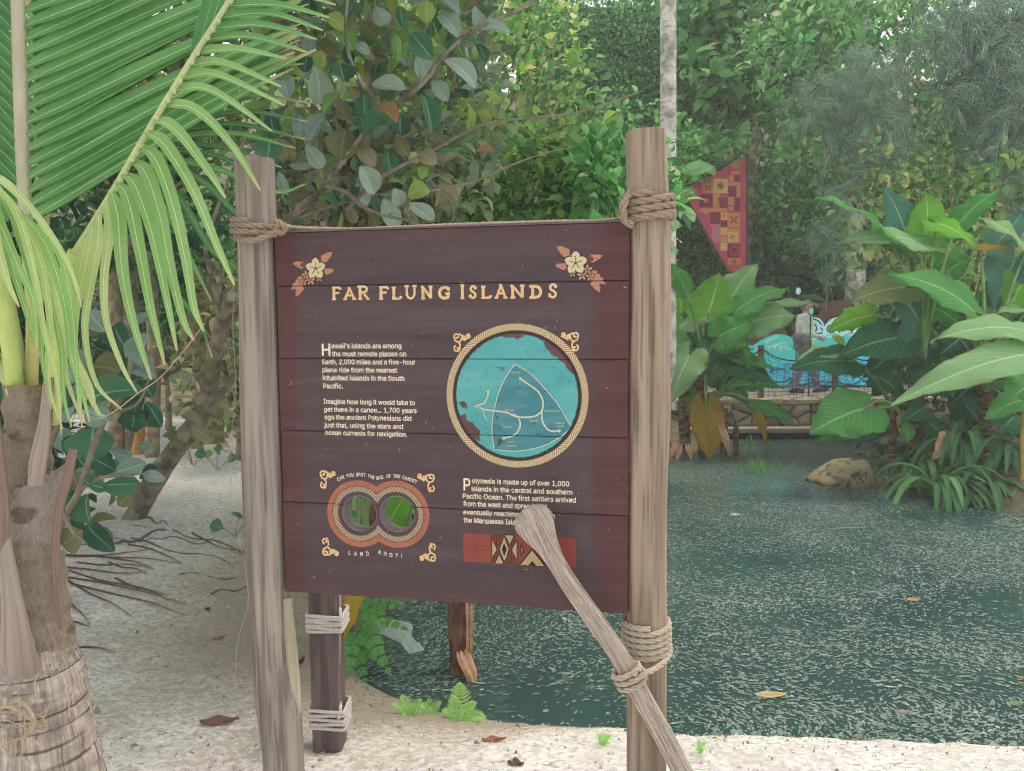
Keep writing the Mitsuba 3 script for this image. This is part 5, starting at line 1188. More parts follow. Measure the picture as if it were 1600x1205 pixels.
# dry fibre loops
mat('m_fibre', lambda p, n, uv: mix(srgb('#8d7a5c'), srgb('#b3a284'), fbm(p.x * 60, p.y * 60, p.z * 60, 2)), .85, .15)
for i, P in enumerate(([(0, 1110), (30, 1095), (55, 1125), (40, 1150), (10, 1160)], [(0, 1122), (45, 1138), (72, 1142), (66, 1120), (40, 1118), (38, 1160), (28, 1185)], [(10, 1187), (35, 1178), (45, 1140), (60, 1120), (85, 1098)], [(5, 1130), (2, 1160), (15, 1175), (8, 1140), (30, 1130)], [(0, 1104), (25, 1108), (60, 1128), (80, 1100)], [(58, 1100), (54, 1070), (60, 1050)], [(100, 1150), (112, 1085), (120, 1060)], [(118, 1120), (135, 1095), (146, 1118)])):
    Qs = smooth_path([at(a, b, 2.14 + .01 * math.sin(k * 2 + i) + .05 * (a > 90)) for k, (a, b) in enumerate(P)], 26)
    w = .010 if i in (0, 4) else .0045
    v, f, uv = ribbon(Qs, w * np.sin(np.pi * np.linspace(.06, .97, 26)) ** .5, (0, -1, .3), .3); part(palm, 'dry_fibre', mikit.ply((v, f), 'm_fibre', True))
fr = np.random.default_rng(9); m = MB()
for i in range(170):
    y0 = fr.uniform(610, 1060); ii = int(np.interp(y0, [640, 1205], [0, 70])); hw = np.interp(y0, [600, 870, 1010, 1120], [32, 46, 62, 76]); cx = np.interp(y0, [600, 1010, 1205], [45, 52, 74])
    a = fr.uniform(-1.4, 1.5); px = cx + hw * math.sin(a) * 1.05; dd = DP - hw * DP / FPX * math.cos(a) * 1.08
    p0 = at(px, y0, dd); d = np.array([fr.normal() * .5, -.15, fr.normal()]); Qs = [p0, p0 + d * .012, p0 + d * .024 + [0, 0, -.008]]
    v, f, uv = ribbon(Qs, [.0013, .0011, .0005], (0, -1, .2), 0, ns=1); m.add(v, f)
part(palm, 'loose_fibres', m.ply('m_fibre'), kind='stuff')

TONE[0] = 1.4
# fronds
def leaflet_mat(a, b, rib, tr=.8):
    def fn(p, n, uv):
        s = dr.abs(uv.x); c = mix(a, b, fbm(p.x * 10, p.y * 10, p.z * 10, 2)); c = mix(c, mi.Color3f(a) * .85, smoothstep(.0, .15, uv.x) * .35)
        c = mix(c, rib, (1 - smoothstep(.03, .10, s)) * .8); c = mix(c, srgb('#cdc08a'), smoothstep(.88, 1.0, uv.y) * .9)
        st = noise(p.x * 130, p.y * 130, p.z * 130); return mix(c, srgb('#dfe0b0'), smoothstep(.93, .97, st) * .4)
    return fn
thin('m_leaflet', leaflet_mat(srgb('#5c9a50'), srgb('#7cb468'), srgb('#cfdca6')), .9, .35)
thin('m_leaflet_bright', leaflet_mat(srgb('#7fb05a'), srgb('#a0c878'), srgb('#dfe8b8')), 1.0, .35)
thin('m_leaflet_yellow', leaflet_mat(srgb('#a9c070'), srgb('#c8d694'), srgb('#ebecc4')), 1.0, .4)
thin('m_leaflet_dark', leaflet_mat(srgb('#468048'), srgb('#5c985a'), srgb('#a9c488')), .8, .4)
def rachis_mat(name, a, b): return mat(name, lambda p, n, uv: mix(a, b, fbm(p.x * 30, p.y * 30, p.z * 6, 3)), .55, .35)
rachis_mat('m_rachis_grey', srgb('#938a74'), srgb('#b3aa93')); rachis_mat('m_rachis_green', srgb('#8a9a5c'), srgb('#a9b478')); rachis_mat('m_rachis_yellow', srgb('#93aa48'), srgb('#b0c066')); rachis_mat('m_rachis_tan', srgb('#a89a4c'), srgb('#c3b66a'))
def rachis(frond, P, bs, n=40, name='rachis'):
    Qs = smooth_path([np.r_[at(a, b, d), w * d / FPX] for a, b, d, w in P], n)
    part(frond, name, mikit.ply(tube(Qs[:, :3], Qs[:, 3], 12)[:2], bs, True)); return Qs
def blade(frond, P, W, bs, nrm, fold=.45):
    n = len(P); t = np.linspace(0, 1, n); w = W * np.minimum(1, (t + .05) / .22) ** .7 * np.clip(1 - t, 0.012, 1) ** .42 * (1 - .25 * t)
    v, f, uv = ribbon(P, w, nrm, fold); part(frond, 'leaflet', mikit.ply((v, f), bs, True, uv=uv))
lr = np.random.default_rng(14)
def grow(p, d, L, g, n=14, wob=.02):
    P = [np.array(p, float)]; d = norm(np.array(d, float))
    for s in range(n - 1):
        P.append(P[-1] + d * L / (n - 1)); d = norm(d + np.array([0, 0, -g * (.25 + 1.5 * s / n)]) + wob * lr.normal(size=3) * .5)
    return np.array(P)
# frond A: upright behind, comb of leaflets
fa = part(palm, 'frond', mikit.ply(tube(smooth_path([np.r_[at(a, b, d), w * d / FPX] for a, b, d, w in ((50, 640, 2.34, 12), (50, 560, 2.34, 11), (50, 480, 2.35, 10), (44, 400, 2.36, 9.5), (38, 330, 2.36, 10))], 20)[:, :3], .017, 12)[:2], 'm_rachis_tan', True), 'upright frond whose grey midrib runs up out of the photo')
Qa = rachis(fa, [(40, 350, 2.36, 9.5), (36, 250, 2.36, 10.5), (32, 120, 2.35, 10.5), (28, 0, 2.34, 9.5), (24, -150, 2.32, 8), (20, -420, 2.25, 5)], 'm_rachis_grey')
for i, py in enumerate(np.arange(342, -400, -21.5)):
    k = (342 - py) / 340; x = np.interp(py, [-150, 0, 120, 250, 350], [24, 28, 32, 36, 40])
    p = at(x + 8, py, 2.345); a = math.radians(31 - 7 * min(k, 1.3) + lr.normal() * 1.2)
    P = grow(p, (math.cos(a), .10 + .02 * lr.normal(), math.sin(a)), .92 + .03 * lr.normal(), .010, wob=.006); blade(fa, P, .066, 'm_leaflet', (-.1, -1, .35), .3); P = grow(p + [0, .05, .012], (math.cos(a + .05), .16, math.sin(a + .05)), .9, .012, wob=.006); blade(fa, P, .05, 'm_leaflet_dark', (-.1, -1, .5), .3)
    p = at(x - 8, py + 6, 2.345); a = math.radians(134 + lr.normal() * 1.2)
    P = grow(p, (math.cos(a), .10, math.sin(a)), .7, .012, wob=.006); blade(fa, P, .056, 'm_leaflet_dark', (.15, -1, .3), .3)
# frond B: sweeping up to the right, leaflets falling on its near side
fb = part(palm, 'frond', mikit.ply(tube(smooth_path([np.r_[at(a, b, d)] for a, b, d in ((78, 660, 2.3), (84, 600, 2.28), (88, 520, 2.25), (96, 450, 2.22), (118, 395, 2.18))], 20), np.linspace(.028, .020, 20), 12)[:2], 'm_rachis_yellow', True), 'frond sweeping up to the right with long drooping leaflets')
Qb = rachis(fb, [(112, 410, 2.19, 9), (150, 345, 2.14, 6.5), (185, 285, 2.1, 5.2), (215, 232, 2.08, 4.8), (255, 165, 2.06, 4.5), (300, 92, 2.05, 4.2), (340, 30, 2.05, 4), (390, -50, 2.06, 3.6), (440, -130, 2.08, 3)], 'm_rachis_green')
def pxpath(P, d0, d1, n=20):
    d = np.linspace(d0, d1, len(P)); return smooth_path([at(a, b, e) for (a, b), e in zip(P, d)], n)
BL = [[(392, -45), (450, -50), (540, -35)], [(378, -28), (440, -32), (530, -10)], [(365, -10), (430, -15), (525, 8)], [(352, 10), (430, 8), (515, 28)], [(340, 28), (420, 22), (505, 48)], [(330, 45), (410, 40), (495, 62)], [(320, 62), (390, 58), (480, 82)], [(308, 82), (370, 78), (448, 92)], [(296, 102), (350, 100), (440, 136)], [(282, 122), (340, 118), (445, 165)], [(268, 142), (330, 142), (425, 205)], [(255, 163), (305, 172), (360, 225), (407, 298)],
      [(240, 185), (275, 205), (320, 262), (352, 310)], [(228, 207), (258, 228), (302, 300), (338, 385), (366, 446)], [(216, 228), (242, 248), (268, 315), (288, 400), (302, 480), (318, 518)], [(204, 250), (228, 272), (250, 340), (264, 415), (285, 500), (302, 532)], [(194, 270), (212, 292), (236, 360), (256, 450), (276, 548)], [(184, 286), (200, 312), (217, 390), (234, 480), (257, 570)], [(174, 302), (184, 340), (190, 420), (206, 500), (236, 594)], [(164, 318), (170, 362), (162, 430), (165, 500), (190, 572), (214, 614)], [(154, 336), (152, 382), (140, 450), (132, 520), (150, 600), (190, 640)], [(143, 355), (135, 410), (118, 480), (118, 560), (150, 640), (165, 650)], [(134, 372), (122, 430), (104, 500), (102, 580), (128, 660)]]
for i, P in enumerate(BL):
    Qs = pxpath(P, 2.07 if i < 14 else 2.10, 1.98 if 10 < i < 20 else 2.05, 22)
    blade(fb, Qs, (.038 if i < 12 else .048) if i < 19 else .030, 'm_leaflet_bright' if i < 19 and i > 6 else ('m_leaflet' if i <= 6 else 'm_leaflet_yellow'), (.25, -1, .5) if i < 12 else (.75, -.75, .15), .4)
for i, s in enumerate(np.linspace(.62, .98, 9)):
    q = Qb[int(s * 39)]; a = math.radians(100 - 30 * s); P = grow(q[:3] + [0, .01, 0], (math.cos(a), .30, math.sin(a)), .55, .03); blade(fb, P, .028, 'm_leaflet_dark', (0, -1, .5))
thread = pxpath([(320, 505), (290, 545), (250, 590), (215, 615), (180, 642), (150, 655), (125, 640), (112, 660)], 1.99, 2.05, 40); part(fb, 'thread', mikit.ply(tube(thread, .0016, 5)[:2], 'm_fibre', True), 'thin pale thread linking the leaflet tips')
part(fb, 'thread', mikit.ply(tube(pxpath([(365, 446), (364, 520), (368, 600), (362, 680), (360, 720), (366, 800), (380, 870), (388, 940), (372, 1000), (366, 1068)], 2.03, 2.1, 40), .0006, 5)[:2], 'm_fibre', True))
# frond C: pale narrow leaflets falling on the left
fc = part(palm, 'frond', mikit.ply(tube(smooth_path([at(27, 680, 2.32), at(22, 600, 2.29), at(8, 480, 2.22), at(-12, 400, 2.14), at(-40, 320, 2.08)], 20), np.linspace(.026, .020, 20), 14)[:2], 'm_rachis_yellow', True), 'young frond with thick yellow-green stalk at the left edge')
CL = [[(-30, 280), (-5, 330), (20, 420), (45, 500), (60, 558)], [(-20, 270), (20, 330), (60, 410), (95, 500), (120, 590), (128, 668)], [(-15, 290), (30, 350), (70, 440), (95, 540), (100, 620), (112, 668)], [(0, 296), (45, 360), (85, 450), (110, 540), (140, 600), (150, 640)], [(10, 310), (40, 400), (62, 480), (66, 560), (80, 640)], [(20, 318), (60, 400), (78, 500), (76, 600), (98, 670)], [(-30, 300), (0, 350), (30, 420), (52, 470), (58, 545)], [(5, 300), (30, 340), (52, 420), (70, 520), (90, 600), (96, 680)], [(30, 330), (70, 380), (100, 470), (112, 560), (130, 620), (140, 660)], [(-20, 310), (-5, 380), (12, 440), (30, 480)], [(60, 350), (95, 400), (112, 480), (120, 580), (124, 650)], [(-25, 262), (25, 300), (75, 360), (110, 420), (128, 480)]]
for i, P in enumerate(CL):
    Qs = pxpath(P, 2.10 - .008 * i, 2.02 - .006 * i, 22); blade(fc, Qs, .024 if i % 3 else .03, 'm_leaflet_yellow' if i % 2 else 'm_leaflet_bright', (.6 - .1 * (i % 4), -.9, .2), .5)
# node swellings where the leaflets leave the midrib
for i, s_ in enumerate(np.linspace(.16, .80, 19)):
    q = Qb[int(s_ * 39)]; b_ = trimesh.creation.icosphere(1); b_.vertices = b_.vertices * [.008, .007, .009] + q[:3] + [.006, -.004, 0]; part(fb, 'leaf_node', mikit.ply(b_, 'm_rachis_green', True))
# further fronds of the same crown, arching over the bank above the frame
for i, (az, el) in enumerate(((105, 68), (135, 64), (180, 60), (225, 62))):
    fo = part(palm, 'frond', mikit.ply(tube(grow(at(45, 640, DP), (math.cos(math.radians(az)) * math.cos(math.radians(el)), math.sin(math.radians(az)) * math.cos(math.radians(el)), math.sin(math.radians(el))), 3.6, .045, 26, 0), np.linspace(.02, .005, 26), 8)[:2], 'm_rachis_green', True), 'frond arching high over the sand')
    R_ = grow(at(45, 640, DP), (math.cos(math.radians(az)) * math.cos(math.radians(el)), math.sin(math.radians(az)) * math.cos(math.radians(el)), math.sin(math.radians(el))), 3.6, .045, 60, 0); R_ = R_
    for j in range(24, 60):
        p = R_[j]; t = norm(R_[j] - R_[j - 1]); sd_ = norm(np.cross(t, [0, 0, 1.0]))
        if (p - EYE) @ UP / max((p - EYE) @ FW, .05) < .56 and (p - EYE) @ FW > 0: continue
        for g_ in (1, -1):
            Q_ = grow(p, sd_ * g_ + t * .55, .62, .02, 8)
            if any((q - EYE) @ UP / max((q - EYE) @ FW, .05) < .52 and (q - EYE) @ FW > 0 for q in Q_): continue
            blade(fo, Q_, .06, 'm_leaflet', (0, 0, 1), .3)
# frond D: duller leaflets behind
fd = part(palm, 'frond', mikit.ply(tube(smooth_path([at(95, 560, 2.45), at(130, 440, 2.5), at(200, 300, 2.55), at(280, 210, 2.6), at(330, 120, 2.62)], 24), np.linspace(.02, .008, 24), 10)[:2], 'm_rachis_green', True), 'shaded frond behind the others')
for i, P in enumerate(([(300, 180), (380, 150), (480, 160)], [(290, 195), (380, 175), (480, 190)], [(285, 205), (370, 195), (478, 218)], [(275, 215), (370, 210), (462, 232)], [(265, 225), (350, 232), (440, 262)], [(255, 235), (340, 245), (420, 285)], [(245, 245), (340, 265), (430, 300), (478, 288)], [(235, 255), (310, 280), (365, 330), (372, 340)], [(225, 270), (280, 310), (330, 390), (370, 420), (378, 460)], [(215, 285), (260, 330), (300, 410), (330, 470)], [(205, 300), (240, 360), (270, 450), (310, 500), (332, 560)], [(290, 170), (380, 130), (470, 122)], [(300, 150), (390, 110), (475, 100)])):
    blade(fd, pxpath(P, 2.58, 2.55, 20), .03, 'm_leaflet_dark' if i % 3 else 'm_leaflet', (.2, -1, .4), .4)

TONE[0] = 1.2
# ---------------------------------------------------------------- round-leaved pitch apple shrubs
def clusia_proto(curl, cup):
    t, s = np.meshgrid(np.linspace(0, 1, 13), np.linspace(-1, 1, 7), indexing='ij')
    w = .5 * np.sin(np.pi * np.clip(t * .94 + .03, 0, 1) ** 1.25) ** .62; w[0] = .03; w[-1] = .05
    v = np.stack([s * w, t, cup * np.abs(s) * w + curl * (t - t * t * 1.0) * 4 * .25 - curl * .35 * t * t + .012 * np.sin(7 * t + 3 * s)], -1).reshape(-1, 3)
    f = np.array([(i * 7 + j, i * 7 + j + 1, (i + 1) * 7 + j + 1, (i + 1) * 7 + j) for i in range(12) for j in range(6)])
    return mikit.ply((v, f), None, True, uv=np.stack([s, t], -1).reshape(-1, 2))
CLP = [clusia_proto(c, u) for c, u in ((.2, .35), (.45, .15), (-.2, .4), (.3, .6), (.1, -.25), (.6, .3))]
def clusia_mat(a, b, rib): return lambda p, n, uv: mix(mix(a, b, fbm(p.x * 12, p.y * 12, p.z * 12, 3)), rib, (1 - smoothstep(.025, .09, dr.abs(uv.x))) * (1 - .6 * uv.y) * .8)
for k, (a, b, c, tr) in {'deep': ('#2f5a46', '#3e6f58', '#8fb09a', .25), 'green': ('#3d7352', '#4f8a64', '#a3c6a8', .35), 'blue': ('#708f80', '#89a89c', '#b8cebf', .35), 'grey': ('#8aa494', '#a2baa8', '#c4d4c4', .45), 'olive': ('#6a7048', '#828557', '#a5a67c', .5), 'tan': ('#87805c', '#a09872', '#b9b290', .5), 'yellow': ('#8fb040', '#a9c45a', '#cbd78c', 1.0), 'lime': ('#6fa348', '#85b65a', '#b5d08a', .9), 'rust': ('#9a7446', '#b58d58', '#c9aa7c', .6)}.items():
    thin('m_clusia_' + k, clusia_mat(srgb(a), srgb(b), srgb(c)), tr, .27)
cq = np.random.default_rng(33)
def mat4(o, x, y, z): M = np.eye(4); M[:3, 0], M[:3, 1], M[:3, 2], M[:3, 3] = x, y, z, o; return T(M.tolist())
def clusia_leaf(parent, P0, P1, W, n, tone):
    L = np.linalg.norm(P1 - P0); y = (P1 - P0) / L; x = norm(np.cross(y, norm(np.array(n, float)))); z = np.cross(x, y)
    sh = dict(CLP[cq.integers(0, len(CLP))]); sh['bsdf'] = {'type': 'ref', 'id': 'm_clusia_' + tone}; sh['to_world'] = mat4(P0, x * W, y * L, z * L)
    return part(parent, 'leaf', sh)
LZ[0] = 1.4
mat('m_twig', lambda p, n, uv: mix(srgb('#5f5646'), srgb('#8d8470'), fbm(p.x * 20, p.y * 20, p.z * 20, 3)), .85, .2)
mat('m_bark_grey', lambda p, n, uv: mix(mix(srgb('#5c5348'), srgb('#8f8675'), smoothstep(.25, .75, fbm(p.x * 14, p.y * 14, p.z * 8, 4))), srgb('#b5b0a0'), smoothstep(.6, .75, fbm(p.x * 5, p.y * 5, p.z * 9, 3)) * .5), .9, .15, lambda p, n, uv: fbm(p.x * 40, p.y * 40, p.z * 22, 3), .012)
def branch(parent, P, r0, r1, bs='m_bark_grey', name='branch', n=26, sides=9):
    Qs = smooth_path([at(*q) if len(q) == 3 and q[0] > 20 or abs(q[0]) > 20 else np.array(q) for q in P], n)
    return part(parent, name, mikit.ply(tube(Qs, np.linspace(r0, r1, n), sides, bump=lambda t, a: 1 + .06 * np.sin(2 * a + t * 11) + .05 * np.sin(t * 37))[:2], bs, True))
shrub = thing('pitch_apple_shrub', 'dark green round-leaved shrub growing beside the palm trunk', 'shrub')
z4 = lambda x, y: (90 + x / 2.564, 380 + y / 2.564)
D4 = 3.0
SL = [((145, 740), (138, 868), 150, 'green'), ((250, 515), (140, 490), 92, 'olive'), ((128, 648), (300, 570), 96, 'green'), ((275, 690), (355, 610), 105, 'deep'), ((345, 500), (352, 366), 86, 'blue'), ((290, 435), (215, 322), 84, 'deep'), ((395, 540), (330, 455), 84, 'blue'), ((190, 355), (118, 270), 66, 'blue'), ((95, 345), (155, 290), 80, 'deep'), ((215, 830), (288, 862), 46, 'blue'), ((232, 918), (360, 880), 62, 'blue'), ((345, 925), (428, 948), 40, 'blue'), ((170, 972), (318, 962), 74, 'green'), ((195, 985), (100, 955), 64, 'green'), ((122, 1004), (125, 1132), 104, 'green'), ((120, 1125), (208, 1225), 72, 'deep'), ((95, 1030), (22, 1075), 62, 'deep'), ((100, 1150), (15, 1215), 92, 'olive'), ((75, 850), (150, 950), 92, 'deep'), ((200, 900), (170, 845), 76, 'deep'), ((60, 930), (15, 1010), 90, 'deep'), ((40, 950), (80, 1010), 60, 'deep'), ((215, 1005), (212, 1045), 26, 'olive'), ((300, 1012), (245, 1045), 56, 'olive'), ((45, 1080), (-10, 1125), 70, 'deep'), ((110, 660), (200, 712), 84, 'blue'), ((40, 560), (20, 650), 80, 'deep'), ((60, 655), (30, 710), 70, 'blue'), ((20, 480), (70, 560), 80, 'blue'), ((105, 780), (50, 850), 80, 'deep'), ((260, 960), (330, 1000), 60, 'olive'), ((10, 420), (50, 500), 90, 'deep'), ((150, 860), (220, 905), 70, 'deep'), ((190, 760), (150, 690), 60, 'deep'), ((380, 620), (340, 550), 60, 'deep'), ((90, 1000), (60, 920), 60, 'olive')]
stem_px = [(40, 930), (60, 870), (95, 815), (120, 770), (140, 720), (150, 670), (175, 630), (200, 590), (200, 540)]
branch(shrub, [(70, 905, 3.25), (95, 820, 3.18), (125, 765, 3.12), (145, 700, 3.1), (170, 645, 3.12), (200, 590, 3.15), (205, 530, 3.18)], .016, .008, 'm_twig')
branch(shrub, [(95, 790, 3.1), (112, 828, 3.02), (135, 850, 2.98)], .010, .005, 'm_twig'); branch(shrub, [(125, 765, 3.12), (165, 745, 3.08), (230, 740, 3.02)], .009, .004, 'm_twig')
branch(shrub, [(70, 905, 3.25), (60, 760, 3.35), (100, 640, 3.4), (130, 540, 3.45), (150, 480, 3.5)], .014, .006, 'm_twig'); branch(shrub, [(170, 645, 3.12), (215, 630, 3.15), (240, 570, 3.2)], .008, .004, 'm_twig')
for i, (a, b, W, tone) in enumerate(SL):
    d = D4 + .22 * (tone in ('deep', 'olive')) + .18 * cq.random() + .12 * (i % 3 == 0)
    clusia_leaf(shrub, at(*z4(*a), d), at(*z4(*b), d - .03 + .05 * cq.normal()), W / 2.564 * d / FPX * 1.25, (.3 * cq.normal(), -1, .4 + .2 * cq.normal()), tone)
for i in range(70):
    px, py = cq.uniform(88, 235), cq.uniform(470, 850); d = cq.uniform(3.3, 3.7)
    if px > 170 and py > 760: continue
    a = cq.uniform(0, 6.28); L = cq.uniform(.07, .13); P0 = at(px, py, d)
    clusia_leaf(shrub, P0, P0 + L * np.array([math.cos(a), .3 * cq.normal(), math.sin(a)]), L * cq.uniform(.6, .85), (.4 * cq.normal(), -.8, .6), ('deep', 'deep', 'blue', 'olive')[cq.integers(0, 4)])

ctree = thing('pitch_apple_tree', 'large-leaved grey-green tree spreading above the left half of the board', 'tree')
z6 = lambda x, y: (400 + x / 2.4615, y / 2.4615)
branch(ctree, [(188, 850, 6.2), (215, 800, 6.2), (245, 745, 6.15), (280, 695, 6.0), (318, 640, 5.8), (335, 560, 5.5), (350, 490, 5.2), (395, 420, 4.95), (450, 345, 4.7), (510, 290, 4.5)], .10, .018, name='trunk', n=50, sides=14)
branch(ctree, [(500, 300, 4.52), (560, 220, 4.4), (603, 175, 4.3), (660, 130, 4.2), (684, 97, 4.2), (733, 53, 4.2), (822, 8, 4.2), (880, -40, 4.2)], .018, .008)
branch(ctree, [(540, 330, 4.5), (591, 280, 4.5), (684, 231, 4.6), (753, 195, 4.6), (843, 183, 4.6), (908, 175, 4.65), (1005, 142, 4.7)], .014, .004, 'm_twig')
branch(ctree, [(603, 175, 4.3), (560, 120, 4.2), (540, 60, 4.15), (545, -20, 4.1)], .012, .006); branch(ctree, [(510, 290, 4.5), (480, 220, 4.4), (450, 150, 4.3), (455, 60, 4.3)], .013, .006)
branch(ctree, [(335, 560, 5.5), (360, 500, 5.3), (410, 470, 5.2), (430, 430, 5.1)], .03, .012); branch(ctree, [(510, 290, 4.5), (540, 300, 4.3), (580, 330, 4.2), (640, 345, 4.2)], .016, .006, 'm_twig')
branch(ctree, [(350, 490, 5.2), (330, 430, 5.0), (322, 380, 4.9), (350, 300, 4.7), (390, 200, 4.5)], .022, .007); branch(ctree, [(320, 640, 5.8), (350, 610, 5.7), (385, 560, 5.6), (400, 480, 5.5)], .026, .014)
branch(ctree, [(730, 290, 4.7), (790, 262, 4.75), (850, 240, 4.8), (905, 228, 4.85)], .008, .003, 'm_twig'); branch(ctree, [(450, 345, 4.7), (560, 310, 4.6), (660, 300, 4.6), (740, 285, 4.7)], .014, .007, 'm_twig')
CT = [(230, 320, 90, 120, 88, 'grey'), (345, 305, 70, 125, 92, 'green'), (335, 555, 100, 118, 110, 'olive'), (510, 335, 5, 132, 62, 'grey'), (475, 510, -25, 132, 84, 'green'), (555, 485, 90, 84, 66, 'deep'), (290, 410, -50, 92, 55, 'lime'), (230, 490, -65, 130, 72, 'blue'), (165, 480, 80, 92, 58, 'blue'), (415, 410, -95, 112, 70, 'green'), (460, 395, -80, 84, 30, 'lime'), (500, 440, 20, 92, 80, 'rust'), (745, 95, -125, 132, 64, 'grey'), (905, 115, 5, 132, 46, 'grey'), (815, 160, 0, 102, 44, 'green'), (655, 45, -90, 94, 64, 'yellow'), (640, 180, -130, 122, 78, 'green'), (788, 270, 30, 150, 66, 'grey'), (660, 435, 75, 142, 62, 'green'), (710, 350, 55, 92, 54, 'grey'), (790, 370, 50, 72, 40, 'deep'), (570, 240, 60, 64, 50, 'blue'), (640, 255, 70, 92, 76, 'grey'), (345, 150, 50, 112, 66, 'lime'), (405, 185, 30, 64, 40, 'grey'), (255, 240, -70, 74, 58, 'yellow'), (190, 235, 110, 72, 60, 'deep'), (210, 180, -90, 82, 56, 'blue'), (545, 190, -90, 104, 38, 'lime'), (580, 190, -80, 74, 28, 'lime'), (355, 730, 175, 92, 62, 'deep'), (425, 690, 65, 114, 76, 'grey'), (625, 738, 180, 88, 76, 'yellow'), (540, 755, 70, 64, 58, 'grey'), (515, 820, 65, 122, 66, 'grey'), (635, 815, 35, 114, 58, 'grey'), (225, 600, 55, 114, 56, 'grey'), (60, 580, 80, 92, 88, 'green'), (90, 700, 85, 74, 40, 'blue'), (480, 800, 70, 104, 70, 'deep'), (645, 665, -60, 54, 48, 'yellow'), (110, 330, 60, 90, 70, 'blue'), (60, 480, 80, 100, 60, 'deep'), (330, 420, 80, 60, 60, 'olive'), (480, 60, 60, 90, 60, 'grey'), (560, 70, -100, 80, 50, 'green'), (430, 110, 40, 90, 60, 'olive'), (360, 50, -60, 80, 60, 'green'), (300, 80, 20, 80, 60, 'yellow'), (20, 300, 90, 90, 60, 'blue'), (700, 200, -20, 70, 40, 'lime'), (860, 60, 60, 80, 50, 'grey'), (750, 10, 20, 80, 50, 'blue'), (600, 120, 180, 90, 50, 'lime'), (620, 20, 0, 90, 30, 'blue'), (820, 30, -40, 70, 40, 'olive'), (870, 200, 60, 70, 40, 'deep'), (560, 560, 60, 80, 50, 'olive'), (420, 600, 40, 90, 60, 'tan'), (660, 610, 20, 70, 60, 'tan'), (740, 610, -30, 50, 36, 'tan'), (880, 580, -8, 70, 26, 'rust'), (600, 290, 30, 70, 44, 'yellow')]
for cx, cy, an, L, W, tone in CT:
    d = 4.15 + .25 * cq.random() + .15 * (tone in ('deep', 'olive', 'tan')); a = math.radians(an)
    P0, P1 = at(*z6(cx - .5 * L * math.cos(a), cy - .5 * L * math.sin(a)), d), at(*z6(cx + .5 * L * math.cos(a), cy + .5 * L * math.sin(a)), d - .03)
    clusia_leaf(ctree, P0, P1 + [0, .06 * cq.normal(), 0], W / 2.4615 * d / FPX * 1.12, (.3 * cq.normal(), -1, .45), tone)
for i in range(238):
    px, py = cq.uniform(395, 760), cq.uniform(-40, 350)
    if px > 690 and py > 180: continue
    d = cq.uniform(4.5, 5.3); a = cq.uniform(0, 6.28) if cq.random() < .3 else cq.normal(-1.2, .9); L = cq.uniform(.08, .16); P0 = at(px, py, d)
    tone = ('grey', 'green', 'lime', 'deep', 'olive', 'tan', 'green', 'lime', 'yellow', 'yellow')[cq.integers(0, 10)]
    if py > 200 and cq.random() < .5: tone = ('tan', 'olive')[cq.integers(0, 2)]
    clusia_leaf(ctree, P0, P0 + L * np.array([math.cos(a), .35 * cq.normal(), math.sin(a)]), L * cq.uniform(.5, .75), (.5 * cq.normal(), -.7, .6), tone)
for a, b, W, tone in (((500, 690), (560, 712), 50, 'tan'), ((600, 610), (555, 645), 50, 'tan'), ((540, 735), (610, 780), 60, 'tan'), ((440, 745), (500, 800), 56, 'olive'), ((610, 760), (690, 785), 30, 'tan'), ((550, 660), (590, 680), 40, 'olive'), ((620, 520), (610, 460), 46, 'olive'), ((520, 800), (480, 760), 50, 'tan'), ((420, 770), (470, 740), 50, 'olive'), ((640, 640), (680, 660), 40, 'tan')):
    clusia_leaf(ctree, at(*z4(*a), 5.4), at(*z4(*b), 5.35), W / 2.564 * 5.4 / FPX, (0, -.7, .7), tone)
rng = np.random.default_rng(38); C_ = np.array([at(rng.uniform(400, 770), rng.uniform(-60, 330), rng.uniform(5.0, 6.4)) for i in range(130)])
k_ = np.repeat(C_, 13, 0); d_ = norm(rng.standard_normal((len(k_), 3)) + [0, 0, .3]); pal_ = np.array([srgb(c) for c in ('#86a072', '#9ab080', '#a9bf6c', '#7f9a80', '#94a490')]); 
v, f, uv, col = leaves(k_ + d_ * .16 * rng.random((len(k_), 1)), norm(d_ + .5 * rng.standard_normal(d_.shape)), norm(np.array([0, -.5, 1.0]) + .5 * rng.standard_normal(d_.shape)), .12 * np.exp(.2 * rng.standard_normal(len(k_))), .075, np.clip(pal_[rng.integers(0, 5, len(k_))] * np.exp(.2 * rng.standard_normal((len(k_), 1))), 0, .8))
part(ctree, 'foliage', mikit.ply((v, f), 'm_foliage', color=col), kind='stuff')

TONE[0], SAT[0] = 1.7, .9


# ---------------------------------------------------------------- shrubs and trees behind: clumps of small leaves on branches
PAL = {'mid': [srgb(c) for c in ('#4d7d46', '#5f9152', '#6b9a58', '#3f6c42')], 'dark': [srgb(c) for c in ('#33563a', '#3f6744', '#4b7450', '#2b4a36')], 'lime': [srgb(c) for c in ('#7fa648', '#97b858', '#6a9a4c', '#b3c66c')],
       'olive': [srgb(c) for c in ('#6d7048', '#7f8258', '#8e8a64', '#5c6644', '#979274')], 'tan': [srgb(c) for c in ('#8a8260', '#9a9070', '#777552', '#6a6f4c')], 'fresh': [srgb(c) for c in ('#5f9f58', '#78b068', '#4f8c52', '#86b872', '#4c8450')], 'ivy': [srgb(c, 1.5) for c in ('#466e46', '#588456', '#3a6040', '#688e60')],
       'needle': [srgb(c, .62) for c in ('#7a9a86', '#88a896', '#6c8a78', '#9ab4a2')]}
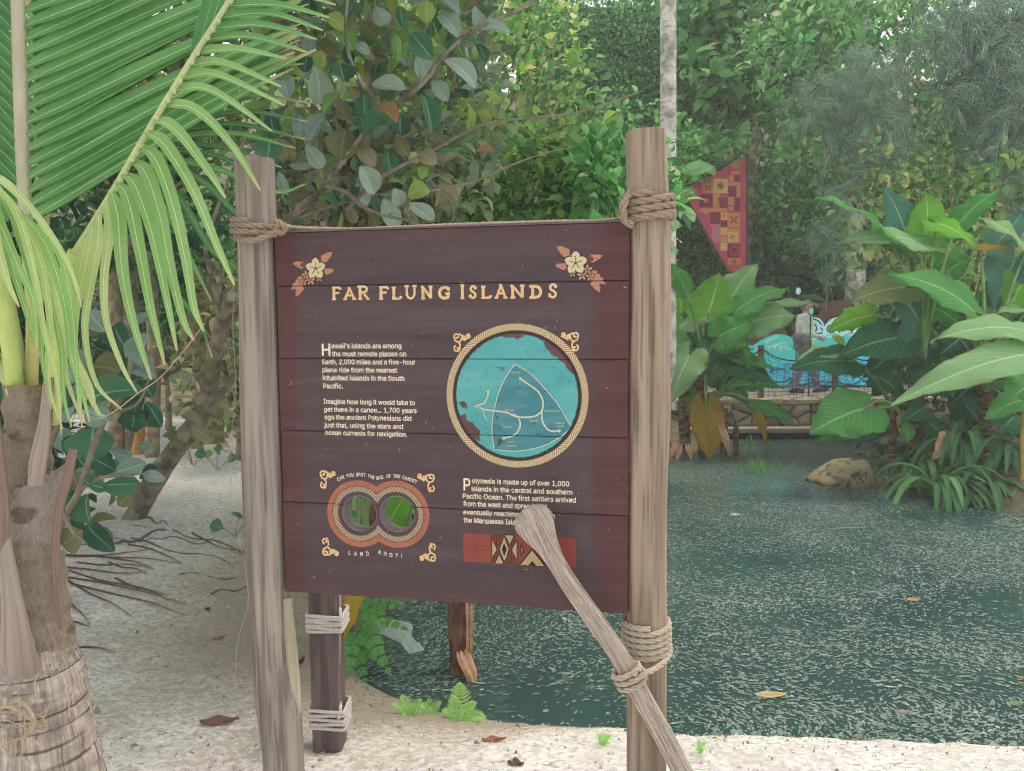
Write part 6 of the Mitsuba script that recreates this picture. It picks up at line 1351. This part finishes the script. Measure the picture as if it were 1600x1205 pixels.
def clumped(centers, n_per, rad, L, W, palette, rng, up=.5, fold=.25, simple=False, droop=.1):
    N = len(centers) * n_per
    c = np.repeat(centers, n_per, 0)
    d = norm(rng.standard_normal((N, 3)) + [0, 0, up]); off = rng.random((N, 1)) ** .6 * rad
    pos = c + d * off
    y = norm(d + .5 * rng.standard_normal((N, 3)) - [0, 0, droop]); n = norm(np.array([0, 0, 1.0]) + .55 * rng.standard_normal((N, 3)) + .35 * d)
    col = pick(palette, N, rng) * np.repeat(np.exp(.20 * rng.standard_normal((len(centers), 1))), n_per, 0)
    s = np.exp(.25 * rng.standard_normal(N))
    return leaves(pos, y, n, L * s, W * s, np.clip(col, .004, .85), fold, simple, .12)


def region(rng, n, x0, x1, y0, y1, d0, d1, shape=True):
    "n points spread through a crown-shaped volume that stands at d0..d1 and reaches over those photo columns and rows"
    out = []
    while len(out) < n:
        a, b, c = rng.uniform(-1, 1, 3)
        if shape and a * a + b * b + .6 * c * c > 1: continue
        out.append(at((x0 + x1) / 2 + a * (x1 - x0) / 2, (y0 + y1) / 2 + b * (y1 - y0) / 2, (d0 + d1) / 2 + c * (d1 - d0) / 2))
    return np.array(out)


def woody(key, centers, base, rng, r0=.05, nb=14, bs='m_bark_grey', fork=.45):
    "trunk and limbs from the base out to some of the clumps, one mesh per limb"
    base = np.array(base, float); cen = centers.mean(0); f = base + (cen - base) * fork; f[:2] = base[:2] + (cen - base)[:2] * fork * .6
    P = smooth_path([base, base * .5 + f * .5 + rng.normal(0, .06, 3), f], 16); part(key, 'trunk', mikit.ply(tube(P, np.linspace(r0, r0 * .7, 16), 9)[:2], bs, True))
    for k in rng.choice(len(centers), min(nb, len(centers)), False):
        e = centers[k]; mid_ = f * .5 + e * .5 + rng.normal(0, .10, 3) + [0, 0, .1]
        P = smooth_path([f, mid_, e], 14); part(key, 'branch', mikit.ply(tube(P, np.linspace(r0 * .5, r0 * .1, 14), 6)[:2], bs, True))


def bush(name, label, cat, box_, d, n, n_per, rad, L, W, pal, base, seed, r0=.05, nb=12, shape=True, simple=False, up=.5, fork=.45, mix2=None):
    rng = np.random.default_rng(seed); k = thing(name, label, cat)
    C = region(rng, n, *box_, *d, shape)
    p = PAL[pal] + (PAL[mix2] if mix2 else [])
    v, f, uv, col = clumped(C, n_per, rad, L, W, p, rng, up, simple=simple)
    part(k, 'foliage', mikit.ply((v, f), 'm_foliage', color=col), kind='stuff')
    if base is not None: woody(k, C, base, rng, r0, nb, fork=fork)
    return k, C
def gp(px, py, d): q = at(px, py, d); return [q[0], q[1], gz(q[0], q[1]) - .1]

bush('leafy_shrub', 'dense mid-green shrub filling the space just above the right half of the board', 'shrub', (640, 1010, 190, 400), (6.6, 7.8), 120, 26, .26, .115, .062, 'mid', gp(820, 500, 7.2), 1, .04, 26, mix2='lime')
bush('leafy_shrub', 'fresh green shrub with glossy rosettes directly left of the right post top', 'shrub', (900, 1080, 190, 400), (5.8, 6.6), 46, 18, .16, .13, .058, 'fresh', gp(980, 500, 6.2), 2, .03, 16)
bush('leafy_shrub', 'dusty olive and tan shrub right of the left post top, behind the large leaves', 'shrub', (400, 700, 190, 420), (5.9, 7.0), 95, 22, .22, .11, .06, 'olive', gp(540, 500, 6.4), 3, .035, 40, mix2='tan')
bush('leafy_tree', 'thin yellow-green tree letting bits of sky through at the top centre', 'tree', (520, 850, -90, 215), (8.2, 9.6), 80, 20, .32, .12, .07, 'lime', gp(690, 500, 8.9), 4, .05, 30, mix2='mid', fork=.65)
bush('leafy_tree', 'dark green tree behind the palm fronds at the upper left', 'tree', (-60, 470, -160, 330), (8.4, 10.2), 130, 24, .42, .17, .085, 'mid', gp(200, 500, 9.3), 5, .12, 24, mix2='olive', fork=.5)
bush('leafy_tree', 'fresh green tree with rosettes of leaves overhanging the red sail', 'tree', (1050, 1310, -90, 240), (17.4, 19.2), 105, 24, .46, .34, .17, 'fresh', None, 6, mix2='mid')
k6 = 'leafy_tree_002'
branch(k6, [(1168, 560, 17.2), (1168, 420, 17.2), (1176, 250, 17.6), (1190, 120, 18), (1210, -40, 18.4)], .085, .055)
for P in ([(1176, 250, 17.6), (1130, 215, 17.4), (1080, 200, 17.6)], [(1190, 120, 18), (1150, 80, 17.8), (1110, 60, 17.6)], [(1190, 120, 18), (1240, 90, 17.8), (1280, 60, 17.9)], [(1176, 250, 17.6), (1220, 200, 17.6), (1270, 170, 17.7)], [(1176, 252, 17.5), (1140, 246, 16.6), (1070, 268, 16.2)]): branch(k6, P, .035, .009)
rng = np.random.default_rng(66)
C = np.array([at(a, b, 16.2) for a, b in ((1066, 262), (1085, 254), (1104, 246), (1124, 238), (1145, 230), (1070, 240), (1095, 228), (1120, 218), (1150, 214), (1060, 280), (1082, 272))])
v, f, uv, col = clumped(C, 12, .13, .26, .13, PAL['fresh'], rng); part(k6, 'foliage', mikit.ply((v, f), 'm_foliage', color=col), kind='stuff')
bush('leafy_tree', 'broad green tree crown behind the feathery pine at the upper right', 'tree', (1170, 1680, -120, 330), (14.5, 17.0), 190, 26, .62, .20, .11, 'mid', gp(1480, 470, 15.8), 7, .16, 26, mix2='fresh', fork=.3)
bush('leafy_shrub', 'green shrub bank behind the elephant ears at the right, below the tree crowns', 'shrub', (1330, 1680, 250, 560), (11.0, 13.0), 130, 26, .45, .15, .08, 'mid', gp(1500, 560, 12), 8, .06, 26, mix2='lime', shape=False)
bush('leafy_shrub', 'dark shrub in the shade low behind the right elephant ears', 'shrub', (1380, 1700, 470, 790), (9.8, 11.0), 120, 26, .34, .15, .075, 'dark', gp(1540, 700, 10.4), 9, .04, 10, shape=False)
bush('leafy_shrub', 'dark green shrub right of the red sail, left of the pale straight trunk', 'shrub', (1160, 1345, 240, 480), (17.2, 18.6), 80, 26, .5, .17, .085, 'mid', gp(1250, 520, 17.3), 10, .05, 18, mix2='mid')
bush('leafy_shrub', 'green shrub behind the lower tip of the red sail', 'shrub', (1030, 1180, 280, 480), (17.2, 18.6), 70, 26, .45, .16, .08, 'mid', gp(1100, 500, 17.8), 11, .05, 10, mix2='dark')
bush('leafy_shrub', 'dark big-leaved shrub peeking over the brown top of the wave mural', 'shrub', (1170, 1400, 410, 500), (16.6, 17.6), 34, 14, .35, .42, .13, 'dark', gp(1290, 520, 17), 12, .04, 6)
bush('leafy_shrub', 'dark understorey shrub left of the left post, behind the leaning trunk', 'shrub', (60, 440, 330, 640), (10.0, 12.0), 120, 26, .42, .15, .075, 'dark', gp(260, 600, 11), 13, .05, 30, mix2='mid')
bush('leafy_shrub', 'olive twiggy shrub between the leaning trunk and the left post', 'shrub', (270, 450, 400, 690), (8.0, 9.4), 40, 14, .26, .14, .07, 'olive', gp(370, 660, 8.7), 14, .05, 24)
bush('leafy_shrub', 'dim shrub at the left edge behind the palm trunk', 'shrub', (-60, 110, 300, 820), (5.0, 6.2), 70, 22, .24, .13, .07, 'dark', gp(10, 800, 5.6), 15, .03, 8, shape=False)
bush('leafy_shrub', 'light green low shrub at the far end of the sand beside the left post', 'shrub', (345, 470, 590, 715), (9.6, 10.4), 30, 22, .2, .16, .045, 'lime', gp(400, 690, 10), 16, .02, 6, mix2='fresh')
bush('leafy_shrub', 'shaded shrub hidden behind the board on the far left bank', 'shrub', (480, 1040, 330, 700), (12.5, 15.0), 160, 26, .5, .16, .08, 'mid', gp(760, 640, 13.6), 17, .06, 6, mix2='dark', shape=False)
for i, (x0, x1, y0, y1, d, lab) in enumerate(((-200, 320, -60, 420, 18, 'hillside tree far behind the palm fronds at the upper left'), (250, 720, -150, 330, 20, 'hillside tree far behind the large-leaved branches above the board'), (540, 800, -20, 330, 16.5, 'hillside tree left of the ivy-covered wall'), (980, 1320, -130, 330, 22, 'hillside tree behind the pale palm trunk and the red sail'), (1240, 1760, -150, 400, 24, 'hillside tree filling the upper right far behind the pine'), (900, 1330, 250, 470, 20, 'low hillside tree behind the red sail'))):
    bush('hillside_tree', lab, 'tree', (x0, x1, y0, y1), (d, d + 2.5), 150, 22, .85, .26, .14, ('mid', 'mid', 'mid', 'mid', 'mid', 'mid')[i], gp((x0 + x1) / 2, 430, d + 1), 40 + i, .16, 10, mix2=('olive', 'lime', 'lime', 'dark', 'olive', 'dark')[i], shape=False, fork=.3)
# ivy-covered wall
ivy = thing('ivy_wall', 'tall wall wholly covered in dark small-leaved ivy left of the pale palm trunk', 'wall')
ID = 19.0
a_, b_ = at(815, 330, ID)[0], at(1120, 330, ID)[0]; zt_, zb_ = at(950, 5, ID)[2], at(950, 430, ID)[2]
bxm = trimesh.creation.box([b_ - a_, .4, zt_ - zb_ + 2]); bxm.apply_translation([(a_ + b_) / 2, ID + .45, (zt_ + zb_ - 2) / 2]); part(ivy, 'masonry', mikit.ply(bxm, mat('m_mossy', srgb('#3c5038'), .9, .1)))
rng = np.random.default_rng(77); N = 26000
x, z = rng.uniform(a_ - .1, b_ + .1, N), rng.uniform(zb_ - 1, zt_ + .15, N)
P = np.stack([x, ID + .2 - .5 * meshkit.fbm(np.stack([x * 1.1, z * 1.1, 0 * x], -1), 3, 3) - .35 * rng.random(N) ** 2, z], -1)
v, f, uv, col = leaves(P, norm(rng.standard_normal((N, 3)) * [1, .4, .7] + [0, -.3, -.6]), norm(rng.standard_normal((N, 3)) * .5 + [0, -1, .6]), .085 * np.exp(.2 * rng.standard_normal(N)), .065, pick(PAL['ivy'], N, rng) , .2)
part(ivy, 'ivy', mikit.ply((v, f), 'm_foliage', color=col), kind='stuff')

bush('leafy_tree', 'thin light green tree before the left edge of the ivy-covered wall', 'tree', (770, 930, -60, 230), (15.0, 17.0), 40, 20, .5, .2, .11, 'lime', gp(830, 450, 16), 61, .07, 16, mix2='mid', fork=.6)
bush('leafy_shrub', 'green shrub growing at the foot of the ivy-covered wall', 'shrub', (860, 1110, 150, 330), (15.5, 17.5), 50, 20, .5, .18, .10, 'mid', gp(980, 450, 16.5), 62, .05, 10, mix2='fresh')
LZ[0] = 1.5
# pale straight trunks
mat('m_pale_trunk', lambda p, n, uv: mix(mix(srgb('#8f8a80'), srgb('#c9c6be'), smoothstep(.25, .7, fbm(p.x * 10, p.y * 10, p.z * 6, 4))), srgb('#5f5a50'), smoothstep(.55, .75, fbm(p.x * 16, p.y * 16, p.z * 30, 3)) * .6), .85, .2, lambda p, n, uv: fbm(p.x * 30, p.y * 30, p.z * 60, 3), .01)
mat('m_brown_trunk', lambda p, n, uv: mix(srgb('#6f6450'), srgb('#97896f'), smoothstep(.25, .75, fbm(p.x * 16, p.y * 16, p.z * 12, 4))), .9, .15, lambda p, n, uv: fbm(p.x * 30, p.y * 30, p.z * 30, 3), .012)
tp = thing('tall_palm', 'tall straight pale palm trunk rising out of the photo behind the right post', 'palm tree')
part(tp, 'trunk', mikit.ply(tube(smooth_path([at(1044, b, 11) for b in (640, 400, 200, 0, -260)], 60), np.linspace(.115, .105, 60), 18, bump=lambda t, a: 1 + .015 * np.sin(t * 190) + .02 * np.sin(2 * a + t * 7))[:2], 'm_pale_trunk', True))
ag = math.radians(40)
for i in range(12):   # its crown stands above the frame
    a = i / 12 * 6.283 + .2; c = at(1046, -260, 11); P = grow(c, (math.cos(a), math.sin(a), .8), 2.4, .13, 16); v, f, uv = ribbon(P, .55 * np.sin(np.pi * np.linspace(.08, .97, 16)) ** .6, (0, 0, 1), -.5); part(tp, 'frond', mikit.ply((v, f), 'm_leaflet_dark', True, uv=uv))
pt = thing('pale_tree', 'pale leaning tree trunk seen between the palm fronds and the large grey-green leaves', 'tree')
branch(pt, [(436, 420, 7.4), (440, 240, 7.3), (452, 170, 7.3), (466, 100, 7.2), (480, -40, 7.1)], .055, .045, 'm_pale_trunk', 'trunk'); rng = np.random.default_rng(81)
C = region(rng, 20, 380, 620, -260, -80, 6.6, 7.8); v, f, uv, col = clumped(C, 20, .35, .14, .07, PAL['mid'], rng); part(pt, 'foliage', mikit.ply((v, f), 'm_foliage', color=col), kind='stuff')
for x, y0, y1, w, d, bs, lab, nm in ((213, 640, 728, 10, 9.0, 'm_orange', 'short orange-yellow bamboo stalk behind the dark round leaves', 'bamboo_stalk'), (182, 560, 735, 12, 9.2, 'm_brown_trunk', 'brown trunk left of the orange bamboo stalk', 'tree_trunk'), (238, 560, 728, 11, 8.8, 'm_brown_trunk', 'brown trunk right of the orange bamboo stalk', 'tree_trunk'), (307, 570, 705, 10, 9.4, 'm_brown_trunk', 'dark slim trunk behind the leaning tree', 'tree_trunk'), (333, 560, 690, 16, 9.8, 'm_brown_trunk', 'dark forked trunk just left of the left post', 'tree_trunk')):
    if bs == 'm_orange' and bs not in scene: mat('m_orange', lambda p, n, uv: mix(srgb('#8a5a22'), srgb('#b98334'), fbm(p.x * 20, p.y * 20, p.z * 4, 3)), .5, .4)
    k = thing(nm, lab, 'trunk'); b = at(x, y1, d); t = at(x + 4, y0, d); b[2] = gz(b[0], b[1]) - .1; up_ = t if nm != 'tree_trunk' else t + [0, 0, 1.2]
    r = w * d / FPX; P = smooth_path([b, b * .5 + up_ * .5 + [.03, 0, 0], up_], 14); part(k, 'stem', mikit.ply(tube(P, np.linspace(r, r * .8, 14), 12, bump=lambda t, a: 1 + .05 * np.sin(3 * a + 9 * t))[:2], bs, True))
    if nm == 'tree_trunk':
        rng = np.random.default_rng(int(x)); C = up_ + rng.normal(0, .45, (18, 3)) + [0, 0, .5]; v, f, uv, col = clumped(C, 16, .25, .15, .07, PAL['dark'], rng); part(k, 'foliage', mikit.ply((v, f), 'm_foliage', color=col), kind='stuff')

# feathery pine at the right
pine = thing('feathery_pine', 'feathery grey-green pine with drooping needles before the pale straight trunk', 'tree')
part(pine, 'trunk', mikit.ply(tube(smooth_path([at(a, b, 16.1) for a, b in ((1332, 640), (1336, 470), (1341, 330), (1346, 200), (1350, 0), (1352, -200))], 60), np.linspace(.21, .15, 60), 16, bump=lambda t, a: 1 + .03 * np.sin(t * 90) + .03 * np.sin(2 * a + t * 9))[:2], 'm_pale_trunk', True))
mat('m_dark_branch', lambda p, n, uv: mix(srgb('#3d3c38'), srgb('#5c5a52'), fbm(p.x * 12, p.y * 12, p.z * 12, 3)), .9, .15)
for P, r in (([(1349, 60, 16.0), (1400, 90, 14.6), (1440, 140, 12.0), (1470, 128, 11.7), (1500, 140, 11.5), (1530, 165, 11.4)], .04), ([(1345, 210, 16.0), (1320, 160, 14.4), (1290, 130, 11.8), (1262, 150, 11.5)], .03), ([(1345, 210, 16.0), (1370, 170, 14.4), (1400, 165, 11.9)], .03), ([(1341, 330, 16.0), (1315, 290, 14.4), (1295, 270, 11.9), (1280, 330, 11.8)], .03), ([(1640, 140, 11.3), (1598, 165, 11.3), (1570, 205, 11.3), (1545, 250, 11.3), (1540, 300, 11.4), (1556, 350, 11.6)], .035), ([(1620, 20, 11.2), (1560, 40, 11.2), (1520, 80, 11.2)], .03), ([(1556, 350, 11.6), (1548, 300, 11.5), (1536, 240, 11.5)], .05)): branch(pine, P, r, r * .35, 'm_dark_branch')
rng = np.random.default_rng(91)
blobs = [(1330, 105, 50, 30, .5), (1295, 150, 40, 34, .6), (1375, 165, 44, 40, .6), (1265, 185, 26, 40, .5), (1340, 225, 52, 34, .6), (1405, 215, 42, 44, .6), (1315, 300, 40, 40, .5), (1290, 375, 26, 44, .5), (1300, 430, 24, 36, .35), (1330, 160, 70, 60, .7), (1385, 110, 40, 36, .5), (1545, 120, 60, 90, 1.4), (1570, 40, 70, 70, 1.4), (1525, 215, 34, 50, .9), (1590, 290, 34, 50, .7), (1495, 30, 34, 50, .8), (1470, 80, 34, 40, .5), (1600, 200, 50, 70, 1.2), (1440, 60, 34, 34, .4), (1540, 180, 44, 60, 1.0), (1510, 130, 30, 40, .6)]
CC = []
for x, y, rx, ry, wgt in blobs:
    n = int(50 * wgt * rx * ry / 1500); CC.append(np.array([at(x + rx * .62 * g[0], y + ry * .62 * g[1], 11.5 + .35 * g[2]) for g in rng.standard_normal((n, 3))]))
CC = np.vstack(CC); N = len(CC) * 16
s = np.repeat(CC, 16, 0) + .03 * rng.standard_normal((N, 3)); d = norm(np.repeat(rng.standard_normal((len(CC), 3)), 16, 0) * .9 + .33 * rng.standard_normal((N, 3)) + [0, 0, -.25]); Ln = .27 * np.exp(.3 * rng.standard_normal((N, 1)))
p1 = s + d * Ln * .55; p2 = p1 + norm(d + [0, 0, -.9]) * Ln * .55
x = norm(np.cross(d, rng.standard_normal((N, 3)))) * .0042
v = np.stack([s - x, s + x, p1 - x, p1 + x, p2], 1).reshape(-1, 3); f = (np.array([[0, 1, 3], [0, 3, 2], [2, 3, 4]])[None] + (np.arange(N) * 5)[:, None, None]).reshape(-1, 3)
part(pine, 'needles', mikit.ply((v, f), 'm_needles', color=np.repeat(np.clip(pick(PAL['needle'], N, rng), 0, .6), 5, 0)), kind='stuff')

# crown of the large-leaved tree over the sand, above the frame
rng = np.random.default_rng(95)
C = np.stack([rng.uniform(-6, 1.5, 2600), rng.uniform(1.6, 8.2, 2600), rng.uniform(3.0, 6.6, 2600)], -1); C = C[(C[:, 2] > 2.2 + .46 * C[:, 1]) & (C[:, 2] < 3.3 + .5 * C[:, 1]) & (C[:, 0] < .6 * (C[:, 1] - 3.3))][:540]
v, f, uv, col = clumped(C, 24, .5, .20, .14, PAL['dark'], rng); part(ctree, 'foliage', mikit.ply((v, f), 'm_foliage', color=col), kind='stuff')
branch(ctree, [(-1.6, 4.9, 2.9), (-1.9, 5.6, 3.9), (-2.3, 6.4, 4.9), (-2.6, 7.2, 5.6)], .05, .02) if False else None

# ---------------------------------------------------------------- ferns
LZ[0] = 1.6
thin('m_fern', lambda p, n, uv: mix(srgb('#4f8f48'), srgb('#75ad5c'), fbm(p.x * 20, p.y * 20, p.z * 20, 3)), .9, .45)
thin('m_fern_bright', lambda p, n, uv: mix(srgb('#86bb62'), srgb('#a8d07c'), fbm(p.x * 20, p.y * 20, p.z * 20, 3)), 1.0, .45)
def fern_frond(parent, P, W, bs, n=17, nrm=(0, -.6, .8)):
    "rachis with paired pointed leaflets, one mesh"
    P = smooth_path(P, 24); t = norm(np.gradient(P, axis=0)); x = norm(np.cross(t, norm(np.array(nrm, float)))); z = np.cross(x, t)
    L = np.linalg.norm(np.diff(P, axis=0), axis=1).sum(); m = MB(); m.add(*tube(P, np.linspace(.0035, .001, 24), 5)[:2])
    for i in range(n):
        s = .1 + .88 * i / (n - 1); k = int(s * 23); w = W * min(1, s / .25 + .2) * (1 - s) ** .8 * 1.25 + .004
        for sd in (-1, 1):
            a = P[k]; d = norm(x[k] * sd + t[k] * .45 - z[k] * .1); Q = smooth_path([a, a + d * w * .55 + z[k] * .02 * W * 4, a + d * w - z[k] * .12 * w], 6)
            v, f, uv = ribbon(Q, np.array([.5, .95, 1, .8, .5, .05]) * L / n * .82, z[k], .15, ns=1); m.add(v, f)
    part(parent, 'frond', m.ply(bs, False))
fr_ = np.random.default_rng(12)
big = thing('fern', 'large mid-green fern hanging over the water behind the square post', 'fern')
for c, t, W in (((555, 965), (500, 990), 36), ((560, 960), (635, 950), 44), ((565, 985), (600, 1040), 44), ((555, 990), (545, 1060), 40), ((560, 1000), (612, 1058), 40), ((548, 1010), (572, 1075), 36), ((545, 985), (528, 1040), 34), ((575, 960), (600, 985), 40), ((560, 950), (590, 900), 40), ((550, 1000), (590, 1020), 40), ((545, 940), (520, 900), 40), ((560, 985), (640, 985), 30)):
    d = 4.25 + .15 * fr_.random(); a, b = at(*c, d + .1), at(*t, d - .15); fern_frond(big, [a, a * .5 + b * .5 + [0, 0, .05], b], W * d / FPX * .55, 'm_fern')
for i, (pts, lab) in enumerate(((((720, 1118, 718, 1065, 40), (722, 1120, 760, 1122, 30), (718, 1118, 690, 1112, 26), (720, 1120, 745, 1098, 26), (716, 1122, 705, 1085, 24)), 'bright little fern standing upright on the shore below the middle of the board'), (((640, 1110, 625, 1088, 22), (642, 1112, 660, 1094, 22), (640, 1112, 612, 1100, 18), (645, 1112, 655, 1105, 18)), 'tiny bright fern on the shore left of the upright fern'), (((672, 1108, 668, 1092, 16), (674, 1110, 690, 1098, 16), (672, 1110, 655, 1102, 14)), 'tiny bright fern between the two larger shore ferns'), (((945, 1158, 940, 1144, 12), (944, 1158, 955, 1150, 10), (943, 1158, 932, 1150, 10)), 'tiny fern on the sand edge beside the paddle'), (((1094, 1170, 1090, 1155, 10), (1094, 1170, 1104, 1160, 8)), 'tiny fern at the water edge right of the right post'))):
    k = thing('fern', lab, 'fern')
    for x0, y0, x1, y1, W in pts:
        g = on_ground(x0, y0 + 6, -.01); d = g[1]; b = at(x1, y1, d - .03); fern_frond(k, [g, g * .5 + b * .5 + [0, 0, .02], b], W * d / FPX * .6, 'm_fern_bright', 12)

# elephant ear behind the board, seen through the viewing hole, with its red-brown stems
hid = thing('elephant_ear', 'elephant ear behind the board, seen through the round viewing holes', 'plant')
cr_ = np.array([at(570, 980, 4.7)[0], 4.7, -.45])
for a, b, W, tone in (((612, 812), (640, 768), 50, 'bright'), ((690, 790), (760, 760), 110, 'green'), ((575, 680), (520, 620), 120, 'mid'), ((640, 845), (610, 900), 70, 'bright'), ((680, 700), (740, 650), 120, 'green'), ((540, 905), (560, 870), 40, 'bright')):
    taro_leaf(hid, a, b, W, tone, 4.5, 4.35, (0, -.9, .4), cr_, r=.012)
for x0, x1 in ((552, 545), (562, 560), (570, 575), (556, 580), (580, 566)):
    part(hid, 'stalk', mikit.ply(tube(smooth_path([at(560 + (x0 - 560) * .3, 985, 4.65), at(x0, 880, 4.6), at(x1, 760, 4.55), at(x1 * 1.2 - 110, 640, 4.5)], 16), np.linspace(.018, .010, 16), 8)[:2], 'm_petiole', True))
v, f, uv = taro_blade(at(552, 930, 4.0), at(535, 1000, 3.95), np.array([.8, -.8, .1]), 60 * 4 / FPX * .6, .4, .05, 9); part(hid, 'old_leaf', mikit.ply((v, f), 'm_taro_yellow', True, uv=uv), 'yellow old leaf hanging beside the square post')
bush('bank_plants', 'low leafy ground plants on the left bank behind the board', 'plants', (470, 760, 770, 930), (5.8, 7.4), 60, 16, .2, .13, .06, 'mid', None, 99, shape=False, mix2='lime')
for x, y0, y1, w, d, lab in ((718, 930, 1072, 16.5, 4.3, 'red-brown log post standing in the pond below the middle of the board'), (593, 920, 965, 12, 5.2, 'short red-brown stump in the pond behind the large fern')):
    k = thing('pond_log', lab, 'log'); b = at(x, y1, d); b[2] = -.95; t = at(x, y0, d); t[2] = .55
    P = np.array([b * (1 - s) + t * s + [.008 * math.sin(s * 7), 0, 0] for s in np.linspace(0, 1, 30)]); part(k, 'trunk', mikit.ply(tube(P, w * d / FPX * np.linspace(1.08, 1, 30), 18, bump=lambda t, a: 1 + .05 * np.sin(3 * a + 4 * t) + .03 * np.sin(t * 40 + a) + .02 * np.sin(9 * a))[:2], 'm_stem_red', True))
    if w > 14:
        for a, c in (((730, 940), (728, 1050)), ((737, 945), (733, 1060))): part(k, 'bark_strip', mikit.ply(ribbon(smooth_path([at(*a, d - .06), at((a[0] + c[0]) / 2 + 2, 1000, d - .065), at(*c, d - .05)], 12), .018, (0, -1, .1), .4)[:2], 'm_dryleaf', True))
        for a, c, W in (((728, 1030), (745, 1078), 20), ((730, 1035), (735, 1080), 16), ((722, 1030), (738, 1074), 16)):
            v, f, uv = taro_blade(at(*a, d - .09), at(*c, d - .13), np.array([.4, -1, .2]), W * d / FPX, .6, .1, W); part(k, 'dry_leaf', mikit.ply((v, f), 'm_dryleaf', True))
# crumpled clear wrapper in the water
wr = thing('clear_wrapper', 'crumpled clear plastic piece floating beside the large fern', 'plastic')
thin('m_wrapper', srgb('#b9c8c2'), 1.2, .2)
s, t = np.meshgrid(np.linspace(-1, 1, 12), np.linspace(0, 1, 20), indexing='ij'); a, b = onz(606, 978, WZ), onz(652, 1024, WZ); dx = b - a; sd = norm(np.cross(dx, [0, 0, 1.0]))
w = .05 + .07 * np.exp(-((t - .25) / .2) ** 2); v = a + t[..., None] * dx + (s * w)[..., None] * sd + np.array([0, 0, 1]) * (.008 + .05 * meshkit.fbm(np.stack([s * 2, t * 6, 0 * s], -1), 3, 2) * (1 - .3 * np.abs(s)))[..., None]
f = np.array([(i * 20 + j, i * 20 + j + 1, (i + 1) * 20 + j + 1, (i + 1) * 20 + j) for i in range(11) for j in range(19)]); scene[wr] = mikit.ply((v.reshape(-1, 3), f), 'm_wrapper', 20)
# seedlings and the small pot on the far sand
for x, y, n, W, d, lab in ((302, 728, 5, 16, 0, 'pale green seedling on the sand left of the round-leaved seedling'), (340, 735, 3, 20, 0, 'seedling with two round green leaves on the far sand'), (368, 838, 3, 24, 0, 'small round-leaved seedling on the sand right beside the left post'), (368, 716, 4, 14, 0, 'dull seedling on the far sand next to the left post')):
    k = thing('seedling', lab, 'seedling'); g = on_ground(x, y, -.01); d = g[1]
    for i in range(n):
        a = i * 2.1 + x; tip = g + np.array([.10 * math.cos(a), .05 * math.sin(a), .08 + .035 * i]) * d / 6; part(k, 'stem', mikit.ply(tube(smooth_path([g, g * .5 + tip * .5 + [0, 0, .01], tip], 8), .004, 5)[:2], 'm_twig', True))
        clusia_leaf(k, tip, tip + np.array([math.cos(a) * .8, -.2, .35]) * W * d / FPX, W * .9 * d / FPX, (0, -.8, .6), 'lime' if x == 302 else 'green')
pot = thing('small_pot', 'small pale tapered pot at the far edge of the sand beside the left post', 'pot'); g = at(364, 672, 9.2)
pr = np.array([[.0, 0], [.055, 0], [.075, .13], [.085, .13], [.085, .165], [.072, .165], [.068, .05], [0, .05]]); pm = trimesh.creation.revolve(pr, sections=28); pm.apply_translation([g[0], g[1], gz(g[0], g[1])]); scene[pot] = mikit.ply(pm, mat('m_pot', lambda p, n, uv: mix(srgb('#b3a592'), srgb('#cfc3b2'), fbm(p.x * 20, p.y * 20, p.z * 20, 3)), .8, .2), 30)
gr = thing('reed_tuft', 'small bright tuft of water grass before the middle elephant ears', 'grass'); c = onz(1185, 735, WZ); rr = np.random.default_rng(3); m = MB()
for i in range(70):
    b = c + [rr.normal() * .12, rr.normal() * .12, 0]; P = grow(b, (rr.normal() * .5, rr.normal() * .5, 1), rr.uniform(.12, .26), .12, 7); v, f, uv = ribbon(P, .012 * np.linspace(1, .1, 7), (0, -1, .3), .3, ns=1); m.add(v, f)
scene[gr] = m.ply('m_fern')
for i, (x, y, h) in enumerate(((1165, 712, .3), (1174, 714, .36))):
    k = thing('water_shoot', ('left', 'right')[i] + ' one of two small upright shoots in the water by the middle elephant ears', 'shoot'); b = onz(x, y, WZ); P = smooth_path([b, b + [.01, 0, h * .5], b + [.03 * (1 - 2 * i), 0, h]], 10); v, f, uv = ribbon(P, .05 * np.sin(np.pi * np.linspace(.1, .98, 10)), (0, -1, .1), .4); scene[k] = mikit.ply((v, f), 'm_strap_light', True, uv=uv)

# ---------------------------------------------------------------- the humid air
scene['air'] = {'type': 'homogeneous', 'albedo': {'type': 'rgb', 'value': [.95, .96, .96]}, 'sigma_t': .0048}
scene['haze'] = {'type': 'cube', 'to_world': T().translate([2, 40, 6.5]).scale([70, 62, 16.5]), 'bsdf': {'type': 'null'}, 'interior': {'type': 'ref', 'id': 'air'}}
labels['haze'] = {'kind': 'stuff', 'label': 'thin humid air between the trees', 'category': 'haze'}
scene['camera']['medium'] = {'type': 'ref', 'id': 'air'}
